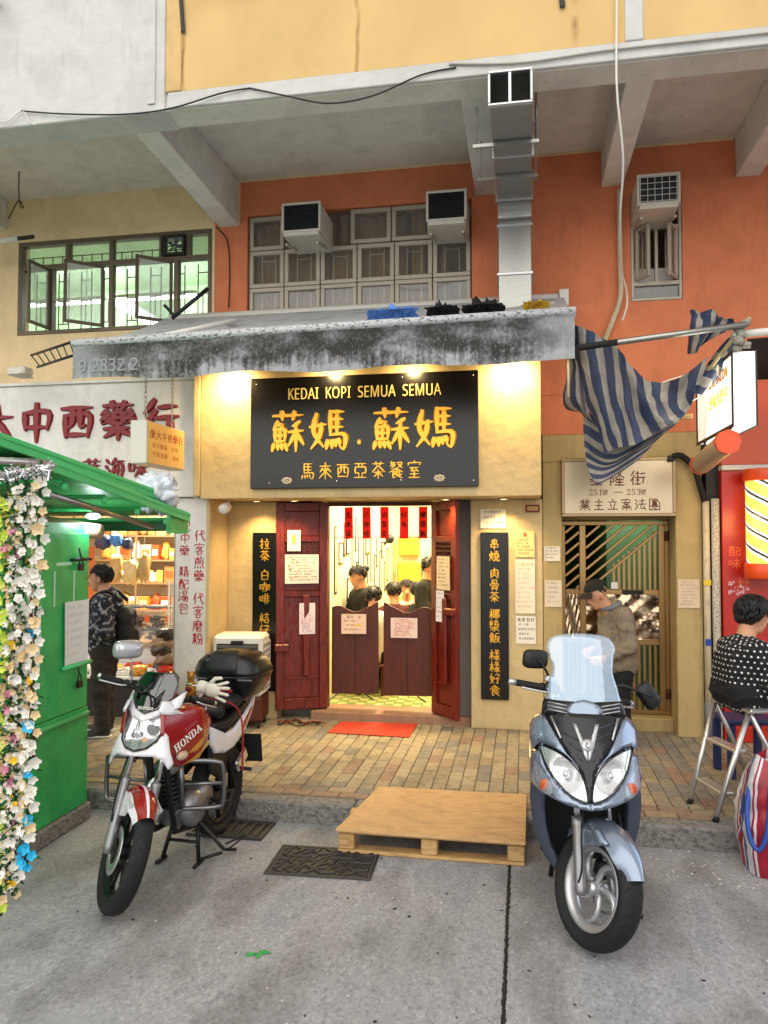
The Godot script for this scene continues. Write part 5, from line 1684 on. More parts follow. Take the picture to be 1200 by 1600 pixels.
# ---------- barber shop ----------
func build_barber() -> void:
	var b:=thing("barber_shop","glossy red barber shop front at the right edge","shopfront")
	var red:=mat("barber_red",Color(.7,.13,.06),.3)
	triplanar(red,noise_tex(3,.006,[[.25,.8],[.55,1.0],[.8,.92]]),Vector3.ONE*.8)
	one_box(b,"red_panel",red,1.745,4.1,.14,2.55,-7.6,-7.3,.006)
	one_box(b,"upper_panel",mat("barber_orange",Color(.8,.3,.12),.35),1.745,4.1,2.6,3.35,-7.6,-7.3,.006)
	one_box(b,"white_rail",M.white_enamel,1.745,4.1,2.552,2.598,-7.6,-7.27,.005)
	one_box(b,"dark_post",mat("post_dark",Color(.13,.11,.1),.6),1.64,1.744,.14,3.3,-7.6,-7.4)
	for q in [[1.79,1.78,"配味"],[1.86,1.5,"好"]]:
		letters(b,q[2],mat("faded_print",Color(.86,.4,.24),.6),V(q[0]+.06,q[1]+.05,-7.299),V(0,-.11,0),.1,.09,.1,.002,false)
	var sc:=thing("torn_sticker","torn pinkish sticker remains on the red panel above the seated woman","sticker")
	rng.seed=15
	var ss:=flat()
	for i in 26:
		box(ss,V(1.86+rng.randf_range(-.07,.1),1.5+rng.randf_range(-.06,.06),-7.298),V(rng.randf_range(.008,.035),rng.randf_range(.004,.02),.002+.0001*i),.0,Basis(V(0,0,1),rng.randf()*3.0))
	put(sc,"scraps",ss,mat("sticker_pink",Color(.85,.66,.7),.8))
	var p:=thing("barber_lamp","glowing striped barber pole lamp with orange caps on the red wall","lamp")
	var img:=Image.create(64,256,false,Image.FORMAT_RGB8)
	for y in 256:
		for x in 64:
			var t:=fposmod(y-x*.890625,57.0)
			var c:=Color(1.0,.8,.35)
			if t<6.0 or (t>14.0 and t<22.0):
				c=Color(1.0,1.0,.97)
			elif t<=14.0:
				c=Color(.12,.12,.12)
			img.set_pixel(x,y,c)
	var gm:=mat("pole_glow",Color.WHITE,.3)
	gm.albedo_texture=ImageTexture.create_from_image(img)
	gm.emission_enabled=true
	gm.emission_texture=gm.albedo_texture
	gm.emission=Color.WHITE
	gm.emission_operator=BaseMaterial3D.EMISSION_OP_MULTIPLY
	gm.emission_energy_multiplier=.42
	gm.uv1_scale=V(3,1,1)
	var st:=soft()
	sheet(st,24,1,func(u,v): return V(2.03+.135*sin(u*TAU),lerpf(2.44,1.73,v),-7.1+.135*cos(u*TAU)))
	put(p,"striped_tube_light",st,gm)
	var orange:=mat("lamp_cap",Color(.88,.3,.08),.35)
	for q in [[2.44,2.54],[1.6,1.73]]:
		var s2:=soft()
		lathe(s2,[V2(.0,q[0]),V2(.15,q[0]),V2(.155,q[0]+.01),V2(.155,q[1]-.01),V2(.15,q[1]),V2(.0,q[1])],Transform3D(Basis(),V(2.03,0,-7.1)),24)
		put(p,"cap",s2,orange)
	one_box(p,"bracket",orange,1.975,2.085,1.66,2.48,-7.3,-7.24)
	lamp_light(p,"pole_lamp_light",V(1.88,2.08,-6.93),Color(1.0,.78,.45),.06,.12)
	var l:=thing("light_box_sign","lit white projecting sign box with salon lettering in front of the red shop","sign")
	var im:=Image.create(300,160,false,Image.FORMAT_RGB8)
	im.fill(Color(1.0,.99,.96))
	for y in range(30,160):
		for x in range(0,90):
			var k:=absf(x-42.0+10.0*sin(y*.05))/40.0
			if k<1.0 and (x+y*3)%7<4:
				im.set_pixel(x,y,Color(.93,.84,.72).lerp(Color(.62,.48,.36),clampf((y-60)/120.0,.0,1.0)*k))
	for i in 5:
		ink(im,"好髮大行中"[i] if GLYPH.has("好髮大行中"[i]) else "美味"[1],110+i*32,58,26,36,Color(.96,.86,.25),5)
	for i in 14:
		im.fill_rect(Rect2i(130+(i%7)*20,112+(i/7)*16,13,6),Color(.88,.86,.82))
	var lm:=mat("light_box_print",Color.WHITE,.3)
	lm.albedo_texture=ImageTexture.create_from_image(im)
	lm.emission_enabled=true
	lm.emission_texture=lm.albedo_texture
	lm.emission=Color.WHITE
	lm.emission_operator=BaseMaterial3D.EMISSION_OP_MULTIPLY
	lm.emission_energy_multiplier=.42
	var white:=glow("light_box_white",Color(1.0,.99,.96),.5)
	one_box(l,"light_body",white,1.455,1.6,2.735,3.255,-6.83,-5.715)
	var s3:=soft()
	uvquad(s3,V(1.452,3.24,-6.82),V(1.452,3.24,-5.73),V(1.452,2.75,-5.73),V(1.452,2.75,-6.82))
	put(l,"printed_light_face",s3,lm)
	var s4:=flat()
	for q in [[1.445,1.453],[1.602,1.61]]:
		span(s4,q[0],q[1],3.24,3.265,-6.85,-5.7)
		span(s4,q[0],q[1],2.725,2.75,-6.85,-5.7)
		span(s4,q[0],q[1],2.75,3.24,-5.73,-5.7)
		span(s4,q[0],q[1],2.75,3.24,-6.85,-6.82)
	put(l,"black_edge",s4,M.black_plastic)
	var orng:=mat("salon_letters",Color(.93,.66,.22),.4)
	print_text(l,"LAU SALON",orng,V(1.449,3.15,-6.12),.075,.003,false,true,Basis(Vector3.UP,-PI/2))
	panel_light(l,"box_light",V(1.43,2.99,-6.28),V(.0,2.9,-6.28),1.1,.5,Color(1.0,.97,.9),.25)
	panel_light(l,"box_light",V(1.528,2.99,-5.69),V(1.528,2.9,.0),.13,.5,Color(1.0,.97,.9),.06)
	var r:=thing("rolled_blind","rolled plastic blind with orange octagonal ends under the light box","blind")
	var s5:=soft()
	var pts:=[]
	for i in 15:
		pts.append(V(1.432-.0*i,lerpf(2.63,2.55,i/14.0),lerpf(-5.82,-6.62,i/14.0)))
	var rr:=[]
	for i in 15:
		rr.append(.078+.004*(i%2))
	tube(s5,pts,rr,16)
	put(r,"roll",s5,mat("blind_plastic",Color(.72,.62,.52),.35))
	for q in [[0,-5.8,.09],[14,-6.66,.085]]:
		var s6:=flat()
		lathe(s6,[V2(0,-.03),V2(q[2],-.03),V2(q[2],.03),V2(0,.03)],Transform3D(Basis(Vector3.RIGHT,PI/2),V(1.432,pts[q[0]].y,q[1])),8)
		put(r,"end_cap",s6,orange)
	var s7:=soft()
	tube(s7,[V(1.432,2.66,-6.62),V(1.47,2.74,-6.62)],.01,6)
	put(r,"hanger",s7,M.black_plastic)
	var s8:=soft()
	tube(s8,[V(1.432,2.7,-5.84),V(1.47,2.74,-5.84)],.01,6)
	put(r,"hanger",s8,M.black_plastic)
# ---------- awning ----------
func build_awning() -> void:
	var a:=thing("awning","mould stained white fabric awning pulled out over the restaurant sign","awning")
	var n:=FastNoiseLite.new()
	n.seed=4
	n.frequency=.011
	n.fractal_octaves=5
	var n2:=FastNoiseLite.new()
	n2.seed=8
	n2.frequency=.06
	n2.fractal_octaves=4
	var img:=Image.create(1024,112,false,Image.FORMAT_RGB8)
	for y in 112:
		for x in 1024:
			var u:=x/1024.0
			var v:=y/112.0
			var drip:=n2.get_noise_2d(x*1.1,y*.1)
			var k:=n.get_noise_2d(x*.8,y*1.2)*.9+n2.get_noise_2d(x*1.6+300,y*1.2)*.35
			var ends:=smoothstep(.0,.13,u)*smoothstep(1.0,.88,u)
			var d:=clampf(.78+k*.9-maxf(.0,v-.6-drip*.4)*1.5,.0,1.0)*(.25+.75*ends)
			var c:=Color(.62,.63,.645).lerp(Color(.19,.185,.18),d)
			var chip:=smoothstep(.3,.42,n2.get_noise_2d(x*2.6,y*1.1+90))
			img.set_pixel(x,y,c.lerp(Color(.7,.7,.7),chip*(.15+.45*v)))
	var mould:=picture("awning_mould",img,.85)
	var canvas:=mat("awning_canvas",Color(.75,.76,.77),.85)
	triplanar(canvas,noise_tex(93,.01,[[.2,.72],[.5,1.0],[.75,.86]]),V(.5,1.2,.9))
	var x0:=-3.64
	var x1:=.385
	var st:=soft()
	sheet(st,40,12,func(u,v): return V(lerpf(x0,x1,u),lerpf(4.235,3.56+.05*u,v)-.05*sin(v*PI)+.008*sin(u*50.0)*sin(v*PI),lerpf(-7.39,-5.72,v)))
	put(a,"canopy",st,canvas)
	var s2:=soft()
	sheet(s2,60,8,func(u,v): return V(lerpf(x0+.01,x1-.01,u),lerpf(3.55+.05*u,3.245+.012*sin(u*21.0),v),-5.695+.02*sin(u*17.0+v*1.5)*v+.008*sin(u*71.0)*v-.02*v))
	put(a,"valance",s2,mould)
	for x in [x0+.012,x1-.012]:
		var s3:=soft()
		sheet(s3,6,4,func(u,v): return V(x+.006*sin(u*9.0+v*4.0),lerpf(3.56+.02*u,3.27+.25*u,v),lerpf(-5.72,-6.1,u)))
		put(a,"side_flap",s3,canvas)
	var s4:=soft()
	tube(s4,[V(x0,3.545,-5.715),V(x1,3.6,-5.715)],.036,12)
	var barm:=mat("bar_chipped",Color(.74,.75,.76),.6)
	triplanar(barm,noise_tex(95,.03,[[.28,.16],[.36,.9],[.7,1.0]]),V(1.4,3.0,3.0))
	put(a,"front_bar",s4,barm)
	var s5:=soft()
	tube(s5,[V(x0+.05,4.21,-7.36),V(x1-.05,4.21,-7.36)],.045,10)
	put(a,"roller",s5,M.white_enamel)
	for ax in [-3.1,-.3]:
		var s6:=soft()
		tube(s6,[V(ax,4.12,-7.36),V(ax+.55,3.9,-6.5),V(ax+.1,3.56,-5.74)],.022,8)
		put(a,"folding_arm",s6,M.white_enamel)
	one_box(a,"wall_bracket",M.white_enamel,.34,.43,4.12,4.28,-7.4,-7.3,.008)
	var s7:=soft()
	tube(s7,[V(.33,3.3,-5.75),V(.33,2.98,-5.75)],.01,6)
	put(a,"crank_rod",s7,mat("pipe_cream",Color(.8,.74,.62),.6))
	var num:=print_text(a,"9 2832 2",mat("faded_number",Color(.58,.59,.61),.9),V(-3.3,3.345,-5.672),.1,.003)
	rng.seed=21
	var rags:=[["blue_plastic","crumpled light blue plastic sheet lying on the awning","plastic sheet",Color(.36,.55,.85),-1.02,.42,.05,0],["black_cloth","left black cloth heap on the awning beside the blue sheet","cloth",Color(.03,.03,.035),-.62,.26,.055,1],["black_cloth","right black cloth heap on the awning, tapering to the right","cloth",Color(.03,.03,.035),-.3,.34,.06,2],["yellow_gloves","small yellow rubber gloves lying at the right end of the awning","gloves",Color(.85,.66,.18),.1,.2,.03,3]]
	for q in rags:
		var t:=thing(q[0],q[1],q[2])
		var sr:=soft()
		var z:=-6.02
		var y:=3.745
		var cn:=FastNoiseLite.new()
		cn.seed=30+int(q[7])
		cn.frequency=2.3
		cn.fractal_octaves=2
		sheet(sr,26,12,func(u,v):
			var e:=sin(u*PI)*sin(v*PI)
			var k:=cn.get_noise_2d(u*1.6,v*.9)
			var hgt: float=q[6]*(.25+1.7*pow(absf(k)*1.6,.8))*pow(e,.9)
			return V(q[4]+q[5]*(u-.5)+.03*k,y-.02+hgt+(.5-v)*-.065,z+(v-.5)*.18+.02*cn.get_noise_2d(u*2.0+9.0,v)))
		put(t,"folds",sr,mat("rag_%d"%q[7],q[3],.7 if q[7] else .35))
func cloth(parent: Node,called: String,m: Material,c: Array,folds: float,amp: float,nu:=24,nv:=20,ph:=.0) -> void:
	var st:=soft()
	sheet(st,nu,nv,func(u,v):
		var p: Vector3=c[0].lerp(c[1],u).lerp(c[3].lerp(c[2],u),v)
		var w:=sin(u*folds+v*3.0+ph)+.5*sin(u*folds*2.3-v*5.0+ph*2.0)+.35*sin(v*folds*1.4+u*4.0)
		return p+V(.22,-.18,1.0)*amp*1.5*(w+.5*sin(u*23.0+v*31.0)*sin(v*17.0-u*9.0))*(.35+.65*v))
	put(parent,called,st,m)
func drape(parent: Node,called: String,m: Material,net_rows: Array,amp: float,share:=1.0) -> void:
	var rows:=[]
	for r in net_rows:
		var pts:=[]
		for i in range(0,r.size(),3):
			pts.append(V(r[i],r[i+1],-r[i+2]))
		rows.append(curve(pts,40))
	var cols:=[]
	for i in 41:
		cols.append(curve(rows.map(func(r): return r[i]),30))
	var n:=FastNoiseLite.new()
	n.seed=17
	n.frequency=5.0
	n.fractal_octaves=3
	var st:=soft()
	for j in 30:
		for i in 40:
			for t in [[0,0],[1,0],[1,1],[0,0],[1,1],[0,1]]:
				var p: Vector3=cols[i+t[0]][j+t[1]]
				st.set_uv(V2((i+t[0])/40.0*share,(j+t[1])/30.0))
				st.add_vertex(p+V(.4,.3,1.0)*amp*2.0*n.get_noise_3d(p.x*1.4,p.y*.5,p.z))
	put(parent,called,st,m)
func build_facade_fittings() -> void:
	var d:=thing("exhaust_duct","galvanised kitchen exhaust duct rising to two square outlets under the parapet","duct")
	one_box(d,"riser",M.galvanised,-.21,.085,3.9,4.8,-7.2,-6.9,.006)
	var st:=flat()
	var ring:=func(p: Vector3,a: float,w: float,h: float) -> PackedVector3Array:
		var r:=PackedVector3Array()
		for q in [[-1,-1],[1,-1],[1,1],[-1,1]]:
			r.append(p+V(q[0]*w*.5,-sin(a)*q[1]*h*.5,cos(a)*q[1]*h*.5))
		return r
	var rings:=[]
	for i in 8:
		var a:=i/7.0*PI*.5
		rings.append(ring.call(V(-.063,4.8+.25*sin(a),-7.05+.25*(1.0-cos(a))),a,.295,lerpf(.3,.23,i/7.0)))
	loft(st,rings,true,false,false)
	put(d,"elbow",st,M.galvanised)
	var s1:=flat()
	loft(s1,[ring.call(V(-.063,5.05,-6.795),PI*.5,.3,.235),ring.call(V(-.068,5.045,-5.26),PI*.5,.285,.235)],true,false,false)
	put(d,"horizontal_run",s1,M.galvanised)
	var s2:=flat()
	frame_rect(s2,-.225,.08,4.92,5.165,-5.27,-5.235,.018)
	span(s2,-.084,-.066,4.938,5.147,-5.265,-5.24)
	put(d,"outlet_flange",s2,M.aluminium)
	for q in [5.75,6.3]:
		var s3:=flat()
		span(s3,-.36,.13,4.895,4.92,-q-.012,-q+.012)
		put(d,"strut",s3,M.galvanised)
		for rx in [-.33,.115]:
			var s4:=soft()
			tube(s4,[V(rx,4.86,-q),V(rx,5.6,-q)],.005,5)
			put(d,"threaded_rod",s4,M.galvanised)
	for yy in [4.74,4.3]:
		one_box(d,"seam_collar",M.aluminium,-.222,.097,yy,yy+.025,-7.21,-6.888,.003)
	for zz in [-6.78,-6.0]:
		one_box(d,"seam_collar",M.aluminium,-.226,.1,4.918,5.178,zz,zz+.025,.003)
	var img:=Image.create(512,256,false,Image.FORMAT_RGB8)
	var n:=FastNoiseLite.new()
	n.seed=6
	n.frequency=.012
	for y in 256:
		for x in 512:
			var t:=fposmod(x/512.0*8.0,1.0)
			var k:=.86+.22*n.get_noise_2d(x,y)
			var c:=Color(.15,.2,.33) if t<.54 else Color(.61,.58,.53)
			img.set_pixel(x,y,Color(c.r*k,c.g*k,c.b*k))
	var tm:=picture("tarp_stripes",img,.6)
	var t:=thing("striped_tarp","torn blue and white striped tarpaulin drooping from a pole beside the awning","tarpaulin")
	drape(t,"front_drape",tm,[[.36,3.54,5.8,.52,3.42,5.72,.71,3.33,5.85,.91,3.12,5.95,1.12,3.12,5.9,1.36,3.3,6.0],[.39,3.29,5.88,.54,3.21,5.7,.74,3.14,5.92,.91,2.97,5.82,1.11,3.01,5.98,1.31,3.19,5.95],[.46,2.96,5.82,.58,2.91,5.68,.78,2.88,5.87,.93,2.85,5.76,1.12,2.91,5.97,1.27,3.08,5.92],[.59,2.57,5.78,.68,2.6,5.74,.83,2.64,5.8,1.01,2.75,5.8,1.17,2.85,5.92,1.24,3.0,5.9]],.02)
	drape(t,"left_fold",tm,[[.35,3.49,5.9,.39,3.48,5.9,.43,3.45,5.9],[.33,3.22,6.0,.39,3.16,5.86,.48,3.16,5.97],[.3,2.99,6.0,.39,2.96,5.86,.5,2.92,5.97],[.41,2.9,6.0,.47,2.84,5.93,.56,2.77,5.92]],.025,.4)
	drape(t,"lower_flap",tm,[[.45,2.92,6.0,.46,2.68,6.04,.48,2.51,6.0,.54,2.35,5.98],[.68,2.8,5.96,.66,2.57,6.02,.62,2.47,6.0,.59,2.365,5.98],[.93,2.8,6.04,.89,2.67,6.0,.82,2.58,5.97,.72,2.44,5.98],[1.2,2.9,6.0,1.14,2.81,6.03,1.02,2.71,6.0,.86,2.54,5.98]],.012,.8)
	drape(t,"twisted_end",tm,[[1.22,3.02,5.9,1.3,3.16,5.98,1.4,3.3,6.05,1.5,3.44,5.85],[1.27,2.98,5.85,1.36,3.14,5.9,1.45,3.28,5.95,1.53,3.42,5.82],[1.3,3.02,5.95,1.4,3.1,6.0,1.48,3.24,6.0,1.54,3.38,5.86]],.025,.5)
	drape(t,"upper_scrap",tm,[[1.24,3.66,6.05,1.34,3.64,6.0,1.44,3.58,5.95,1.5,3.52,5.84],[1.22,3.52,6.0,1.32,3.5,5.9,1.42,3.52,5.97,1.5,3.49,5.84],[1.23,3.34,6.05,1.27,3.32,5.97,1.34,3.4,6.0,1.48,3.46,5.86]],.03,.45)
	var wb:=thing("wooden_batten","pale wooden batten held in the folds of the striped tarpaulin","batten")
	one_box(wb,"batten",M.pallet_wood,.5,1.28,2.86,2.9,-6.22,-6.18,.004)
	one_box(wb,"end_block",M.pallet_wood,.49,.53,2.84,2.93,-6.2,-6.15,.004)
	var pl:=thing("metal_pole","long grey metal pole running right from the awning over the tarpaulin","pole",Vector3.ZERO,.0,"poles over the barber shop")
	var s5:=soft()
	tube(s5,[V(.39,3.305,-5.6),V(1.52,3.42,-5.62)],.022,10)
	put(pl,"tube",s5,M.galvanised)
	var s6:=soft()
	tube(s6,[V(.388,3.3048,-5.6),V(.66,3.3325,-5.605)],.0235,10)
	put(pl,"black_sleeve",s6,M.black_rubber)
	var p2:=thing("metal_pole","white rail continuing right from the tied pole end","pole",Vector3.ZERO,.0,"poles over the barber shop")
	var s7:=soft()
	tube(s7,[V(1.45,3.37,-5.68),V(3.0,3.44,-5.68)],.026,10)
	put(p2,"tube",s7,M.white_enamel)
	var p3:=thing("bamboo_stick","slanting stick tied with rags beside the light box","stick")
	var s8:=soft()
	tube(s8,[V(1.24,3.02,-6.1),V(1.4,3.26,-5.85),V(1.56,3.48,-5.66)],.014,7)
	put(p3,"stick",s8,mat("bamboo",Color(.66,.6,.42),.6))
	var s9:=soft()
	for i in 9:
		blob(s9,V(1.5+rng.randf_range(-.03,.03),3.44-i*.022,-5.66+rng.randf_range(-.02,.02)),V(.035,.03,.035),8,Basis(),.4)
	put(p3,"rag_knot",s9,mat("rag_grey",Color(.55,.54,.5),.9))
	var cn:=thing("dark_canopy","dark netting folded above the barber shop at the right edge","canopy")
	cloth(cn,"net",mat("net_dark",Color(.07,.07,.075),.9),[V(1.62,3.4,-5.95),V(3.0,3.46,-5.95),V(3.0,3.28,-6.9),V(1.66,3.28,-6.9)],14.0,.02,24,8)
	var cable:=func(label: String,pts: Array,r: float,m: Material,called:="cable") -> void:
		var o:=thing(called,label,"cable",Vector3.ZERO,.0,"loose cables on the facade")
		var sc:=soft()
		tube(sc,curve(pts,pts.size()*8),r,6)
		put(o,"wire",sc,m)
	cable.call("black cable sagging below the white wall at top left",[V(-3.86,5.3,-5.32),V(-3.5,5.235,-5.31),V(-3.0,5.175,-5.3),V(-2.6,5.18,-5.3),V(-2.2,5.26,-5.31),V(-1.98,5.285,-5.325)],.006,M.black_plastic)
	cable.call("black cable sagging from the parapet edge towards the duct",[V(-1.98,5.285,-5.325),V(-1.7,5.19,-5.31),V(-1.38,5.1,-5.31),V(-1.05,5.12,-5.31),V(-.7,5.24,-5.32),V(-.45,5.27,-5.325)],.006,M.black_plastic)
	cable.call("thin grey cable along the white band at top right",[V(-.5,5.3,-5.325),V(.0,5.25,-5.32),V(.6,5.27,-5.32),V(1.3,5.27,-5.32),V(2.2,5.27,-5.32)],.008,mat("cable_grey",Color(.62,.6,.56),.7))
	cable.call("white cable hanging from the parapet down the bracket beam",[V(.66,6.2,-5.31),V(.64,5.3,-5.31),V(.645,4.95,-5.33),V(.7,4.6,-5.5),V(.715,4.35,-5.8),V(.76,4.25,-6.2)],.008,M.white_plastic,"cable")
	cable.call("loose end of the white cable beside the narrow window",[V(.76,4.25,-6.2),V(.83,4.22,-6.7),V(.9,4.12,-6.95),V(.91,4.0,-7.0),V(.87,3.87,-7.0)],.008,M.white_plastic,"cable")
	cable.call("thick cream hose bending down the orange wall left of the narrow window",[V(.9,5.2,-7.36),V(.9,4.6,-7.36),V(.9,4.2,-7.36),V(.82,3.95,-7.36),V(.73,3.7,-7.36),V(.71,3.4,-7.37)],.026,mat("pipe_cream",Color(.8,.74,.62),.6),"hose")
	cable.call("short cream hose stub behind the striped tarpaulin",[V(1.5,3.4,-7.3),V(1.47,3.26,-7.3),V(1.38,3.08,-7.3),V(1.3,2.98,-7.3)],.024,mat("pipe_cream",Color(.8,.74,.62),.6),"hose")
	cable.call("looped thin white wire under the metal pole",[V(1.3,3.28,-6.6),V(1.12,3.22,-6.6),V(1.05,3.12,-6.6),V(1.2,3.02,-6.6),V(1.42,3.1,-6.6),V(1.45,3.2,-6.6)],.004,M.white_plastic)
	cable.call("dark wire hanging with a loop from the soffit at left",[V(-4.95,5.615,-6.8),V(-4.95,5.4,-6.8),V(-4.93,5.26,-6.8),V(-4.9,5.25,-6.8),V(-4.95,5.32,-6.8),V(-5.03,5.2,-6.8),V(-5.06,5.14,-6.8)],.006,mat("wire_brown",Color(.25,.17,.11),.7))
	cable.call("brown cable running down the orange wall beside the brown window",[V(-3.1,5.15,-7.38),V(-2.98,5.0,-7.38),V(-2.95,4.7,-7.38),V(-2.96,4.3,-7.38)],.007,mat("wire_brown",Color(.25,.17,.11),.7))
	cable.call("frayed white wires at the cable hook on the white wall",[V(-4.2,5.33,-5.32),V(-4.0,5.22,-5.31),V(-3.86,5.3,-5.32),V(-3.78,5.2,-5.31),V(-3.72,5.17,-5.31)],.005,M.white_plastic)
	var fl:=thing("floodlight","grey floodlight on a black lattice arm above the medicine shop sign","floodlight")
	var f1:=flat()
	box(f1,V(-4.76,3.545,-6.6),V(.19,.075,.14),.012,Basis(V(0,0,1),.05))
	put(fl,"lamp_head",f1,M.air_con_case)
	one_box(fl,"foot",M.air_con_case,-4.83,-4.7,3.503,3.515,-6.72,-6.5,.003)
	var f2:=soft()
	tube(f2,[V(-4.75,3.74,-6.75),V(-3.75,3.64,-5.95)],.012,6)
	tube(f2,[V(-4.68,3.62,-6.75),V(-3.75,3.52,-5.95)],.012,6)
	for i in 7:
		var u:=i/7.0
		var pa:=V(-4.75,3.74,-6.75).lerp(V(-3.75,3.64,-5.95),u)
		tube(f2,[pa,V(-4.68,3.62,-6.75).lerp(V(-3.75,3.52,-5.95),u+.07)],.006,5)
	put(fl,"lattice_arm",f2,M.black_plastic)
	var ls:=thing("broken_stick","broken black stick lying on the awning under the brown window","stick")
	var f3:=soft()
	tube(f3,[V(-3.42,4.12,-7.05),V(-3.06,4.42,-7.1)],.02,6)
	tube(f3,[V(-3.5,4.26,-7.05),V(-3.38,4.13,-7.05)],.015,6)
	put(ls,"stick",f3,M.black_plastic)
	var gp:=thing("grey_pole","grey pole end sticking in at the left edge beside the brown window","pole")
	var f4:=soft()
	tube(f4,[V(-5.6,4.93,-6.9),V(-5.02,4.98,-6.9)],.03,8)
	put(gp,"tube",f4,M.white_enamel)
	var f5:=soft()
	tube(f5,[V(-5.12,4.975,-6.9),V(-4.85,4.985,-6.9)],.022,8)
	put(gp,"black_tip",f5,M.black_plastic)
# ---------- green stall with garlands ----------
func build_stall() -> void:
	var s:=thing("green_stall","bright green metal street stall with padlocked door and sloping roof at the left edge","stall")
	var g:=mat("stall_green",Color(.19,.7,.38),.45)
	triplanar(g,noise_tex(3,.006,[[.25,.8],[.55,1.0],[.8,.92]]),Vector3.ONE*.7)
	relief(g,49,.01,.5,2)
	detail(g,noise_tex(97,.02,[[.05,Color(.62,.56,.48)],[.08,Color(.94,.97,.94)],[.3,Color(1,1,1)],[.86,Color(1,1,1)],[.95,Color(.9,.94,.92)]]),Vector3.ONE*.9)
	var gl:=mat("stall_green_trim",Color(.28,.76,.47),.45)
	var conc:=mat("plinth_concrete",Color(.52,.51,.49),.95)
	triplanar(conc,noise_tex(41,.03,[[.2,.45],[.45,.85],[.7,1.05]]),Vector3.ONE*1.6)
	relief(conc,43,.04,.9)
	one_box(s,"plinth",conc,-4.7,-2.975,.001,.115,-4.97,-3.3,.012)
	one_box(s,"body",g,-4.65,-3.03,.116,2.05,-4.93,-3.36)
	one_box(s,"upper_door",g,-3.028,-3.005,.78,1.98,-4.945,-3.4,.004)
	one_box(s,"lower_door",g,-3.028,-3.0,.118,.775,-4.95,-3.38,.004)
	var st:=soft()
	tube(st,[V(-2.99,.735,-4.93),V(-2.99,.735,-3.45)],.018,8)
	put(s,"door_rail",st,gl)
	var s2:=soft()
	tube(s2,[V(-2.985,1.085,-4.95),V(-2.985,1.085,-4.62)],.016,8)
	put(s,"slide_bolt",s2,gl)
	for q in [1.75,.955]:
		var o:=group_node(s,"padlock")
		var s3:=flat()
		box(s3,V(-2.975,q,-4.8),V(.025,.05,.06),.008)
		put(o,"lock_body",s3,M.black_plastic)
		var s4:=soft()
		var arc:=[]
		for i in 9:
			arc.append(V(-2.975,q+.025+.045*sin(i*PI/8),-4.8+.02*cos(i*PI/8)))
		tube(s4,arc,.005,6)
		tube(s4,[V(-2.975,q+.06,-4.8),V(-2.985,q+.13,-4.79)],.006,6)
		put(o,"shackle",s4,M.iron if M.has("iron") else M.cast_iron)
	var s5:=soft()
	tube(s5,[V(-2.985,1.8,-4.7),V(-2.975,1.8,-4.92)],.012,6)
	put(s,"hasp",s5,M.black_plastic)
	var tape:=mat("white_tape",Color(.72,.86,.76),.7)
	one_box(s,"tape_strip",tape,-3.004,-3.001,1.765,1.785,-4.73,-4.56)
	one_box(s,"tape_strip",tape,-3.004,-3.001,1.5,1.73,-4.55,-4.535)
	one_box(s,"tape_strip",tape,-3.004,-3.001,1.5,1.73,-4.77,-4.755)
	var s6:=soft()
	for i in 60:
		blob(s6,V(-2.999,.87+.022*(i/6)-.03,-4.6+.02*(i%6)),V(.004,.004,.004),5)
	put(s,"punched_vent",s6,gl)
	for q in [[-3.42,2.475,-5.15,2.285,-2.62,"upper_roof"],[-3.78,2.375,-5.6,2.125,-2.56,"lower_roof"]]:
		var z0: float=q[0]
		var dz: float=q[2]-q[0]
		var len:=V2(dz,q[3]-q[1]).length()
		var tilt:=atan2(q[3]-q[1],-dz)
		var c:=V((q[4]-4.7)*.5,(q[1]+q[3])*.5,(q[0]+q[2])*.5)
		var bs:=Basis(Vector3.RIGHT,tilt)
		var s7:=flat()
		box(s7,c,V(q[4]+4.7,.006,len),.0,bs)
		var o:=put(s,q[5],s7,g)
		var s8:=flat()
		box(s8,c+V((q[4]+4.7)*.5+.006,-.02,0),V(.012,.07,len),.004,bs)
		box(s8,c+V((q[4]+4.7)*.5+.013,-.005,0),V(.008,.02,len),.003,bs)
		put(o,"folded_edge",s8,gl)
	for i in 4:
		var s9:=soft()
		var zz:=-4.0-i*.45
		tube(s9,[V(-4.6,2.36+(zz+3.78)*.137-.06,zz),V(-2.6,2.36+(zz+3.78)*.137-.06,zz)],.016,6)
		put(s,"rafter",s9,g)
	var s10:=soft()
	tube(s10,[V(-2.66,2.22,-3.8),V(-2.66,2.03,-5.2)],.022,8)
	put(s,"roof_tube",s10,M.galvanised)
	one_box(s,"end_board",g,-2.6,-2.575,1.98,2.12,-5.62,-5.3)
	one_box(s,"rear_beam",mat("green_dark_trim",Color(.07,.34,.14),.6),-4.6,-2.6,2.0,2.1,-5.58,-5.5,.005)
	for i in 4:
		var s11:=soft()
		var zz:=-4.0-i*.42
		lathe(s11,[V2(.01,-.008),V2(.022,-.008),V2(.022,.008),V2(.01,.008)],Transform3D(Basis(V(0,0,1),PI/2),V(-2.585,2.27+(zz+3.78)*.137,zz)),12)
		put(s,"eyelet",s11,gl)
	var led:=group_node(s,"led_lamp")
	var s12:=soft()
	blob(s12,V(-2.95,2.1,-4.9),V(.05,.022,.05),12)
	put(led,"lens_light",s12,glow("led_glow",Color(.92,.96,1.0),3.0))
	lamp_light(led,"led_light",V(-2.95,2.06,-4.9),Color(.92,.96,1.0),.05,.04)
	var s13:=soft()
	tube(s13,[V(-3.36,2.05,-4.98),V(-2.95,1.99,-5.0)],.055,14)
	put(s,"rolled_blind",s13,mat("blind_plastic",Color(.72,.62,.52),.35))
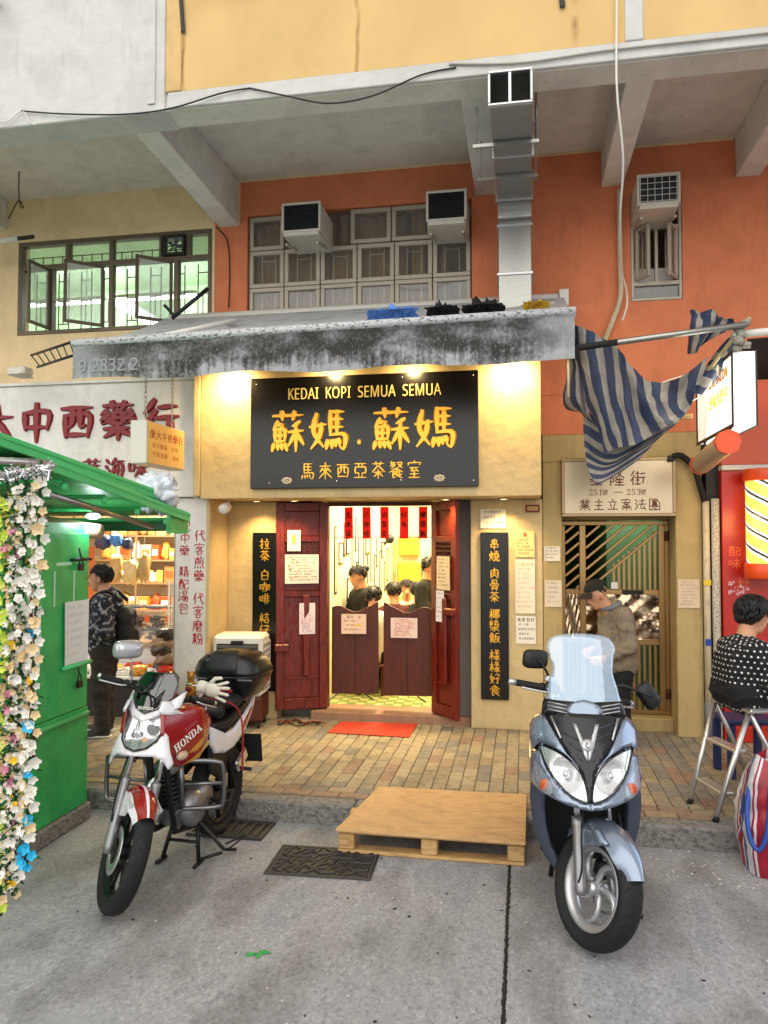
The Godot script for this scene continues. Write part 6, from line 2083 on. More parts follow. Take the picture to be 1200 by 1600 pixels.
	for q in [["door_paper","white paper taped to the green stall door beside the padlock",-4.78,1.31,.28,.42],["door_paper","white paper on the green stall door partly behind the red cord",-4.25,1.31,.26,.42]]:
		var t:=thing(q[0],q[1],"notice",Vector3.ZERO,.0,"papers on the stall door")
		paper(t,"sheet",picture("stall_paper",notice(41,120,180,Color(.88,.89,.9),7,Color(.76,.77,.78),13)),V(-3.003,q[3],q[2]),q[4],q[5],Basis(Vector3.UP,PI/2))
	var rc:=thing("hanging_rope","dark red rope hanging in a long loop against the green stall","rope")
	var s14:=soft()
	tube(s14,curve([V(-2.93,1.75,-4.2),V(-2.93,1.2,-4.2),V(-2.93,.86,-4.2),V(-2.93,.75,-4.24),V(-2.93,.62,-4.25),V(-2.93,.56,-4.2),V(-2.93,.62,-4.15),V(-2.93,.75,-4.17),V(-2.93,.88,-4.2)],48),.011,7)
	put(rc,"cord",s14,mat("cord_red",Color(.32,.06,.06),.8))
	var bag:=thing("plastic_bag","crumpled translucent white plastic bag on the corner of the green roof","bag",Vector3.ZERO)
	var s15:=soft()
	rng.seed=61
	var bn:=FastNoiseLite.new()
	bn.seed=3
	bn.frequency=2.2
	bn.fractal_octaves=4
	sheet(s15,36,22,func(u,v):
		var a: float=u*TAU
		var b: float=v*PI
		var q:=V(sin(b)*cos(a),cos(b),sin(b)*sin(a))
		var k:=1.0+.75*bn.get_noise_3dv(q*.9)+.12*sin(a*9.0+b*3.0)
		return V(-2.66,2.29,-5.28)+q*V(.13,.13,.14)*k)
	var bm:=mat("thin_plastic",Color(.86,.89,.93),.3)
	bm.backlight_enabled=true
	bm.backlight=Color(.4,.42,.45)
	put(bag,"bag",s15,bm)
	var rail:=thing("garland_rail","thin steel rail with silver tinsel carrying the flower garlands","rail")
	var s16:=soft()
	tube(s16,[V(-2.85,2.2,-3.32),V(-2.2,2.295,-3.32)],.012,8)
	tube(s16,[V(-2.85,2.33,-3.1),V(-2.42,2.335,-3.6)],.02,8)
	tube(s16,[V(-2.84,2.2,-3.32),V(-3.02,2.17,-3.38)],.012,8)
	put(rail,"rod",s16,M.aluminium)
	rng.seed=8
	var ts:=flat()
	for i in 170:
		var p:=V(rng.randf_range(-2.55,-2.2),0,-3.3+rng.randf_range(-.03,.04))
		p.y=2.25+(p.x+2.5)*.14+rng.randf_range(-.05,.02)
		box(ts,p,V(.003,rng.randf_range(.02,.05),.006),.0,Basis.from_euler(V(rng.randf()*3,rng.randf()*3,rng.randf()*3)))
	put(rail,"tinsel",ts,M.chrome)
	var flower:=func(petals: int,r: float,cup: float,wide: float) -> ArrayMesh:
		var sf:=soft()
		for i in petals:
			var a:=i*TAU/petals
			var b:=Basis(V(0,0,1),a)
			var g0:=[]
			for row in 4:
				var t:=row/3.0
				var w: float=wide*r*sin(PI*(.14+.76*t))
				for e in [-1.0,.0,1.0]:
					g0.append(b*V(e*w,.12*r+t*r,cup*r*(t*t)+.12*r*absf(e)))
			for row in 3:
				for e in 2:
					var k:=row*3+e
					quad(sf,g0[k],g0[k+3],g0[k+4],g0[k+1])
		blob(sf,V(0,0,.1*r),V(.2,.2,.25)*r,6)
		return done(sf)
	var kinds: Array[ArrayMesh]=[flower.call(5,.036,.35,.5),flower.call(6,.034,.8,.34),flower.call(5,.03,-.25,.52),flower.call(5,.038,.5,.52)]
	var fm:=func(key: String,c: Color) -> StandardMaterial3D:
		var m:=mat("petal_"+key,c,.7)
		m.backlight_enabled=true
		m.backlight=Color(c.r*.35,c.g*.35,c.b*.35)
		return m
	var white: Material=fm.call("white",Color(.9,.89,.85))
	var cream: Material=fm.call("cream",Color(.9,.8,.62))
	var lime: Material=fm.call("lime",Color(.8,.88,.34))
	var yellow: Material=fm.call("yellow",Color(.92,.76,.12))
	var pinkm: Material=fm.call("pink",Color(.86,.55,.66))
	var cyan: Material=fm.call("cyan",Color(.18,.72,.9))
	var leafm: Material=fm.call("leaf",Color(.09,.28,.11))
	var list:=[["garland of lime green blossoms, leftmost on the rail",-2.452,-2.448,2.16,.16,[lime,lime,lime,lime,cream],0,4],["mixed garland of white and pink blossoms with dark leaves, second from the left",-2.4,-2.405,2.18,.36,[white,cream,white,white,white,cream,pinkm],1,44],["leafy garland with small white and yellow blossoms, third from the left",-2.35,-2.385,2.2,.26,[white,white,cream,white,cream,white,white,yellow],2,60],["thick garland of white and cream blossoms ending in bright cyan flowers, rightmost",-2.272,-2.32,2.24,.4,[white,cream,white,white],3,8]]
	for gi in list.size():
		var q: Array=list[gi]
		var t:=thing("flower_garland",q[0],"garland",Vector3.ZERO,.0,"garlands on the stall rail")
		var vs:=soft()
		tube(vs,[V(q[1],q[3]+.08,-3.315),V(lerpf(q[1],q[2],.5),1.2,-3.315),V(q[2],q[4],-3.315)],.008,6)
		put(t,"vine",vs,leafm)
		var count:=110
		for i in count:
			var u:=(i+.5)/count
			var a:=i*2.4+gi
			var spread:=.028 if gi!=1 and gi!=2 else .036
			var dir:=V(cos(a),.15*sin(a*1.7),sin(a))
			if dir.z<-.2:
				dir.z=-dir.z
			dir=dir.normalized()
			var p:=V(lerpf(q[1],q[2],u),lerpf(q[3],q[4],u),-3.315)+dir*spread*rng.randf_range(.6,1.15)
			var m: Material=q[5][rng.randi()%q[5].size()]
			if gi==3 and u>.94:
				m=cyan
			elif gi==3 and i%16==9:
				m=yellow if u>.5 else cream
			elif gi==3 and i%13==5 and u>.4:
				m=cyan
			var k:=(gi+(rng.randi()%2))%4
			var b:=look_basis(dir+V(rng.randf_range(-.4,.4),rng.randf_range(-.5,.3),.5))*Basis(V(0,0,1),rng.randf()*3.0)
			part(t,"flower",kinds[k],m,Transform3D(b.scaled(Vector3.ONE*rng.randf_range(.45,.8)),p))
		var ls:=flat()
		for i in int(q[7])*4:
			var u:=rng.randf()
			var dir:=V(rng.randf_range(-1,1),rng.randf_range(-.6,.4),rng.randf_range(-.5,1)).normalized()
			var p:=V(lerpf(q[1],q[2],u),lerpf(q[3],q[4],u),-3.315)+dir*.02
			var side:=dir.cross(Vector3.UP).normalized()*.013
			var up:=Vector3.UP*.006
			var tip:=p+dir*rng.randf_range(.035,.06)
			var mid:=p.lerp(tip,.5)
			quad(ls,p,mid+side+up,tip,mid)
			quad(ls,p,mid,tip,mid-side+up)
		var lo:=put(t,"leaves",ls,leafm)
		lo.set_meta("kind","stuff")
# ---------- things on the street ----------
func build_street_things() -> void:
	var p:=thing("wooden_pallet","wooden pallet lying at the kerb in the road","pallet")
	for x in [-1.09,-.575,-.055]:
		for z in [-4.74,-5.06]:
			one_box(p,"block",M.pallet_wood,x-.05,x+.05,.026,.118,z-.05,z+.05,.006)
	for z in [-4.74,-5.06]:
		one_box(p,"bottom_board",M.pallet_wood,-1.145,-.005,.002,.024,z-.048,z+.048,.004)
	for z in [-4.74,-5.06]:
		one_box(p,"stringer_board",M.pallet_wood,-1.145,-.005,.12,.138,z-.048,z+.048,.004)
	var sh:=thing("plywood_sheet","pale plywood sheet laid as a ramp over the pallet and the kerb","board")
	var st:=flat()
	prism(st,[V2(-1.15,4.66),V2(.0,4.65),V2(.01,5.52),V2(-1.04,5.5)],Transform3D(Basis(V(1,0,0),V(0,.0,-1),V(0,1,0)),V(0,.158,0)),.016,.002)
	put(sh,"sheet",st,M.plywood)
	var m:=thing("manhole_cover","cast iron manhole cover with a pattern of raised bars in the road","manhole cover",V(-1.19,.001,-4.54),.04)
	one_box(m,"plate",M.cast_iron,-.29,.29,.0,.006,-.185,.185,.003)
	var fr:=flat()
	for q in [[-.315,.315,-.21,-.19],[-.315,.315,.19,.21],[-.315,-.295,-.19,.19],[.295,.315,-.19,.19]]:
		span(fr,q[0],q[1],.0,.009,q[2],q[3],.003)
	put(m,"rim",fr,M.cast_iron)
	rng.seed=44
	var bar:=boxmesh(V(.075,.012,.018),.004)
	for j in 7:
		for i in 9:
			var c:=V(-.25+i*.0625,.009,-.155+j*.0515)
			part(m,"raised_bar",bar,M.cast_iron,Transform3D(Basis(Vector3.UP,[.75,-.75,.2,1.3][(i+j*2+rng.randi()%2)%4]),c))
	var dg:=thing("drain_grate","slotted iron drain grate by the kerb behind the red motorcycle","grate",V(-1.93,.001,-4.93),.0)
	var gs:=flat()
	frame_rect_flat(gs,-.26,.26,-.15,.15,.0,.016,.03)
	put(dg,"frame",gs,M.cast_iron)
	one_box(dg,"pit_shade_plate",M.cast_iron,-.23,.23,.0005,.003,-.12,.12)  # thin dark iron plate, painted-in shade in place of an open hole
	for i in 7:
		one_box(dg,"bar",M.cast_iron,-.2+i*.066-.014,-.2+i*.066+.014,.003,.015,-.12,.12,.003)
	var lf:=thing("green_leaf","torn bright green leaf lying on the road","leaf",V(-1.23,.003,-3.5),.3)
	var sl:=soft()
	for q in [[-.035,.0,.4],[.03,-.008,-.3],[.0,.012,1.2]]:
		var b:=Basis(Vector3.UP,q[2])
		for k in 6:
			var a0:=k*TAU/6
			var a1:=(k+1)*TAU/6
			tri(sl,V(q[0],.006,q[1]),V(q[0],.001,q[1])+b*V(cos(a0)*.032,.003*sin(a0*2),sin(a0)*.014),V(q[0],.001,q[1])+b*V(cos(a1)*.032,.003*sin(a1*2),sin(a1)*.014))
	put(lf,"blade",sl,mat("leaf_green",Color(.16,.62,.26),.6))
	var lt:=struct_node("road_litter")
	lt.set_meta("kind","stuff")
	rng.seed=19
	var sw:=flat()
	for i in 150:
		var near_bag:=i%3==0
		var c:=V(rng.randf_range(.6,1.3),.003,rng.randf_range(-5.1,-4.6)) if near_bag else V(rng.randf_range(-2.4,1.6),.003,rng.randf_range(-5.05,-2.9))
		var sz:=rng.randf_range(.003,.011) if not near_bag else rng.randf_range(.004,.016)
		box(sw,c,V(sz,.003,sz*rng.randf_range(.3,1.0)),.0,Basis(Vector3.UP,rng.randf()*3.0))
	put(lt,"paper_specks",sw,mat("litter_white",Color(.8,.8,.78),.9))
	var sd:=flat()
	for i in 40:
		box(sd,V(rng.randf_range(-2.4,1.6),.0025,rng.randf_range(-4.8,-2.9)),V(rng.randf_range(.005,.02),.003,rng.randf_range(.004,.012)),.0,Basis(Vector3.UP,rng.randf()*3.0))
	put(lt,"dark_specks",sd,M.joint_filler)
	for q in [[-3.3,"left"],[-3.1,"right"]]:
		var f:=thing("figurine","small gilded figure with red belly by the white column, %s of the pair"%q[1],"figurine",V(q[0],.142,-6.86),.0,"gilt figurines")
		one_box(f,"stand",mat("stand_red",Color(.35,.06,.05),.5),-.06,.06,.0,.32,-.05,.05,.01)
		var sf:=soft()
		lathe(sf,[V2(0,.32),V2(.05,.32),V2(.055,.37),V2(.045,.43),V2(.026,.455),V2(.036,.48),V2(.034,.52),V2(.0,.54)],Transform3D(),14)
		blob(sf,V(-.028,.535,0),V(.012,.02,.01),8)
		blob(sf,V(.028,.535,0),V(.012,.02,.01),8)
		put(f,"gilt_body",sf,mat("old_gold",Color(.62,.44,.16),.35,.7))
		var sb:=soft()
		blob(sb,V(0,.385,.045),V(.03,.032,.018),10)
		put(f,"belly",sb,mat("stand_red",Color(.35,.06,.05),.5))
	build_ladder_and_bag()
func frame_rect_flat(st: SurfaceTool,x0: float,x1: float,z0: float,z1: float,y0: float,y1: float,t: float) -> void:
	span(st,x0,x1,y0,y1,z0,z0+t,.003)
	span(st,x0,x1,y0,y1,z1-t,z1,.003)
	span(st,x0,x0+t,y0,y1,z0+t,z1-t,.003)
	span(st,x1-t,x1,y0,y1,z0+t,z1-t,.003)
func build_ladder_and_bag() -> void:
	var l:=thing("step_ladder","aluminium step ladder that the woman sits on at the kerb","ladder")
	var f0:=V(1.1,.142,-5.58)
	var f1:=V(1.19,.142,-5.25)
	var t0:=V(1.335,.8,-5.84)
	var t1:=V(1.47,.8,-5.5)
	for q in [[f0,t0],[f1,t1]]:
		var st:=soft()
		tube(st,[q[0]+V(0,.015,0),q[1]],.018,10)
		var o:=put(l,"front_rail",st,M.aluminium)
		var s2:=soft()
		tube(s2,[q[0],q[0]+V(.01,.03,0)],.021,8)
		put(o,"rubber_foot",s2,M.black_rubber)
	for q in [[V(1.62,.142,-6.02),t0],[V(1.78,.142,-5.62),t1]]:
		var st:=soft()
		tube(st,[q[0]+V(0,.015,0),q[1]],.016,10)
		var o:=put(l,"rear_rail",st,M.aluminium)
		var s2:=soft()
		tube(s2,[q[0],q[0]+V(-.01,.03,0)],.02,8)
		put(o,"rubber_foot",s2,M.black_rubber)
	for u in [.235,.62]:
		var a: Vector3=f0.lerp(t0,u)
		var b: Vector3=f1.lerp(t1,u)
		var st:=flat()
		var d:=(b-a)
		box(st,(a+b)*.5+V(.03,.0,0),V(.085,.022,d.length()-.02),.005,Basis(Vector3.UP,atan2(d.x,d.z)))
		var o:=put(l,"step",st,M.aluminium)
		var s2:=flat()
		for e in [a,b]:
			box(s2,e,V(.03,.04,.03),.006)
		put(o,"step_bracket",s2,M.grey_plastic)
	var top:=flat()
	var dd:=t1-t0
	box(top,(t0+t1)*.5+V(.1,.005,.0),V(.26,.03,dd.length()+.06),.01,Basis(Vector3.UP,atan2(dd.x,dd.z)))
	put(l,"platform",top,M.aluminium)
	var br:=soft()
	tube(br,[V(1.62,.142,-6.02).lerp(t0,.45),V(1.78,.142,-5.62).lerp(t1,.45)],.012,6)
	put(l,"rear_brace",br,M.aluminium)
	var s:=thing("blue_stool","dark blue plastic stool half hidden behind the step ladder","stool",V(1.66,.142,-6.35),.2)
	var blue:=mat("stool_blue",Color(.08,.14,.33),.5)
	one_box(s,"seat",blue,-.2,.2,.4,.44,-.16,.16,.012)
	for q in [[-.16,-.12],[.16,-.12],[-.16,.12],[.16,.12]]:
		one_box(s,"leg",blue,q[0]-.025,q[0]+.025,.0,.4,q[1]-.025,q[1]+.025,.005)
	var img:=Image.create(384,128,false,Image.FORMAT_RGB8)
	var n:=FastNoiseLite.new()
	n.seed=5
	n.frequency=.03
	var bands:=[[.0,Color(.86,.86,.88)],[.2,Color(.16,.28,.58)],[.42,Color(.86,.86,.88)],[.54,Color(.62,.1,.18)],[.84,Color(.86,.86,.88)],[.9,Color(.62,.1,.18)],[.95,Color(.86,.86,.88)]]
	for y in 128:
		for x in 384:
			var u:=fposmod(x/384.0*6.0,1.0)
			var c: Color=bands[0][1]
			for b in bands:
				if u>=b[0]:
					c=b[1]
			var k:=.9+.2*n.get_noise_2d(x,y)+(.04 if (x%4==0) or (y%4==0) else .0)
			img.set_pixel(x,y,Color(c.r*k,c.g*k,c.b*k))
	var bag:=thing("striped_bag","bulging red white and blue striped carrier bag standing in the road by the kerb","bag",V(1.5,.0,-4.93))
	var bn:=FastNoiseLite.new()
	bn.seed=9
	bn.frequency=1.6
	var st:=soft()
	sheet(st,48,18,func(u,v):
		var a: float=u*TAU+.4
		var t: float=1.0-v
		var sq:=pow(pow(absf(cos(a)),4.0)+pow(absf(sin(a)),4.0),-.25)
		var w:=.235*(.93+.12*sin(t*3.0))*(1.0-.25*pow(t,4.0))
		var p:=V(cos(a)*sq*w,.003+t*.64,sin(a)*sq*w*.78)
		var k:=bn.get_noise_3d(p.x*3.0+5.0,p.y*3.0,p.z*3.0)
		p+=V(cos(a),.0,sin(a))*k*.06*sin(PI*clampf(t,.05,.98))
		p.y+=.04*sin(a*3.0)*t*t
		return p)
	put(bag,"sack",st,picture("bag_stripes",img,.35))
	var s3:=soft()
	blob(s3,V(0,.55,0),V(.19,.09,.14),14,Basis(),.3)
	put(bag,"stuffing",s3,mat("bag_filling",Color(.75,.77,.8),.6))
	var s4:=soft()
	tube(s4,curve([V(-.215,.5,.1),V(-.245,.36,.15),V(-.235,.22,.19),V(-.19,.18,.2),V(-.15,.3,.205),V(-.12,.52,.17)],24),.014,6)
	put(bag,"handle",s4,mat("handle_blue",Color(.14,.28,.62),.5))
# ---------- two-wheelers (local axes: +z forwards,+y up,+x the rider's left) ----------
func wheel(parent: Node,called: String,c: Vector3,r: float,w: float,rim: float,spokes: int,rim_mat: Material,swirl: float,xf:=Transform3D()) -> Node3D:
	var o:=group_node(parent,called)
	o.transform=xf
	var lay:=Transform3D(Basis(V(0,0,1),-PI/2),c)
	var st:=soft()
	var prof:=[]
	for i in 15:
		var a:=lerpf(-2.2,2.2,i/14.0)
		prof.append(V2(r-w*.62+cos(a)*w*.62,sin(a)*w))
	prof.append(V2(rim,w*.62))
	prof.push_front(V2(rim,-w*.62))
	lathe(st,prof,lay,56,false)
	var tyre:=put(o,"tyre",st,M.black_rubber)
	var gr:=soft()
	for i in 30:
		var a:=i*TAU/30
		for s in [-1.0,1.0]:
			var pts:=[]
			for k in 4:
				var t:=.15+k*.28
				var aa: float=a+k*.045+(.1 if s>0 else .0)
				var rr:=r-w*.62+cos(t)*w*.62-.0005
				pts.append(c+V(s*sin(t)*w,cos(aa)*rr,sin(aa)*rr))
			tube(gr,pts,.0022,4)
	put(tyre,"tread_grooves",gr,M.dark_void)
	var rs:=soft()
	lathe(rs,[V2(rim-.002,-w*.66),V2(rim+.006,-w*.66),V2(rim+.006,-w*.58),V2(rim-.012,-w*.5),V2(rim-.022,-w*.2),V2(rim-.022,w*.2),V2(rim-.012,w*.5),V2(rim+.006,w*.58),V2(rim+.006,w*.66),V2(rim-.002,w*.66),V2(rim-.018,w*.52),V2(rim-.03,w*.2),V2(rim-.03,-w*.2),V2(rim-.018,-w*.52),V2(rim-.002,-w*.66)],lay,48,false)
	put(o,"rim",rs,rim_mat)
	for i in spokes:
		var a:=i*TAU/spokes
		var ss:=soft()
		var rings:=[]
		for k in 6:
			var t:=k/5.0
			var rr:=lerpf(.03,rim-.02,t)
			var aa:=a+swirl*t*t
			var d:=V(0,cos(aa),sin(aa))
			var s:=V(0,-sin(aa),cos(aa))
			var half:=lerpf(.016,.024,absf(t-.4)*1.5)
			var ring:=PackedVector3Array()
			for e in 8:
				var th:=e*TAU/8
				ring.append(c+d*rr+s*cos(th)*half+V(sin(th)*.014,0,0))
			rings.append(ring)
		loft(ss,rings)
		put(o,"spoke",ss,rim_mat)
	var hs:=soft()
	lathe(hs,[V2(0,-.05),V2(.03,-.05),V2(.034,-.03),V2(.04,.0),V2(.034,.03),V2(.03,.05),V2(0,.05)],lay,18)
	put(o,"hub",hs,rim_mat)
	return o
func disc_brake(parent: Node,c: Vector3,r: float,x: float) -> void:
	var st:=soft()
	lathe(st,[V2(r*.55,-.002),V2(r,-.002),V2(r,.002),V2(r*.55,.002),V2(r*.55,-.002)],Transform3D(Basis(V(0,0,1),-PI/2),c+V(x,0,0)),36,false)
	put(parent,"brake_disc",st,M.aluminium)
	var s2:=flat()
	box(s2,c+V(x,r*.62,-r*.72),V(.045,.075,.06),.012)
	put(parent,"brake_caliper",s2,M.black_plastic)
func mudguard(st: SurfaceTool,c: Vector3,r: float,a0: float,a1: float,w0: float,w1: float,drop: float,u0:=-1.0,u1:=1.0) -> void:
	sheet(st,10,22,func(u,v):
		var a:=lerpf(a0,a1,v)
		var w:=lerpf(w0,w1,v)*(1.0-.35*smoothstep(.75,1.0,v))
		var e: float=lerpf(u0,u1,u)
		var rr:=r-drop*e*e-drop*.6*pow(absf(e),5.0)
		return c+V(e*w,cos(a)*rr,sin(a)*rr))
func steer(pivot: Vector3,rake: float,turn: float) -> Transform3D:
	var ax:=V(0,cos(rake),-sin(rake))
	var b:=Basis(ax,turn)
	return Transform3D(b,pivot-b*pivot)
func side_text(parent: Node,called: String,text: String,m: Material,at: Vector3,dir: Vector3,outward: Vector3,h: float,bold:=true) -> void:
	var x:=dir.normalized()
	var z:=(outward-x*outward.dot(x)).normalized()
	var o:=print_text(parent,text,m,at,h,.002,true,bold,Basis(x,z.cross(x),z))
	o.name=called
func ring_at(c: Vector3,hw: float,top: float,bot: float,n:=20,e:=2.4) -> PackedVector3Array:
	var r:=PackedVector3Array()
	for k in n:
		var t:=TAU*k/n
		var cx:=signf(cos(t))*pow(absf(cos(t)),2.0/e)
		var sy:=signf(sin(t))*pow(absf(sin(t)),2.0/e)
		r.append(c+V(cx*hw,sy*(top if sy>0 else bot),0))
	return r
func build_motorcycle() -> void:
	var b:=thing("motorcycle","red and white motorcycle with black top box parked on its stand at left","motorcycle",V(-2.0,.0,-4.85),-.079)
	var red:=mat("bike_red",Color(.55,.03,.06),.25)
	red.clearcoat_enabled=true
	red.clearcoat=.8
	red.clearcoat_roughness=.06
	var white:=mat("bike_white",Color(.86,.86,.88),.25)
	white.clearcoat_enabled=true
	white.clearcoat=.6
	white.clearcoat_roughness=.08
	var gold:=mat("decal_gold",Color(.72,.52,.2),.4)
	var alloy:=mat("engine_alloy",Color(.56,.56,.57),.4,.8)
	var dark:=mat("bike_frame",Color(.06,.06,.065),.45,.2)
	var fork:=steer(V(0,0,1.21),.454,.8)
	var axle:=V(0,.315,1.1)
	var fw:=wheel(b,"front_wheel",axle,.3,.048,.225,6,dark,.12,fork)
	disc_brake(fw,axle,.12,-.055)
	wheel(b,"rear_wheel",V(0,.305,.0),.3,.055,.225,6,dark,.12)
	var up:=V(0,cos(.454),-sin(.454))
	for s in [-1.0,1.0]:
		var o:=group_node(b,"fork_leg")
		o.transform=fork
		var base:=axle+V(s*.085,-.03,-.012)
		var st:=soft()
		tube(st,[base,base+up*.04,base+up*.36,base+up*.38],[.022,.027,.027,.03],12)
		put(o,"slider",st,alloy)
		var s2:=soft()
		tube(s2,[base+up*.37,base+up*.8],.0165,10)
		put(o,"stanchion",s2,M.chrome)
	var yk:=flat()
	for h in [.6,.8]:
		box(yk,axle+V(0,-.03,-.02)+up*h,V(.23,.035,.06),.01,Basis(Vector3.RIGHT,-.454))
	var yo:=put(b,"fork_yoke",yk,dark)
	yo.transform=fork
	var mg:=group_node(b,"front_mudguard")
	mg.transform=fork
	for q in [[-1.0,-.8,white],[-.8,-.22,red],[-.22,-.02,white],[-.02,.72,red],[.72,1.0,white]]:
		var st:=soft()
		mudguard(st,axle,.335,-.95,.62,.075,.085,.055,q[0],q[1])
		put(mg,"shell",st,q[2])
	for s in [-1.0,1.0]:
		var st:=flat()
		prism(st,[V2(-.04,.16),V2(.08,.21),V2(.16,.3),V2(-.05,.29)],Transform3D(Basis(V(0,0,1),V(0,1,0),V(-1,0,0)),axle+V(s*.078,-.02,-.06)),.006)
		put(mg,"side_stay",st,white)
	var nose:=func(p: Vector2) -> Vector3: return V(p.x,p.y,.945-2.4*p.x*p.x-.55*(p.y-.86)-.8*pow(maxf(.0,p.y-.95),1.5))
	var push:=func(f: Callable,d: float) -> Callable: return func(p: Vector2) -> Vector3: return f.call(p)+V(0,0,d)
	var lamp:=[V2(-.128,1.0),V2(-.06,.962),V2(0,.942),V2(.06,.962),V2(.128,1.0),V2(.125,.9),V2(.105,.845),V2(.06,.812),V2(0,.8),V2(-.06,.812),V2(-.105,.845),V2(-.125,.9)]
	var hl:=group_node(b,"headlight")
	var s1:=soft()
	shell(s1,lamp,nose,.02)
	put(hl,"lens",s1,glass("lens_glass",Color(.95,.97,1.0),.12,.04))
	var s2:=soft()
	shell(s2,lamp,func(p): return nose.call(p)+V(0,0,-.012-.05*maxf(.0,1.0-pow((p.x/.13),2.0)-pow((p.y-.89)/.11,2.0))),.016)
	put(hl,"reflector",s2,M.chrome)
	for q in [[V(-.035,.87,.895),.028,M.chrome],[V(.05,.895,.885),.03,dark],[V(.02,.84,.905),.018,mat("bulb_amber",Color(.8,.55,.25),.2)]]:
		var s3:=soft()
		blob(s3,q[0],V(q[1],q[1],.012),12)
		put(hl,"bulb",s3,q[2])
	var trim:=soft()
	var rim:=[]
	for p in lamp:
		rim.append(nose.call(p)+V(0,0,.001))
	rim.append(rim[0])
	tube(trim,rim,.005,6,false)
	put(hl,"seal",trim,M.black_plastic)
	var cowl:=group_node(b,"cowl")
	var c1:=soft()
	shell(c1,[V2(-.165,1.075),V2(-.128,1.045),V2(-.07,.995),V2(0,.972),V2(.07,.995),V2(.128,1.045),V2(.165,1.075),V2(.165,1.0),V2(.138,.99),V2(.066,.957),V2(0,.936),V2(-.066,.957),V2(-.138,.99),V2(-.165,1.0)],push.call(nose,.006),.02,V(0,0,-.03))
	put(cowl,"upper_cowl",c1,white)
	var c2:=soft()
	shell(c2,[V2(-.135,.89),V2(-.112,.84),V2(-.065,.803),V2(0,.79),V2(.065,.803),V2(.112,.84),V2(.135,.89),V2(.165,.8),V2(.19,.725),V2(.182,.7),V2(.155,.748),V2(.105,.773),V2(0,.777),V2(-.105,.773),V2(-.155,.748),V2(-.182,.7),V2(-.19,.725),V2(-.165,.8)],func(p): return nose.call(p)+V(0,0,.004-.3*maxf(.0,.78-p.y)),.02,V(0,0,-.03))
	put(cowl,"lower_cowl",c2,white)
	var ws:=soft()
	var screen_f:=func(p: Vector2) -> Vector3: return V(p.x,p.y,.885-.75*(p.y-.97)-2.0*p.x*p.x)
	shell(ws,[V2(-.125,1.045),V2(-.07,.997),V2(0,.975),V2(.07,.997),V2(.125,1.045),V2(.132,1.1),V2(.125,1.15),V2(.095,1.178),V2(-.095,1.178),V2(-.125,1.15),V2(-.132,1.1)],screen_f,.02,V(0,0,-.004))
	var smoke:=mat("smoked_screen",Color(.03,.035,.045),.04)
	smoke.metallic_specular=1.0
	smoke.clearcoat_enabled=true
	smoke.clearcoat=1.0
	smoke.clearcoat_roughness=.03
	put(b,"windscreen",ws,smoke)
	side_text(b,"lettering","HONDA",M.white_plastic,V(0,1.005,.868),V(1,0,0),V(0,.55,1),.018)
	for s in [-1.0,1.0]:
		var fair:=func(p: Vector2) -> Vector3:
			var w:=.13+.3*(.92-p.x)-.22*maxf(.0,.62-p.x)*2.0-.9*pow(p.y-.84,2.0)
			return V(s*w,p.y,p.x)
		var g:=group_node(b,"side_fairing")
		var f1:=soft()
		shell(f1,[V2(.885,.985),V2(.905,.87),V2(.86,.765),V2(.76,.665),V2(.64,.675),V2(.53,.76),V2(.5,.85),V2(.56,.95),V2(.66,.985),V2(.76,.985)],fair,.025,V(-s*.02,0,0))
		put(g,"red_panel",f1,red)
		var f2:=soft()
		shell(f2,[V2(.9,1.0),V2(.885,.98),V2(.84,.968),V2(.79,.965),V2(.745,.955),V2(.795,.99),V2(.822,1.04),V2(.855,1.045)],func(p): return fair.call(p)+V(s*.006,0,0),.022,V(-s*.02,0,0))
		put(g,"white_panel",f2,white)
		var f3:=soft()
		shell(f3,[V2(.74,.668),V2(.62,.68),V2(.53,.755),V2(.55,.765),V2(.66,.7)],func(p): return fair.call(p)+V(s*.0025,0,0),.02)
		put(g,"gold_stripe",f3,gold)
		var f4:=soft()
		shell(f4,[V2(.72,.73),V2(.62,.8),V2(.585,.83),V2(.61,.76),V2(.66,.73)],func(p): return fair.call(p)+V(s*.0025,0,0),.02)
		put(g,"gold_flash",f4,gold)
		var at:=V2(.735,.82)
		side_text(g,"lettering","HONDA",M.white_plastic,fair.call(at)+V(s*.006,0,0),V(.25,.42*s,-1.0*s) if s>0 else V(.25,-.0,1.0),V(s,.1,.28),.042)
		side_text(g,"lettering","Stream",mat("faint_pink",Color(.72,.3,.36),.4),fair.call(V2(.71,.885))+V(s*.004,0,0),V(.25,.42*s,-1.0*s) if s>0 else V(.25,.0,1.0),V(s,.1,.28),.022,false)
		var ind:=soft()
		blob(ind,fair.call(V2(.77,.735))+V(s*.015,0,.01),V(.028,.026,.048),14)
		put(g,"indicator",ind,mat("indicator_lens",Color(.72,.62,.52),.15))
	var tk:=soft()
	loft(tk,[ring_at(V(0,.86,.68),.07,.05,.05),ring_at(V(0,.865,.62),.125,.085,.09),ring_at(V(0,.865,.52),.148,.098,.11),ring_at(V(0,.85,.4),.145,.09,.11),ring_at(V(0,.81,.31),.12,.07,.09),ring_at(V(0,.76,.25),.085,.04,.05)])
	put(b,"fuel_tank",tk,red)
	var wing:=soft()
	for s in [-1.0,1.0]:
		for i in 6:
			var p:=V(s*.148,.885-i*.009,.5+i*.005)
			tube(wing,[p,p+V(-s*.004,.018+.006*(5-i)*.5,-.03-.006*(5-i)),p+V(-s*.012,.05-.004*i,-.045-.007*(5-i))],[.003,.006,.001],6)
	put(b,"wing_emblem",wing,M.white_plastic)
	var se:=soft()
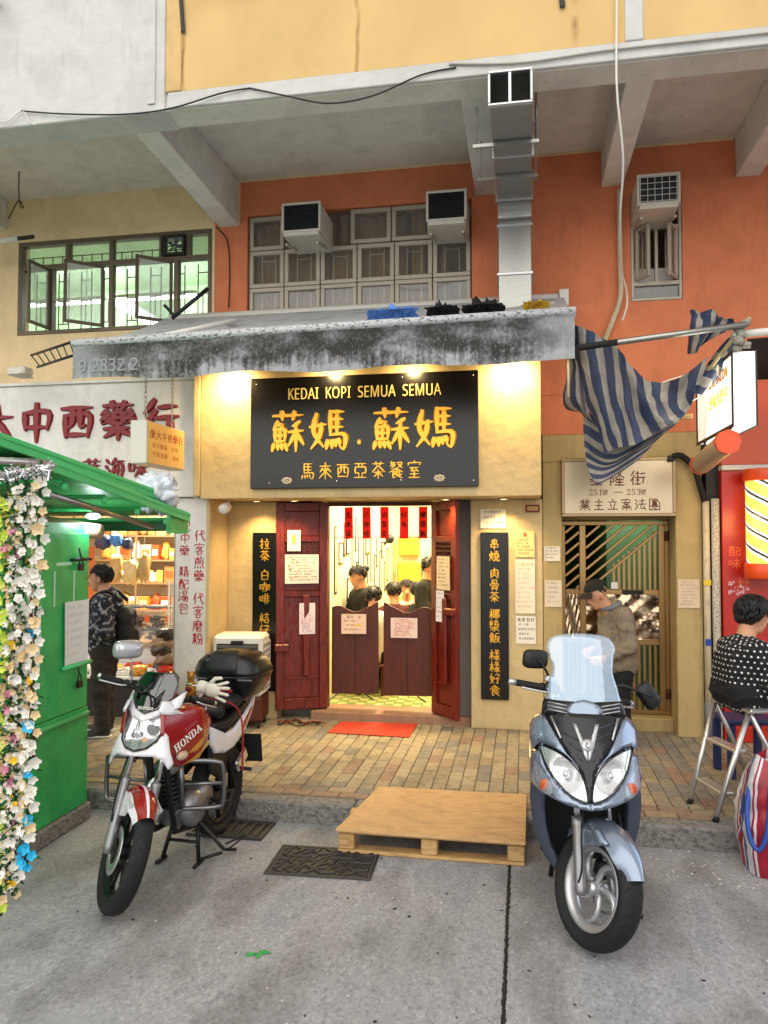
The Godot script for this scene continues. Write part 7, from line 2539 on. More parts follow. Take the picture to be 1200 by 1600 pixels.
	loft(se,[ring_at(V(0,.775,.3),.07,.02,.05),ring_at(V(0,.765,.24),.11,.03,.06),ring_at(V(0,.755,.08),.135,.035,.06),ring_at(V(0,.79,-.04),.13,.035,.06),ring_at(V(0,.81,-.22),.115,.03,.05),ring_at(V(0,.81,-.3),.08,.015,.03)])
	put(b,"seat",se,M.black_plastic)
	for s in [-1.0,1.0]:
		var tp:=soft()
		var tf:=func(p: Vector2) -> Vector3: return V(s*(.145-.1*pow(maxf(.0,-p.x),1.3)-.6*pow(p.y-.69,2.0)),p.y,p.x)
		shell(tp,[V2(.36,.79),V2(.355,.68),V2(.3,.615),V2(.18,.585),V2(.04,.59),V2(-.12,.655),V2(-.3,.775),V2(-.36,.84),V2(-.24,.79),V2(-.06,.735),V2(.05,.7),V2(.16,.7),V2(.27,.75)],tf,.025,V(-s*.02,0,0))
		var o:=put(b,"tail_panel",tp,white)
		var d:=soft()
		shell(d,[V2(-.06,.66),V2(-.14,.69),V2(-.29,.795),V2(-.22,.775),V2(-.1,.72)],func(p): return tf.call(p)+V(s*.003,0,0),.02)
		put(o,"red_decal",d,red)
		var d2:=soft()
		shell(d2,[V2(-.08,.685),V2(-.16,.73),V2(-.24,.775),V2(-.16,.715)],func(p): return tf.call(p)+V(s*.0055,0,0),.02)
		put(o,"gold_decal",d2,gold)
		var sp:=soft()
		shell(sp,[V2(.34,.67),V2(.33,.5),V2(.22,.44),V2(.1,.48),V2(.08,.58),V2(.18,.6),V2(.29,.62)],func(p): return V(s*.125,p.y,p.x),.03,V(-s*.02,0,0))
		put(b,"side_cover",sp,dark)
	var fr:=soft()
	for s in [-1.0,1.0]:
		tube(fr,[V(s*.03,.93,.8),V(s*.05,.6,.72),V(s*.07,.26,.66),V(s*.09,.22,.42),V(s*.1,.3,.3)],.018,8)
		tube(fr,[V(s*.03,.9,.78),V(s*.09,.74,.42),V(s*.09,.7,.1),V(s*.09,.76,-.28)],.016,8)
		tube(fr,[V(s*.1,.32,.32),V(s*.09,.305,.0)],.02,8)
		tube(fr,[V(s*.115,.68,.08),V(s*.115,.32,.02)],.024,8)
	put(b,"frame",fr,dark)
	var en:=group_node(b,"engine")
	var cy:=soft()
	for i in 8:
		var u:=i/7.0
		var st:=V(0,lerpf(.4,.6,u),lerpf(.56,.62,u))
		lathe(cy,[V2(0,-.004),V2(.085,-.004),V2(.085,.004),V2(0,.004)],Transform3D(Basis(Vector3.RIGHT,.28),st),16)
	put(en,"cylinder_fins",cy,dark)
	var cc:=soft()
	lathe(cc,[V2(0,-.14),V2(.07,-.14),V2(.1,-.12),V2(.115,-.06),V2(.115,.06),V2(.1,.12),V2(.07,.145),V2(0,.145)],Transform3D(Basis(V(0,0,1),-PI/2),V(0,.345,.5)),24)
	put(en,"crankcase",cc,alloy)
	var c3:=soft()
	lathe(c3,[V2(0,-.11),V2(.07,-.11),V2(.085,-.08),V2(.085,.08),V2(.07,.11),V2(0,.11)],Transform3D(Basis(V(0,0,1),-PI/2),V(0,.36,.34)),20)
	put(en,"gearbox",c3,alloy)
	var hd:=flat()
	box(hd,V(0,.625,.625),V(.15,.07,.13),.02,Basis(Vector3.RIGHT,.28))
	put(en,"cylinder_head",hd,alloy)
	var ex:=soft()
	tube(ex,curve([V(-.04,.58,.7),V(-.07,.45,.76),V(-.1,.26,.66),V(-.12,.22,.4),V(-.14,.28,.12)],24),.02,10)
	put(b,"exhaust_pipe",ex,M.chrome)
	for q in [[-.16,.14,.3,-.38,.42]]:
		var mf:=soft()
		tube(mf,[V(q[0],q[2]-.03,q[1]),V(q[0],q[2],.06),V(q[0],q[4],q[3]),V(q[0],q[4]+.005,q[3]-.02)],[.025,.045,.05,.035],14)
		put(b,"silencer",mf,M.chrome)
	var fp:=soft()
	for s in [-1.0,1.0]:
		tube(fp,[V(s*.1,.33,.3),V(s*.24,.33,.3)],.014,8)
		tube(fp,[V(s*.1,.4,.02),V(s*.16,.44,.0),V(s*.24,.44,.0)],.013,8)
	put(b,"footrests",fp,M.black_rubber)
	var sc:=flat()
	box(sc,V(.155,.49,-.03),V(.03,.09,.16),.014,Basis(Vector3.RIGHT,.5))
	put(b,"heel_guard",sc,M.chrome)
	for s in [-1.0,1.0]:
		var cb:=soft()
		var e:=.0 if s>0 else .06
		tube(cb,curve([V(s*.07,.66,.7),V(s*.13,.67,.67),V(s*(.29+e),.66,.6+e),V(s*(.33+e),.62,.58+e),V(s*(.335+e),.45,.58+e),V(s*(.3+e),.4,.59+e),V(s*.12,.39,.65),V(s*.07,.36,.67)],44),.0135,10)
		tube(cb,[V(s*.115,.665,.675),V(s*.11,.39,.652)],.015,10)
		tube(cb,[V(s*.113,.535,.664),V(s*(.333+e),.535,.58+e)],.011,8)
		put(b,"crash_bar",cb,mat("bar_steel",Color(.46,.46,.47),.28,.85))
	var sd:=soft()
	for s in [-1.0,1.0]:
		tube(sd,[V(s*.07,.27,.4),V(s*.12,.02,.47)],.013,8)
		tube(sd,[V(s*.12,.012,.43),V(s*.125,.012,.53)],.012,8)
	tube(sd,[V(-.1,.12,.44),V(.1,.12,.44)],.01,8)
	tube(sd,[V(.12,.03,.47),V(.24,.06,.4)],.01,8)
	put(b,"centre_stand",sd,dark)
	var ss:=soft()
	tube(ss,[V(.1,.27,.46),V(.2,.035,.3),V(.27,.03,.27)],.011,8)
	tube(ss,curve([V(.2,.06,.28),V(.3,.1,.24),V(.33,.12,.28),V(.24,.05,.34)],16),.006,6)
	put(b,"side_stand",ss,dark)
	var rm:=soft()
	mudguard(rm,V(0,.305,.0),.36,-1.35,.35,.075,.07,.03)
	put(b,"rear_mudguard",rm,dark)
	var fl:=soft()
	sheet(fl,4,5,func(u,v): return V(.04+lerpf(-.09,.09,u),.56-.2*v,-.4-.03*v+.01*sin(u*4)))
	put(b,"mud_flap",fl,M.black_rubber)
	var tl:=soft()
	blob(tl,V(0,.74,-.38),V(.07,.035,.04),12)
	put(b,"tail_light",tl,mat("tail_red",Color(.5,.03,.03),.2))
	var rk:=soft()
	for s in [-1.0,1.0]:
		tube(rk,[V(s*.09,.8,-.05),V(s*.1,.855,-.15),V(s*.1,.86,-.42)],.01,8)
	put(b,"rear_rack",rk,dark)
	var tb:=group_node(b,"top_box")
	var gloss:=mat("box_black",Color(.035,.036,.042),.3)
	var cz:=-.22
	var lo:=soft()
	var rr:=func(y: float,hw: float,hz: float,z: float,e:=3.2) -> PackedVector3Array:
		var r:=PackedVector3Array()
		for k in 36:
			var t:=TAU*k/36
			r.append(V(signf(cos(t))*pow(absf(cos(t)),2.0/e)*hw*.92+.01,y,z+signf(sin(t))*pow(absf(sin(t)),2.0/e)*hz))
		return r
	loft(lo,[rr.call(.865,.15,.15,cz),rr.call(.88,.19,.17,cz),rr.call(.96,.245,.195,cz),rr.call(1.015,.268,.205,cz),rr.call(1.025,.27,.207,cz)])
	put(tb,"lower_shell",lo,gloss)
	var hi:=soft()
	loft(hi,[rr.call(1.028,.272,.21,cz),rr.call(1.05,.272,.209,cz),rr.call(1.11,.245,.19,cz),rr.call(1.155,.19,.155,cz),rr.call(1.17,.12,.1,cz),rr.call(1.172,.03,.03,cz)])
	put(tb,"lid",hi,gloss)
	var pad:=soft()
	loft(pad,[rr.call(1.04,.13,.03,cz+.19),rr.call(1.1,.125,.03,cz+.18),rr.call(1.16,.11,.03,cz+.14),rr.call(1.182,.09,.03,cz+.1),rr.call(1.183,.02,.01,cz+.09)])
	put(tb,"raised_panel",pad,M.black_plastic)
	for x in [-.16,.16]:
		one_box(tb,"seam_clip",M.grey_plastic,x-.03,x+.07,1.005,1.012,cz+.19,cz+.207)
	var hb:=group_node(b,"handlebar")
	hb.transform=fork
	var bar:=soft()
	tube(bar,curve([V(-.36,1.045,.6),V(-.2,1.055,.68),V(-.06,1.02,.74),V(.06,1.02,.74),V(.2,1.055,.68),V(.36,1.045,.6)],30),.011,8)
	put(hb,"bar",bar,dark)
	for s in [-1.0,1.0]:
		var d:=V(s*.16,-.01,-.08).normalized()
		var p:=V(s*.22,1.055,.67)
		var gp:=soft()
		tube(gp,[p,p+d*.02,p+d*.13],[.016,.019,.018],12)
		put(hb,"grip",gp,M.black_rubber)
		var en2:=soft()
		tube(en2,[p+d*.13,p+d*.155],.014,10)
		put(hb,"bar_end",en2,M.chrome)
		var lv:=soft()
		tube(lv,curve([p+V(-s*.02,.0,.02),p+d*.03+V(0,-.005,.05),p+d*.15+V(0,-.012,.045)],10),.0055,6)
		put(hb,"lever",lv,M.aluminium)
		var sw:=flat()
		box(sw,p-d*.02,V(.05,.045,.045),.012)
		put(hb,"switch_pod",sw,M.black_plastic)
	for q in [[[-.17,1.05,.7],[-.12,1.09,.82],[-.06,.98,.84],[-.05,.86,.8]],[[.17,1.05,.7],[.13,1.1,.8],[.04,1.0,.84],[.05,.86,.8]],[[-.1,.78,.86],[-.12,.6,.96],[-.11,.45,1.03],[-.08,.4,1.02]]]:
		var hc:=soft()
		tube(hc,curve(q.map(func(e): return V(e[0],e[1],e[2])),18),.0055,6)
		put(hb,"control_cable",hc,M.black_rubber)
	var mr:=group_node(b,"mirror")
	mr.transform=fork
	var m1:=soft()
	tube(m1,curve([V(-.19,1.06,.69),V(-.2,1.12,.7),V(-.235,1.2,.69)],8),.006,6)
	put(mr,"stalk",m1,M.chrome)
	var m2:=soft()
	var mb:=Basis(V(0,0,1),.25)*Basis(Vector3.UP,.2)
	var mrings:=[]
	for q in [[-.026,.074,.044],[-.02,.084,.052],[.0,.084,.052],[.032,.064,.036],[.042,.04,.02]]:
		var ring:=PackedVector3Array()
		for k in 20:
			var t:=TAU*k/20
			ring.append(V(-.265,1.245,.69)+mb*V(signf(cos(t))*pow(absf(cos(t)),.55)*q[1],signf(sin(t))*pow(absf(sin(t)),.55)*q[2],q[0]))
		mrings.append(ring)
	loft(m2,mrings)
	put(mr,"housing",m2,mat("mirror_silver",Color(.74,.75,.78),.22,.5))
	var m3:=soft()
	loft(m3,[mrings[0]])
	put(mr,"mirror_glass",m3,M.chrome)
	var gv:=thing("white_glove","white work glove pulled over the motorcycle's left lever, fingers pointing right","glove")
	var gs:=soft()
	var go:=V(-1.955,.995,-4.6)
	var gx:=V(1.0,-.28,-.1).normalized()
	var gy:=V(.28,1.0,.0).normalized()
	var gz:=gx.cross(gy)
	tube(gs,[go-gx*.075,go-gx*.055,go-gx*.02],[.036,.042,.04],12)
	blob(gs,go+gx*.015,V(.058,.048,.026),14,Basis(gx,gy,gz))
	for f in [[.03,.1,.075,.01],[.012,.115,.055,.0105],[-.008,.12,.02,.0105],[-.027,.112,-.02,.01]]:
		tube(gs,[go+gx*.03+gy*f[0],go+gx*.075+gy*(f[0]*1.3+f[2]*.25),go+gx*f[1]+gy*(f[0]*1.4+f[2]*.4),go+gx*(f[1]+.012)+gy*(f[0]*1.45+f[2]*.45)],[f[3]+.002,f[3],f[3],.004],8)
	tube(gs,[go-gx*.005+gy*.03,go+gx*.02+gy*.075,go+gx*.055+gy*.088,go+gx*.066+gy*.086],[.015,.0125,.011,.004],8)
	put(gv,"glove",gs,mat("glove_cotton",Color(.84,.82,.76),.9))
	var lever:=soft()
	tube(lever,[go-gx*.15+gy*-.01,go-gx*.03],.006,6)
	put(gv,"rod",lever,M.chrome)
	var bg:=thing("seat_bag","black roll bag strapped on the motorcycle seat","bag")
	var bs:=soft()
	tube(bs,[V(-2.06,.855,-4.6),V(-2.04,.86,-4.61),V(-1.9,.85,-4.66),V(-1.88,.85,-4.665)],[.02,.05,.05,.02],12)
	put(bg,"roll",bs,M.black_plastic)
	var bs2:=soft()
	blob(bs2,V(-1.985,.875,-4.86),V(.15,.055,.16),14,Basis(),.1)
	put(bg,"cover",bs2,mat("nylon_navy",Color(.05,.06,.09),.6))
	var rc:=thing("red_strap","red elastic cord looped over the motorcycle seat and hanging at its side","cord")
	var rs:=soft()
	tube(rs,curve([V(-2.1,.91,-4.58),V(-1.98,.93,-4.62),V(-1.88,.9,-4.7),V(-1.82,.83,-4.76),V(-1.8,.7,-4.78),V(-1.8,.55,-4.78),V(-1.8,.44,-4.78)],40),.006,6)
	tube(rs,curve([V(-1.98,.94,-4.66),V(-1.9,.965,-4.72),V(-1.86,.96,-4.74),V(-1.9,.945,-4.73),V(-1.98,.935,-4.68)],24),.005,6)
	put(rc,"cord",rs,mat("strap_red",Color(.62,.08,.12),.7))
func build_scooter() -> void:
	var b:=thing("scooter","silver blue maxi scooter with tall windscreen parked facing the road at right","scooter",V(.305,.0,-3.83),.02)
	var blue:=mat("scooter_blue",Color(.51,.56,.64),.27,.72)
	blue.clearcoat_enabled=true
	blue.clearcoat=.8
	blue.clearcoat_roughness=.05
	var dark:=mat("scooter_black",Color(.025,.026,.03),.22)
	var inner:=mat("scooter_inner",Color(.02,.02,.022),.8)
	var grey:=mat("scooter_grey",Color(.26,.29,.35),.35,.3)
	var fork:=steer(V(0,0,.09),.471,.6)
	var axle:=V(0,.285,.0)
	var silver:=mat("wheel_silver",Color(.72,.72,.73),.3,.7)
	var fw:=wheel(b,"front_wheel",axle,.272,.062,.188,5,silver,.7,fork)
	disc_brake(fw,axle,.11,.06)
	wheel(b,"rear_wheel",V(0,.275,-1.02),.27,.065,.18,5,silver,.7)
	var up:=V(0,cos(.471),-sin(.471))
	for s in [-1.0,1.0]:
		var o:=group_node(b,"fork_leg")
		o.transform=fork
		var base:=axle+V(s*.098,-.035,.02)
		var st:=soft()
		tube(st,[base,base+up*.02,base+up*.05,base+up*.3,base+up*.31,base+up*.35],[.018,.026,.028,.026,.031,.029],14)
		put(o,"slider",st,mat("engine_alloy",Color(.56,.56,.57),.4,.8))
		var s2:=soft()
		tube(s2,[base+up*.34,base+up*.62],.0175,12)
		put(o,"stanchion",s2,M.chrome)
	var fg:=soft()
	mudguard(fg,axle+V(0,.01,0),.308,-.85,1.05,.098,.075,.05)
	var fo:=put(b,"front_mudguard",fg,blue)
	fo.transform=fork
	for s in [-1.0,1.0]:
		var st:=soft()
		shell(st,[V2(-.13,.5),V2(-.11,.38),V2(-.03,.46),V2(.06,.505),V2(.1,.53),V2(.0,.57)],func(p): return V(s*.096,p.y,p.x),.03,V(-s*.012,0,0))
		var o:=put(fo,"side_plate",st,blue)
	var nose:=func(p: Vector2) -> Vector3: return V(p.x,p.y,.03-.5*(p.y-.66)-.35*maxf(.0,p.y-.92)-1.9*p.x*p.x-3.0*pow(absf(p.x),4.0)*4.0)
	var at:=func(d: float) -> Callable: return func(p: Vector2) -> Vector3: return nose.call(p)+V(0,0,d)
	var both:=func(o: Array,f: Callable) -> void:
		f.call(o,1.0)
		f.call(o.map(func(p): return V2(-p.x,p.y)),-1.0)
	var lamp:=[V2(.014,.688),V2(.016,.7427),V2(.034,.7961),V2(.062,.833),V2(.105,.8659),V2(.16,.8881),V2(.222,.893),V2(.214,.8536),V2(.192,.8084),V2(.155,.7591),V2(.11,.7223),V2(.062,.6994)]
	var lens:=glass("lens_glass",Color(.95,.97,1.0),.12,.04)
	both.call(lamp,func(o: Array,s: float):
		var g:=group_node(b,"headlight")
		var st:=soft()
		shell(st,o,at.call(.004),.018)
		put(g,"lens",st,lens)
		var s2:=soft()
		var c:=V2(s*.105,.7879)
		shell(s2,o,func(p):
			var d: float=p.distance_to(c)
			return nose.call(p)+V(0,0,-.014-.045*maxf(.0,1.0-pow(d/.075,2.0))),.012)
		put(g,"reflector",s2,mat("lamp_silver",Color(.86,.86,.86),.22,.85))
		var s3:=soft()
		blob(s3,nose.call(c)+V(0,0,-.035),V(.018,.022,.022),10)
		put(g,"bulb",s3,M.chrome)
		var s4:=soft()
		var arc:=[]
		for i in 20:
			var a:=TAU*i/19
			arc.append(nose.call(c+V2(cos(a),sin(a))*.066)+V(0,0,-.012))
		tube(s4,arc,.0025,5,false)
		put(g,"bowl_ring",s4,M.chrome)
		var s5:=soft()
		var edge:=[]
		for p in curve(o,36,true):
			edge.append(nose.call(p)+V(0,0,.005))
		edge.append(edge[0])
		tube(s5,edge,.0035,5,false)
		put(g,"seal",s5,dark))
	both.call([V2(.0,.6794),V2(.062,.688),V2(.115,.7125),V2(.165,.7534),V2(.204,.8084),V2(.226,.8618),V2(.262,.8454),V2(.272,.7961),V2(.278,.7468),V2(.262,.7019),V2(.235,.6913),V2(.17,.6794),V2(.1,.6675),V2(.05,.6596),V2(.0,.655)],func(o: Array,s: float):
		var st:=soft()
		shell(st,o,at.call(.0),.02,V(0,0,-.05))
		put(b,"lower_panel",st,blue)
		var g:=group_node(b,"indicator")
		var pod:=[V2(s*.192,.6913),V2(s*.172,.7141),V2(s*.18,.7468),V2(s*.225,.7961),V2(s*.255,.8125),V2(s*.258,.7632),V2(s*.262,.7141)]
		var s2:=soft()
		shell(s2,curve(pod,28,true),func(p): return nose.call(p)+V(0,0,.006+.016*maxf(.0,1.0-pow((p.x-s*.215)/.04,2.0)-pow((p.y-.745)/.075,2.0))),.012)
		put(g,"lens",s2,lens)
		var s3:=soft()
		blob(s3,nose.call(V2(s*.207,.7264))+V(0,0,.006),V(.026,.032,.009),12)
		put(g,"amber_bulb",s3,mat("amber",Color(.72,.3,.08),.25)))
	both.call([V2(.045,.833),V2(.1,.8749),V2(.16,.8985),V2(.226,.904),V2(.262,.8618),V2(.274,.904),V2(.272,.9543),V2(.25,.999),V2(.215,1.026),V2(.195,1.021),V2(.15,.9543),V2(.1,.8823)],func(o: Array,s: float):
		var st:=soft()
		shell(st,o,at.call(.001),.02,V(0,0,-.05))
		put(b,"upper_panel",st,blue))
	var cg:=soft()
	shell(cg,[V2(-.2,1.045),V2(-.15,.9543),V2(-.045,.8289),V2(-.03,.7961),V2(-.014,.7427),V2(-.012,.6827),V2(.012,.6827),V2(.014,.7427),V2(.03,.7961),V2(.045,.8289),V2(.15,.9543),V2(.2,1.045),V2(.1,1.059),V2(-.1,1.059)],at.call(-.012),.02,V(0,0,-.04))
	var gr:=put(b,"grille",cg,dark)
	for s in [-1.0,1.0]:
		for i in 4:
			var y:=1.015-i*.042
			var x:=.155-i*.034
			var st:=soft()
			tube(st,[nose.call(V2(s*.03,y-.03))+V(0,0,-.004),nose.call(V2(s*x,y))+V(0,0,-.004)],.0028,5)
			put(gr,"slat",st,grey)
		var sb:=soft()
		tube(sb,[nose.call(V2(s*.165,1.03))+V(0,0,.0),nose.call(V2(s*.125,.9451))+V(0,0,.0)],.006,6)
		put(gr,"chrome_strip",sb,silver)
	for s in [-1.0,1.0]:
		var st:=soft()
		shell(st,[V2(s*.064,1.012),V2(s*.046,1.012),V2(s*.002,.904),V2(s*.0,.8577),V2(s*.012,.87)],at.call(.002),.02,V(0,0,-.01))
		put(gr,"chrome_vee",st,silver)
	var em:=soft()
	lathe(em,[V2(0,.006),V2(.02,.006),V2(.022,.004),V2(.029,.004),V2(.03,0),V2(.03,-.01)],Transform3D(Basis(Vector3.RIGHT,PI/2-.5),nose.call(V2(0,.9296))+V(0,0,.006)),24)
	var eo:=put(gr,"round_emblem",em,silver)
	var e2:=soft()
	var swirl:=[]
	for i in 12:
		var a:=i*.5
		swirl.append(nose.call(V2(cos(a)*.003*(i*.45),.931+sin(a)*.003*(i*.45)))+V(0,.003,.013))
	tube(e2,swirl,.0025,5)
	put(gr,"emblem_mark",e2,mat("emblem_blue",Color(.2,.3,.5),.3))
	var sf:=func(p: Vector2) -> Vector3: return V(p.x,p.y,-.235-.5*(p.y-1.02)-1.6*p.x*p.x)
	var bs:=soft()
	shell(bs,[V2(-.212,1.03),V2(-.1,1.045),V2(.1,1.045),V2(.212,1.03),V2(.205,1.079),V2(.195,1.103),V2(.09,1.103),V2(-.09,1.103),V2(-.195,1.103),V2(-.205,1.079)],func(p): return sf.call(p)+V(0,0,.02),.02,V(0,0,-.05))
	var so:=put(b,"screen_base",bs,dark)
	for s in [-1.0,1.0]:
		for i in 3:
			var st:=soft()
			var y:=1.056+i*.017
			tube(st,[sf.call(V2(s*.085,y-.004))+V(0,0,.022),sf.call(V2(s*.18,y+.004))+V(0,0,.022)],[.0022,.005],6)
			put(so,"vent_slat",st,silver)
	var hump:=soft()
	shell(hump,curve([V2(-.085,1.054),V2(-.066,1.094),V2(.0,1.115),V2(.066,1.094),V2(.085,1.054),V2(.0,1.048)],30,true),func(p): return sf.call(p)+V(0,0,.026),.018,V(0,0,-.02))
	put(so,"dash_hood",hump,blue)
	var wf:=func(p: Vector2) -> Vector3: return V(p.x,p.y,-.25-.46*(p.y-1.04)-1.5*p.x*p.x)
	var ws:=soft()
	shell(ws,curve([V2(-.182,1.05),V2(-.18,1.15),V2(-.158,1.24),V2(-.168,1.31),V2(-.178,1.36),V2(-.15,1.41),V2(-.08,1.43),V2(0,1.435),V2(.08,1.43),V2(.15,1.41),V2(.178,1.36),V2(.168,1.31),V2(.158,1.24),V2(.18,1.15),V2(.182,1.05),V2(.0,1.045)],64,true),wf,.025,V(0,0,-.004))
	var screen:=mat("screen_acrylic",Color(.8,.9,1.0,.1),.06,.4)
	screen.transparency=BaseMaterial3D.TRANSPARENCY_ALPHA
	put(b,"windscreen",ws,screen)
	var back:=func(p: Vector2) -> Vector3: return V(p.x,p.y,-.14-1.2*p.x*p.x-.12*maxf(.0,.7-p.y))
	both.call([V2(.262,.7),V2(.272,.66),V2(.275,.6),V2(.265,.5),V2(.245,.42),V2(.205,.33),V2(.15,.26),V2(.13,.3),V2(.17,.38),V2(.195,.48),V2(.205,.58),V2(.2,.66)],func(o: Array,s: float):
		var st:=soft()
		shell(st,o,back,.025,V(0,0,-.12))
		put(b,"leg_shield",st,grey))
	var cv:=soft()
	shell(cv,[V2(-.25,.9),V2(-.24,.5),V2(-.16,.28),V2(.16,.28),V2(.24,.5),V2(.25,.9)],func(p): return V(p.x,p.y,-.36+.8*p.x*p.x),.04)
	put(b,"inner_shield",cv,inner)
	for s in [-1.0,1.0]:
		var st:=soft()
		shell(st,[V2(-.31,1.02),V2(-.27,.7),V2(-.28,.42),V2(-.35,.28),V2(-1.1,.3),V2(-1.35,.62),V2(-1.4,.8),V2(-1.0,.74),V2(-.62,.7),V2(-.5,.52),V2(-.42,.7),V2(-.36,1.04)],func(p): return V(s*(.268-.25*pow(absf(p.x+.7),2.5)-.35*pow(p.y-.65,2.0)),p.y,p.x),.06,V(-s*.02,0,0))
		put(b,"side_body",st,blue)
	var fl:=flat()
	span(fl,-.22,.22,.28,.34,-1.1,-.36,.02)
	put(b,"floorboard",fl,inner)
	var se:=soft()
	loft(se,[ring_at(V(0,.72,-.6),.08,.03,.06),ring_at(V(0,.74,-.68),.15,.05,.1),ring_at(V(0,.75,-.95),.16,.05,.12),ring_at(V(0,.84,-1.05),.15,.06,.14),ring_at(V(0,.86,-1.32),.11,.05,.1)])
	put(b,"seat",se,dark)
	var tl:=soft()
	blob(tl,V(0,.74,-1.38),V(.12,.05,.04),12)
	put(b,"tail_light",tl,mat("tail_red",Color(.5,.03,.03),.2))
	var nav:=soft()
	loft(nav,[ring_at(V(0,1.0,-.3),.19,.1,.12),ring_at(V(0,1.03,-.42),.16,.09,.12),ring_at(V(0,1.0,-.5),.08,.05,.06)])
	put(b,"dashboard",nav,dark)
	var hb:=group_node(b,"handlebar")
	var hf:=steer(V(0,0,.09),.471,.5)
	hb.transform=hf
	var bar:=soft()
	tube(bar,curve([V(-.36,1.095,-.54),V(-.2,1.105,-.48),V(0,1.07,-.43),V(.2,1.105,-.48),V(.36,1.095,-.54)],24),.012,8)
	put(hb,"bar",bar,dark)
	for s in [-1.0,1.0]:
		var d:=V(s*.16,-.01,-.06).normalized()
		var p:=V(s*.215,1.103,-.485)
		var gp:=soft()
		tube(gp,[p,p+d*.015,p+d*.03,p+d*.15],[.024,.024,.018,.018],12)
		put(hb,"grip",gp,M.black_rubber)
		var e:=soft()
		tube(e,[p+d*.15,p+d*.19],.017,12)
		put(hb,"bar_end",e,silver)
		var lv:=soft()
		tube(lv,curve([p+V(-s*.03,-.01,.03),p+d*.02+V(0,-.015,.06),p+d*.14+V(0,-.012,.055)],12),[.008,.008,.007,.007,.007,.006,.006,.006,.006,.006,.006,.006,.009],6)
		put(hb,"lever",lv,silver)
		var sw:=flat()
		box(sw,p-d*.035+V(0,.005,.01),V(.09,.06,.06),.02)
		put(hb,"switch_pod",sw,dark)
		var rs:=flat()
		box(rs,p-d*.02+V(0,.05,.01),V(.07,.035,.04),.01)
		put(hb,"reservoir",rs,silver if s<0 else dark)
		var mr:=group_node(b,"mirror")
		mr.transform=hf
		var m1:=soft()
		var mc:=V(-.29,1.24,-.5) if s<0 else V(.4,1.17,-.44)
		tube(m1,curve([p+V(-s*.02,.04,.01),p+V(s*.02,.09,.02),mc+V(0,0,.03)],10),.007,8)
		put(mr,"stalk",m1,dark)
		var m2:=soft()
		var mb:=Basis(V(0,0,1),.12 if s<0 else -.75)*Basis(Vector3.UP,-.15*s)
		var mrings:=[]
		for q in [[-.018,.07,.045],[-.014,.077,.05],[.004,.077,.05],[.022,.062,.038],[.028,.03,.018]]:
			var ring:=PackedVector3Array()
			for k in 24:
				var t:=TAU*k/24
				ring.append(mc+mb*V(signf(cos(t))*pow(absf(cos(t)),.5)*q[1],signf(sin(t))*pow(absf(sin(t)),.5)*q[2],q[0]))
			mrings.append(ring)
		loft(m2,mrings)
		put(mr,"housing",m2,M.black_plastic)
	for q in [[[-.11,.62,-.1],[-.135,.5,-.03],[-.14,.38,.03],[-.115,.29,.0]],[[.11,.62,-.1],[.14,.5,-.06],[.12,.38,-.05]]]:
		var bh:=soft()
		tube(bh,curve(q.map(func(e): return V(e[0],e[1],e[2])),18),.005,6)
		var ho:=put(b,"brake_hose",bh,M.black_rubber)
		ho.transform=fork
	for q in [[[-.2,1.08,-.46],[-.22,1.0,-.42],[-.17,.96,-.4]],[[-.16,1.09,-.44],[-.2,1.02,-.38],[-.14,.98,-.38]]]:
		var bh:=soft()
		tube(bh,curve(q.map(func(e): return V(e[0],e[1],e[2])),14),.006,6)
		put(hb,"control_cable",bh,M.black_rubber)
	var sd:=soft()
	tube(sd,[V(.14,.26,-.5),V(.24,.02,-.36),V(.29,.012,-.33)],.012,8)
	put(b,"side_stand",sd,dark)
	var cs:=soft()
	for s in [-1.0,1.0]:
		tube(cs,[V(s*.1,.28,-.8),V(s*.15,.012,-.74)],.014,8)
	put(b,"centre_stand",cs,dark)
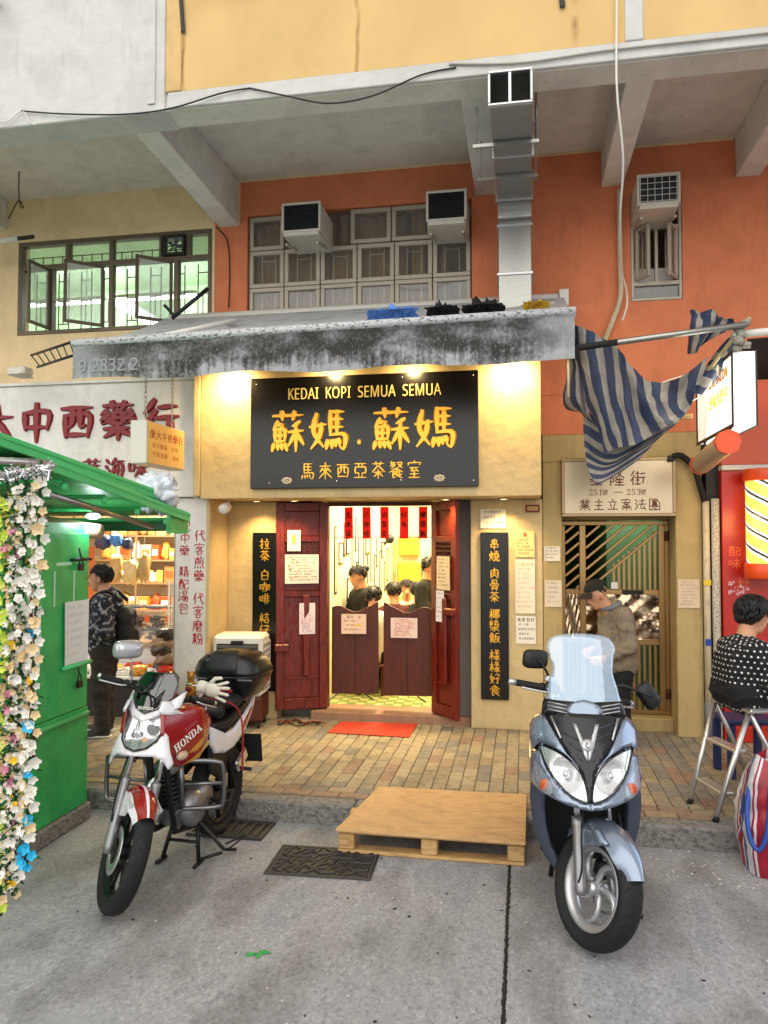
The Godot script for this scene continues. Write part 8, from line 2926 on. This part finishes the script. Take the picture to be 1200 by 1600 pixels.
# ---------- people: smooth-joined capsules meshed as surface nets ----------
func net(st: SurfaceTool,bones: Array,cell: float,k:=.03,fold:=.0) -> void:
	var fn:=FastNoiseLite.new()
	fn.seed=23
	fn.frequency=3.2
	fn.fractal_octaves=3
	fn.fractal_type=FastNoiseLite.FRACTAL_RIDGED
	var lo:=Vector3.INF
	var hi:=-Vector3.INF
	for b in bones:
		var m: float=maxf(b[2],b[3])+cell*3.0
		lo=lo.min(b[0].min(b[1])-Vector3.ONE*m)
		hi=hi.max(b[0].max(b[1])+Vector3.ONE*m)
	var nx:=int((hi.x-lo.x)/cell)+2
	var ny:=int((hi.y-lo.y)/cell)+2
	var nz:=int((hi.z-lo.z)/cell)+2
	var d:=PackedFloat32Array()
	d.resize(nx*ny*nz)
	d.fill(1.0)
	for b in bones:
		var a: Vector3=b[0]
		var ab: Vector3=b[1]-a
		var l2:=maxf(ab.length_squared(),1e-9)
		var ra: float=b[2]
		var dr: float=b[3]-b[2]
		var m:=maxf(b[2],b[3])+k+cell*2.0
		var q0:=(a.min(b[1])-Vector3.ONE*m-lo)/cell
		var q1:=(a.max(b[1])+Vector3.ONE*m-lo)/cell
		for z in range(maxi(0,int(q0.z)),mini(nz,int(q1.z)+1)):
			for y in range(maxi(0,int(q0.y)),mini(ny,int(q1.y)+1)):
				var row:=(z*ny+y)*nx
				for x in range(maxi(0,int(q0.x)),mini(nx,int(q1.x)+1)):
					var p:=lo+V(x,y,z)*cell-a
					var t:=clampf(p.dot(ab)/l2,.0,1.0)
					var v:=(p-ab*t).length()-ra-dr*t
					var o:=d[row+x]
					var h:=maxf(k-absf(o-v),.0)/k
					d[row+x]=minf(o,v)-h*h*k*.25
	var vid:=PackedInt32Array()
	vid.resize(nx*ny*nz)
	vid.fill(-1)
	var verts:=PackedVector3Array()
	var sy:=nx
	var sz:=nx*ny
	var offs:=[0,1,sy,sy+1,sz,sz+1,sz+sy,sz+sy+1]
	for z in nz-1:
		for y in ny-1:
			var row:=(z*ny+y)*nx
			for x in nx-1:
				var i:=row+x
				if absf(d[i])>cell*2.5:
					continue
				var neg:=0
				for o in offs:
					if d[i+o]<.0:
						neg+=1
				if neg==0 or neg==8:
					continue
				var sum:=Vector3.ZERO
				var cnt:=0
				for e in [[0,1],[2,3],[4,5],[6,7],[0,2],[1,3],[4,6],[5,7],[0,4],[1,5],[2,6],[3,7]]:
					var da:=d[i+offs[e[0]]]
					var db:=d[i+offs[e[1]]]
					if (da<.0)!=(db<.0):
						var t:=da/(da-db)
						var pa:=V(e[0] & 1,(e[0] >> 1) & 1,e[0] >> 2)
						var pb:=V(e[1] & 1,(e[1] >> 1) & 1,e[1] >> 2)
						sum+=pa.lerp(pb,t)
						cnt+=1
				vid[i]=verts.size()
				var vp:=lo+(V(x,y,z)+sum/cnt)*cell
				if fold>.0:
					var g:=V(d[i+1]-d[i],d[i+sy]-d[i],d[i+sz]-d[i]).normalized()
					vp+=g*fold*(fn.get_noise_3d(vp.x*1.0+vp.y*.8,vp.y*2.2,vp.z*1.0)-.1)
				verts.append(vp)
	for z in range(1,nz-1):
		for y in range(1,ny-1):
			for x in range(1,nx-1):
				var i:=(z*ny+y)*nx+x
				if absf(d[i])>cell*2.5:
					continue
				var inside:=d[i]<.0
				for ax in 3:
					var s: int=[1,sy,sz][ax]
					if (d[i+s]<.0)==inside:
						continue
					var u: int=[sy,sz,1][ax]
					var w: int=[sz,1,sy][ax]
					var c:=[vid[i-u-w],vid[i-w],vid[i],vid[i-u]]
					if c[0]<0 or c[1]<0 or c[2]<0 or c[3]<0:
						continue
					if inside:
						quad(st,verts[c[0]],verts[c[3]],verts[c[2]],verts[c[1]])
					else:
						quad(st,verts[c[0]],verts[c[1]],verts[c[2]],verts[c[3]])
func V(x: float,y: float,z: float) -> Vector3:
	return Vector3(x,y,z)
func head_bones(c: Vector3,f: Basis) -> Array:
	var P:=func(x: float,y: float,z: float) -> Vector3: return c+f*V(x,y,z)
	return [
		[P.call(0,.035,-.015),P.call(0,.03,.015),.078,.076],
		[P.call(0,-.02,.03),P.call(0,-.075,.045),.062,.04],
		[P.call(0,-.095,.052),P.call(0,-.09,.055),.026,.024],
		[P.call(0,.005,.088),P.call(0,-.028,.106),.011,.014],
		[P.call(-.012,-.032,.094),P.call(.012,-.032,.094),.009,.009],
		[P.call(-.018,-.062,.086),P.call(.018,-.062,.086),.0095,.0095],
		[P.call(-.03,.024,.082),P.call(.03,.024,.082),.012,.012],
		[P.call(-.075,.0,-.005),P.call(-.08,-.03,.0),.015,.01],
		[P.call(.075,.0,-.005),P.call(.08,-.03,.0),.015,.01],
		[P.call(0,-.05,-.02),P.call(0,-.15,-.03),.052,.056],
	]
func eyes(parent: Node,c: Vector3,f: Basis) -> void:
	var st:=soft()
	for s in [-1.0,1.0]:
		blob(st,c+f*V(s*.031,.004,.0845),V(.012,.006,.006),8,f)
	put(parent,"eyes",st,mat("eye_dark",Color(.05,.035,.03),.2))
	var s2:=soft()
	for s in [-1.0,1.0]:
		tube(s2,[c+f*V(s*.014,.026,.095),c+f*V(s*.034,.031,.091),c+f*V(s*.05,.024,.078)],.004,5)
	put(parent,"eyebrows",s2,M.hair)
	var s3:=soft()
	tube(s3,[c+f*V(-.02,-.062,.092),c+f*V(0,-.06,.097),c+f*V(.02,-.062,.092)],.005,6)
	put(parent,"lips",s3,mat("lip",Color(.55,.28,.24),.5))
func hair_cap(st: SurfaceTool,c: Vector3,f: Basis,thick: float,back: float,front: float,rough:=.06) -> void:
	sheet(st,30,12,func(u,v):
		var a: float=u*TAU
		var face:=.5+.5*cos(a)
		var low: float=lerpf(back,front,smoothstep(.35,.8,face))
		var t: float=v
		var ang:=lerpf(.0,acos(clampf(low,-.98,.98)),t)
		var r: float=.079+thick*(1.0-.5*pow(t,6.0))+rough*.1*sin(a*13.0+t*9.0)*sin(t*20.0+a*3.0)
		return c+f*(V(0,.032,-.004)+V(sin(ang)*sin(a)*r,cos(ang)*r*1.02,sin(ang)*cos(a)*r*1.1)))
func strands(st: SurfaceTool,c: Vector3,f: Basis,n: int,length: float,back: float,front: float,r0: float) -> void:
	rng.seed=5
	for i in n:
		var a:=rng.randf()*TAU
		var face:=.5+.5*cos(a)
		var low: float=lerpf(back,front,smoothstep(.35,.8,face))
		var ang:=acos(clampf(low,-.98,.98))*sqrt(rng.randf())
		var pts:=[]
		for k in 4:
			var t:=ang+k*length/.09
			var aa:=a+.12*k*(rng.randf()-.5)
			var r:=r0+.004+.003*sin(k*1.2)+rng.randf()*.002
			pts.append(c+f*(V(0,.032,-.004)+V(sin(t)*sin(aa)*r,cos(t)*r*1.02,sin(t)*cos(aa)*r*1.1)))
		tube(st,pts,[.0045,.005,.004,.001],4)
func hand_bones(w: Vector3,dir: Vector3,palm: Vector3,curl: float,left: bool) -> Array:
	var x:=dir.normalized()
	var n:=(palm-x*palm.dot(x)).normalized()
	var s:=x.cross(n)*(1.0 if left else -1.0)
	var out:=[[w,w+x*.05,.025,.028],[w+x*.045+s*.018,w+x*.085+s*.026,.016,.014],[w+x*.045-s*.018,w+x*.08-s*.026,.016,.013]]
	var l:=[.07,.08,.075,.058]
	for i in 4:
		var o:=(1.5-i)*.019
		var a:=w+x*.085+s*o
		var m: Vector3=a+x*l[i]*.45*cos(curl*.6)+n*l[i]*.45*sin(curl*.6)
		var e: Vector3=m+x*l[i]*.5*cos(curl*1.5)+n*l[i]*.5*sin(curl*1.5)
		out.append([a,m,.0095,.0088])
		out.append([m,e,.0088,.0075])
	var t0:=w+x*.025+s*.026
	var t1:=t0+x*.035+s*.025+n*.012
	out.append([t0,t1,.012,.0105])
	out.append([t1,t1+x*.028+n*.014,.01,.0085])
	return out
func shoe(st: SurfaceTool,heel: Vector3,dir: Vector3,l:=.27) -> void:
	var x:=V(dir.x,0,dir.z).normalized()
	var s:=x.cross(Vector3.UP)
	var rings:=[]
	for q in [[.0,.028,.055],[.03,.036,.085],[.09,.036,.09],[.15,.042,.062],[.22,.046,.045],[.262,.034,.03],[.28,.012,.016]]:
		var ring:=PackedVector3Array()
		for k in 12:
			var t:=TAU*k/12
			ring.append(heel+x*q[0]*(l/.28)+s*cos(t)*q[1]+Vector3.UP*(.014+maxf(-.012,sin(t)*q[2])))
		rings.append(ring)
	loft(st,rings)
func placer(o: Vector3,left: Vector3,fwd: Vector3) -> Callable:
	return func(l: float,y: float,f: float) -> Vector3: return o+left*l+Vector3.UP*y+fwd*f
func build_people() -> void:
	var p:=thing("person","man in a dark camouflage jacket and backpack standing with a phone before the medicine shop","person")
	var o:=V(-3.8,.143,-6.56)
	var fwd:=V(-1.0,0,.25).normalized()
	var left:=V(fwd.z,0,-fwd.x)
	var A:=placer(o,left,fwd)
	var hc: Vector3=A.call(.0,1.43,.05)
	var hf:=Basis(left,Vector3.UP,fwd)
	var body:=head_bones(hc,hf)
	body.append_array([[A.call(0,1.3,.0),A.call(0,1.15,.0),.06,.1],[A.call(0,1.15,0),A.call(0,.8,.0),.11,.1],[A.call(.09,.78,0),A.call(.1,.43,.01),.07,.05],[A.call(.1,.43,.01),A.call(.1,.08,-.02),.048,.036],[A.call(-.09,.78,0),A.call(-.1,.43,.02),.07,.05],[A.call(-.1,.43,.02),A.call(-.11,.08,.0),.048,.036],[A.call(.16,1.22,0),A.call(.21,.95,-.06),.045,.038],[A.call(.21,.95,-.06),A.call(.12,.98,.17),.036,.028],[A.call(-.16,1.22,0),A.call(-.21,.95,-.04),.045,.038],[A.call(-.21,.95,-.04),A.call(-.1,1.0,.18),.036,.028]])
	body.append_array(hand_bones(A.call(.12,.98,.17),fwd*.9-left*.5+Vector3.UP*.25,V(0,1,0)-left*.3,.9,true))
	body.append_array(hand_bones(A.call(-.1,1.0,.18),fwd*.9+left*.4+Vector3.UP*.2,V(0,1,0)+left*.3,.7,false))
	var st:=soft()
	net(st,body,.0085,.02)
	put(p,"body",st,M.skin)
	eyes(p,hc,hf)
	var h:=soft()
	hair_cap(h,hc,hf,.012,-.5,.42)
	net(h,[[hc+hf*V(0,.09,.03),hc+hf*V(0,.085,-.03),.04,.045],[hc+hf*V(0,.1,.055),hc+hf*V(.02,.105,.03),.02,.02]],.012,.03)
	strands(h,hc,hf,260,.012,-.5,.42,.09)
	put(p,"hair",h,M.hair)
	var camo:=mat("camouflage",Color(1,1,1),.85)
	triplanar(camo,noise_tex(101,.018,[[.0,Color(.05,.055,.08)],[.4,Color(.07,.08,.12)],[.42,Color(.16,.18,.26)],[.56,Color(.16,.18,.26)],[.57,Color(.04,.04,.05)],[.64,Color(.04,.04,.05)],[.65,Color(.58,.58,.6)],[1.0,Color(.66,.66,.68)]],FastNoiseLite.TYPE_SIMPLEX_SMOOTH,3,512),Vector3.ONE*1.6)
	var jk:=soft()
	net(jk,[[A.call(0,1.26,-.02),A.call(0,1.24,-.02),.085,.09],[A.call(.12,1.215,-.01),A.call(-.12,1.215,-.01),.085,.085],[A.call(.05,1.15,.0),A.call(.06,.78,.01),.135,.125],[A.call(-.05,1.15,.0),A.call(-.06,.78,.01),.135,.125],[A.call(0,1.0,.05),A.call(0,.8,.05),.11,.11],[A.call(.17,1.21,0),A.call(.225,.95,-.06),.072,.066],[A.call(.225,.95,-.06),A.call(.14,.975,.13),.062,.046],[A.call(-.17,1.21,0),A.call(-.225,.95,-.04),.072,.066],[A.call(-.225,.95,-.04),A.call(-.12,.99,.14),.062,.046]],.012,.045,.016)
	put(p,"jacket",jk,camo)
	var tr:=mat("trousers_brown",Color(.2,.18,.15),.9)
	triplanar(tr,noise_tex(103,.02,[[.2,.6],[.5,1.0],[.8,1.2]]),Vector3.ONE*2.0)
	var ts:=soft()
	net(ts,[[A.call(.08,.78,0),A.call(-.08,.78,0),.115,.115],[A.call(.09,.76,0),A.call(.105,.43,.02),.105,.082],[A.call(.105,.43,.02),A.call(.11,.08,-.01),.08,.062],[A.call(-.09,.76,.01),A.call(-.105,.43,.04),.105,.082],[A.call(-.105,.43,.04),A.call(-.12,.08,.02),.08,.062]],.012,.03,.014)
	put(p,"trousers",ts,tr)
	var sh:=soft()
	shoe(sh,A.call(.11,.0,-.07),fwd)
	shoe(sh,A.call(-.12,.0,-.03),fwd+left*-.2)
	put(p,"shoes",sh,mat("shoe_khaki",Color(.24,.21,.18),.8))
	var so:=flat()
	for q in [[.11,-.075],[-.12,-.035]]:
		box(so,A.call(q[0],.009,q[1]+.13),V(.085,.017,.28),.006,Basis(left,Vector3.UP,fwd))
	put(p,"shoe_soles",so,M.white_plastic)
	var bp:=thing("backpack","dark backpack on the back of the man in camouflage","backpack")
	var bs:=soft()
	net(bs,[[A.call(.05,1.1,-.17),A.call(-.05,1.1,-.17),.07,.07],[A.call(.07,1.06,-.18),A.call(.07,.8,-.19),.075,.09],[A.call(-.07,1.06,-.18),A.call(-.07,.8,-.19),.075,.09],[A.call(.0,.92,-.24),A.call(.0,.8,-.24),.05,.06]],.013,.04,.012)
	put(bp,"sack",bs,mat("pack_dark",Color(.045,.045,.05),.75))
	var bk:=soft()
	for s in [-1.0,1.0]:
		tube(bk,curve([A.call(s*.1,1.22,-.16),A.call(s*.12,1.315,-.03),A.call(s*.12,1.24,.1),A.call(s*.13,1.05,.145),A.call(s*.17,.92,.02),A.call(s*.14,.86,-.16)],24),.018,6)
	put(bp,"straps",bk,mat("pack_dark",Color(.045,.045,.05),.75))
	var ph:=thing("mobile_phone","dark phone held by the man in camouflage","phone")
	var pf:=flat()
	box(pf,A.call(.0,1.045,.3),V(.072,.15,.009),.003,Basis(left,fwd,left.cross(fwd))*Basis(Vector3.RIGHT,-.5))
	put(ph,"case",pf,M.black_gloss)
	var q:=thing("person","man in a dark cap and beige jacket standing before the metal gate, looking down","person")
	o=V(.8,.143,-7.14)
	fwd=V(-.93,0,.36).normalized()
	left=V(fwd.z,0,-fwd.x)
	A=placer(o,left,fwd)
	hc=A.call(.0,1.3,.17)
	hf=Basis(left,Vector3.UP,fwd)*Basis(Vector3.RIGHT,.42)
	body=head_bones(hc,hf)
	body.append_array([[hc+hf*V(0,-.12,-.04),A.call(0,1.14,.02),.05,.08],[A.call(0,1.12,.0),A.call(0,.75,-.03),.1,.1],[A.call(.09,.74,-.03),A.call(.09,.42,.0),.07,.05],[A.call(.09,.42,.0),A.call(.09,.07,-.03),.046,.035],[A.call(-.09,.74,-.03),A.call(-.09,.42,.0),.07,.05],[A.call(-.09,.42,.0),A.call(-.09,.07,-.03),.046,.035],[A.call(.16,1.12,0),A.call(.2,.86,-.02),.045,.038],[A.call(.2,.86,-.02),A.call(.13,.76,.16),.036,.028],[A.call(-.16,1.12,0),A.call(-.19,.86,.0),.045,.038],[A.call(-.19,.86,.0),A.call(-.1,.8,.18),.036,.028]])
	body.append_array(hand_bones(A.call(.13,.76,.16),fwd-left*.5-Vector3.UP*.4,-left,.7,true))
	body.append_array(hand_bones(A.call(-.1,.8,.18),fwd+left*.4-Vector3.UP*.3,left,.7,false))
	st=soft()
	net(st,body,.0085,.02)
	put(q,"body",st,M.skin)
	eyes(q,hc,hf)
	h=soft()
	hair_cap(h,hc,hf,.004,-.35,.75)
	put(q,"hair",h,mat("hair_grey",Color(.1,.09,.085),.7))
	var cap:=soft()
	sheet(cap,28,8,func(u,v):
		var a: float=u*TAU
		var ang:=lerpf(.0,1.42,v)
		return hc+hf*(V(0,.05,-.005)+V(sin(ang)*sin(a)*.098,cos(ang)*.092,sin(ang)*cos(a)*.108)))
	var capm:=mat("cap_dark",Color(.045,.043,.04),.85)
	var co:=put(q,"cap",cap,capm)
	var pk:=soft()
	sheet(pk,12,4,func(u,v):
		var a:=lerpf(-.85,.85,u)
		var r: float=.105+.075*v*cos(a*.9)
		return hc+hf*V(sin(a)*r,.058-.02*v-.02*a*a*v,cos(a)*r))
	put(co,"peak",pk,capm)
	var beige:=mat("jacket_beige",Color(.5,.45,.38),.9)
	triplanar(beige,noise_tex(105,.015,[[.2,.72],[.5,1.0],[.8,.88]]),V(1.5,.7,1.5))
	jk=soft()
	net(jk,[[A.call(0,1.17,.03),A.call(0,1.15,.02),.082,.085],[A.call(.13,1.12,-.01),A.call(-.13,1.12,-.01),.078,.078],[A.call(.05,1.05,-.02),A.call(.06,.7,-.03),.125,.135],[A.call(-.05,1.05,-.02),A.call(-.06,.7,-.03),.125,.135],[A.call(0,1.0,.06),A.call(0,.72,.05),.09,.11],[A.call(.175,1.11,0),A.call(.215,.86,-.02),.07,.064],[A.call(.215,.86,-.02),A.call(.145,.775,.13),.06,.046],[A.call(-.175,1.11,0),A.call(-.205,.86,.0),.07,.064],[A.call(-.205,.86,.0),A.call(-.12,.805,.14),.06,.046]],.012,.04,.016)
	put(q,"jacket",jk,beige)
	var cl:=soft()
	var ring:=[]
	for i in 17:
		var a:=i*TAU/16
		ring.append(A.call(sin(a)*.085,1.2-.03*cos(a),.045+cos(a)*.08))
	tube(cl,ring,.022,8,false)
	put(q,"collar",cl,mat("collar_grey",Color(.42,.43,.45),.9))
	ts=soft()
	net(ts,[[A.call(.08,.72,-.03),A.call(-.08,.72,-.03),.105,.105],[A.call(.09,.7,-.03),A.call(.095,.42,.01),.098,.076],[A.call(.095,.42,.01),A.call(.095,.06,-.03),.074,.06],[A.call(-.09,.7,-.03),A.call(-.095,.42,.01),.098,.076],[A.call(-.095,.42,.01),A.call(-.095,.06,-.03),.074,.06]],.012,.03,.014)
	put(q,"trousers",ts,mat("trousers_black",Color(.045,.045,.05),.9))
	sh=soft()
	shoe(sh,A.call(.095,.0,-.09),fwd)
	shoe(sh,A.call(-.095,.0,-.09),fwd)
	put(q,"shoes",sh,M.black_plastic)
	var w:=thing("person","woman in a black and white polka dot top sitting on the step ladder","person")
	o=V(1.5,.143,-5.7)
	fwd=V(.94,0,-.3).normalized()
	left=V(fwd.z,0,-fwd.x)
	A=placer(o,left,fwd)
	hc=A.call(.0,1.27,.06)
	hf=Basis(left,Vector3.UP,fwd)*Basis(Vector3.UP,-.2)*Basis(Vector3.RIGHT,.15)
	body=head_bones(hc,hf)
	body.append_array([[A.call(0,1.14,.02),A.call(0,1.02,-.01),.055,.1],[A.call(0,1.0,-.02),A.call(0,.76,-.02),.12,.12],[A.call(.1,.76,.0),A.call(.11,.72,.38),.09,.065],[A.call(.11,.72,.38),A.call(.1,.33,.36),.055,.04],[A.call(-.1,.76,.0),A.call(-.11,.72,.38),.09,.065],[A.call(-.11,.72,.38),A.call(-.1,.33,.36),.055,.04],[A.call(.16,1.04,0),A.call(.21,.82,.05),.045,.04],[A.call(.21,.82,.05),A.call(.09,.84,.27),.038,.028],[A.call(-.16,1.04,0),A.call(-.21,.82,.05),.045,.04],[A.call(-.21,.82,.05),A.call(-.09,.84,.27),.038,.028]])
	body.append_array(hand_bones(A.call(.09,.84,.27),fwd-left*.5,V(0,-1,0),.6,true))
	body.append_array(hand_bones(A.call(-.09,.84,.27),fwd+left*.5,V(0,-1,0),.6,false))
	st=soft()
	net(st,body,.0085,.02)
	put(w,"body",st,M.skin)
	eyes(w,hc,hf)
	h=soft()
	hair_cap(h,hc,hf,.024,-.72,.42,.12)
	net(h,[[hc+hf*V(0,.06,-.055),hc+hf*V(0,-.03,-.075),.062,.045],[hc+hf*V(.05,.06,-.02),hc+hf*V(-.05,.06,-.02),.055,.055],[hc+hf*V(0,.09,.03),hc+hf*V(0,.1,-.02),.035,.04]],.013,.03)
	strands(h,hc,hf,420,.02,-.72,.42,.104)
	put(w,"hair",h,M.hair)
	var top:=[[A.call(0,1.06,.0),A.call(0,1.03,-.01),.085,.1],[A.call(.12,1.02,-.01),A.call(-.12,1.02,-.01),.095,.095],[A.call(.05,.97,-.03),A.call(.07,.76,-.03),.145,.155],[A.call(-.05,.97,-.03),A.call(-.07,.76,-.03),.145,.155],[A.call(0,.92,.04),A.call(0,.76,.05),.12,.13],[A.call(.17,1.03,0),A.call(.235,.82,.05),.078,.072],[A.call(.235,.82,.05),A.call(.12,.84,.22),.064,.046],[A.call(-.17,1.03,0),A.call(-.235,.82,.05),.078,.072],[A.call(-.235,.82,.05),A.call(-.12,.84,.22),.064,.046]]
	var dots:=Image.create(256,256,false,Image.FORMAT_RGB8)
	dots.fill(Color(.035,.035,.04))
	for j in 8:
		for i in 8:
			var cx:=i*32+(16 if j%2 else 0)+8
			var cy:=j*32+14
			for yy in range(-6,7):
				for xx in range(-6,7):
					if xx*xx+yy*yy<36:
						dots.set_pixel(posmod(cx+xx,256),posmod(cy+yy,256),Color(.82,.82,.83))
	var dm:=mat("polka_dots",Color.WHITE,.85)
	dm.albedo_texture=ImageTexture.create_from_image(dots)
	dm.uv1_triplanar=true
	dm.uv1_world_triplanar=true
	dm.uv1_triplanar_sharpness=12.0
	dm.uv1_scale=Vector3.ONE*3.4
	jk=soft()
	net(jk,top,.012,.05,.016)
	put(w,"top",jk,dm)
	ts=soft()
	net(ts,[[A.call(.09,.76,-.06),A.call(-.09,.76,-.06),.13,.13],[A.call(.11,.75,.0),A.call(.115,.725,.38),.115,.09],[A.call(.115,.725,.38),A.call(.105,.34,.36),.085,.065],[A.call(-.11,.75,.0),A.call(-.115,.725,.38),.115,.09],[A.call(-.115,.725,.38),A.call(-.105,.34,.36),.085,.065]],.012,.03,.014)
	put(w,"trousers",ts,mat("trousers_black",Color(.045,.045,.05),.9))
	sh=soft()
	shoe(sh,A.call(.1,.245,.3),fwd)
	shoe(sh,A.call(-.1,.245,.3),fwd)
	put(w,"shoes",sh,M.black_plastic)
	diner("waitress with a hair bun and dark shirt standing inside the left swing door",V(-1.98+.12,.222,-8.75),V(-.35,0,.3),Color(.06,.06,.065),true,true)
	diner("diner with light brown hair seated by the left wall inside",V(-1.95,.222,-9.1),V(.5,0,-1),Color(.8,.78,.72),false,false,Color(.35,.22,.12))
	diner("black haired diner in a white shirt seen from behind over the left swing door",V(-1.66,.222,-8.45),V(-.1,0,-1),Color(.82,.8,.76),false,false)
	diner("diner in white seated farther back between the swing doors",V(-1.5,.222,-9.9),V(.2,0,1),Color(.8,.76,.68),false,false)
	diner("diner in black seen from behind over the right swing door",V(-1.28,.222,-9.35),V(.1,0,-1),Color(.04,.04,.045),false,false)
	diner("small dark haired diner beside the middle gap",V(-1.55,.222,-9.25),V(-.6,0,-1),Color(.3,.12,.1),false,false,Color(.09,.05,.03))
	diner("waiter in a dark top standing at the right inside the doorway",V(-1.12,.222,-9.0),V(.9,0,.3),Color(.07,.065,.07),true,false)
func diner(label: String,at: Vector3,face: Vector3,shirt: Color,standing: bool,bun: bool,hair_c:=Color(.03,.028,.028)) -> void:
	var t:=thing("person",label,"person")
	var f:=face.normalized()
	var l:=V(f.z,0,-f.x)
	var hy:=1.38 if standing else 1.06
	if standing and bun:
		hy=1.28
	var A:=func(x: float,y: float,z: float) -> Vector3: return at+l*x+Vector3.UP*y+f*z
	var hc: Vector3=A.call(0,hy,.04)
	var hf:=Basis(l,Vector3.UP,f)*Basis(Vector3.RIGHT,.3 if bun else .12)
	var hip:=hy-.62
	var bones:=head_bones(hc,hf)
	bones.append_array([[A.call(0,hy-.13,.0),A.call(0,hy-.3,0),.055,.1],[A.call(0,hy-.3,0),A.call(0,hip,0),.1,.1]])
	for s in [-1.0,1.0]:
		if standing:
			bones.append([A.call(s*.09,hip,0),A.call(s*.09,.06,0),.075,.04])
		else:
			bones.append([A.call(s*.09,hip,0),A.call(s*.1,hip,.36),.075,.06])
			bones.append([A.call(s*.1,hip,.36),A.call(s*.1,.05,.34),.055,.04])
		bones.append([A.call(s*.16,hy-.22,0),A.call(s*.2,hy-.45,.05),.045,.038])
		bones.append([A.call(s*.2,hy-.45,.05),A.call(s*.1,hy-.48,.26),.036,.028])
		bones.append_array(hand_bones(A.call(s*.1,hy-.48,.26),f-l*s*.3,V(0,-1,0),.5,s>0))
	var st:=soft()
	net(st,bones,.013,.025)
	put(t,"body",st,M.skin)
	eyes(t,hc,hf)
	var h:=soft()
	hair_cap(h,hc,hf,.014,-.5,.5)
	if bun:
		blob(h,hc+hf*V(0,.055,-.125),V(.045,.04,.04),12)
	strands(h,hc,hf,140,.018,-.5,.5,.092)
	put(t,"hair",h,mat("hair_%d"%int(hair_c.r*100),hair_c,.55))
	var s2:=soft()
	net(s2,[[A.call(0,hy-.19,-.01),A.call(0,hy-.21,-.01),.08,.09],[A.call(.11,hy-.23,0),A.call(-.11,hy-.23,0),.075,.075],[A.call(.05,hy-.3,0),A.call(.05,hip,0),.125,.12],[A.call(-.05,hy-.3,0),A.call(-.05,hip,0),.125,.12],[A.call(.16,hy-.23,0),A.call(.21,hy-.45,.05),.065,.055],[A.call(-.16,hy-.23,0),A.call(-.21,hy-.45,.05),.065,.055],[A.call(.21,hy-.45,.05),A.call(.12,hy-.475,.2),.05,.04],[A.call(-.21,hy-.45,.05),A.call(-.12,hy-.475,.2),.05,.04]],.02,.04)
	put(t,"shirt",s2,mat("shirt_%d_%d"%[int(shirt.r*100),int(shirt.b*100)],shirt,.9))
	var s3:=soft()
	var legs:=[[A.call(.08,hip,0),A.call(-.08,hip,0),.11,.11]]
	for s in [-1.0,1.0]:
		if standing:
			legs.append([A.call(s*.09,hip,0),A.call(s*.095,.07,0),.095,.06])
		else:
			legs.append([A.call(s*.09,hip,0),A.call(s*.1,hip,.36),.095,.075])
			legs.append([A.call(s*.1,hip,.36),A.call(s*.1,.07,.34),.072,.055])
	net(s3,legs,.022,.03)
	put(t,"trousers",s3,mat("trousers_black",Color(.045,.045,.05),.9))
	var s4:=soft()
	for s in [-1.0,1.0]:
		shoe(s4,A.call(s*.1,.0,-.07 if standing else .27),f)
	put(t,"shoes",s4,M.black_plastic)
	if not standing:
		var ch:=thing("stool","dark stool under the %s"%label.replace("seated ","").replace("seen from behind ",""),"stool",at,.0,"stools in the restaurant")
		one_box(ch,"seat",M.brown_wood,-.16,.16,hip-.14,hip-.105,-.16,.16,.008)
		for e in [[-.13,-.13],[.13,-.13],[-.13,.13],[.13,.13]]:
			one_box(ch,"leg",M.brown_wood,e[0]-.015,e[0]+.015,.0,hip-.14,e[1]-.015,e[1]+.015)
func V2(x: float,y: float) -> Vector2:
	return Vector2(x,y)
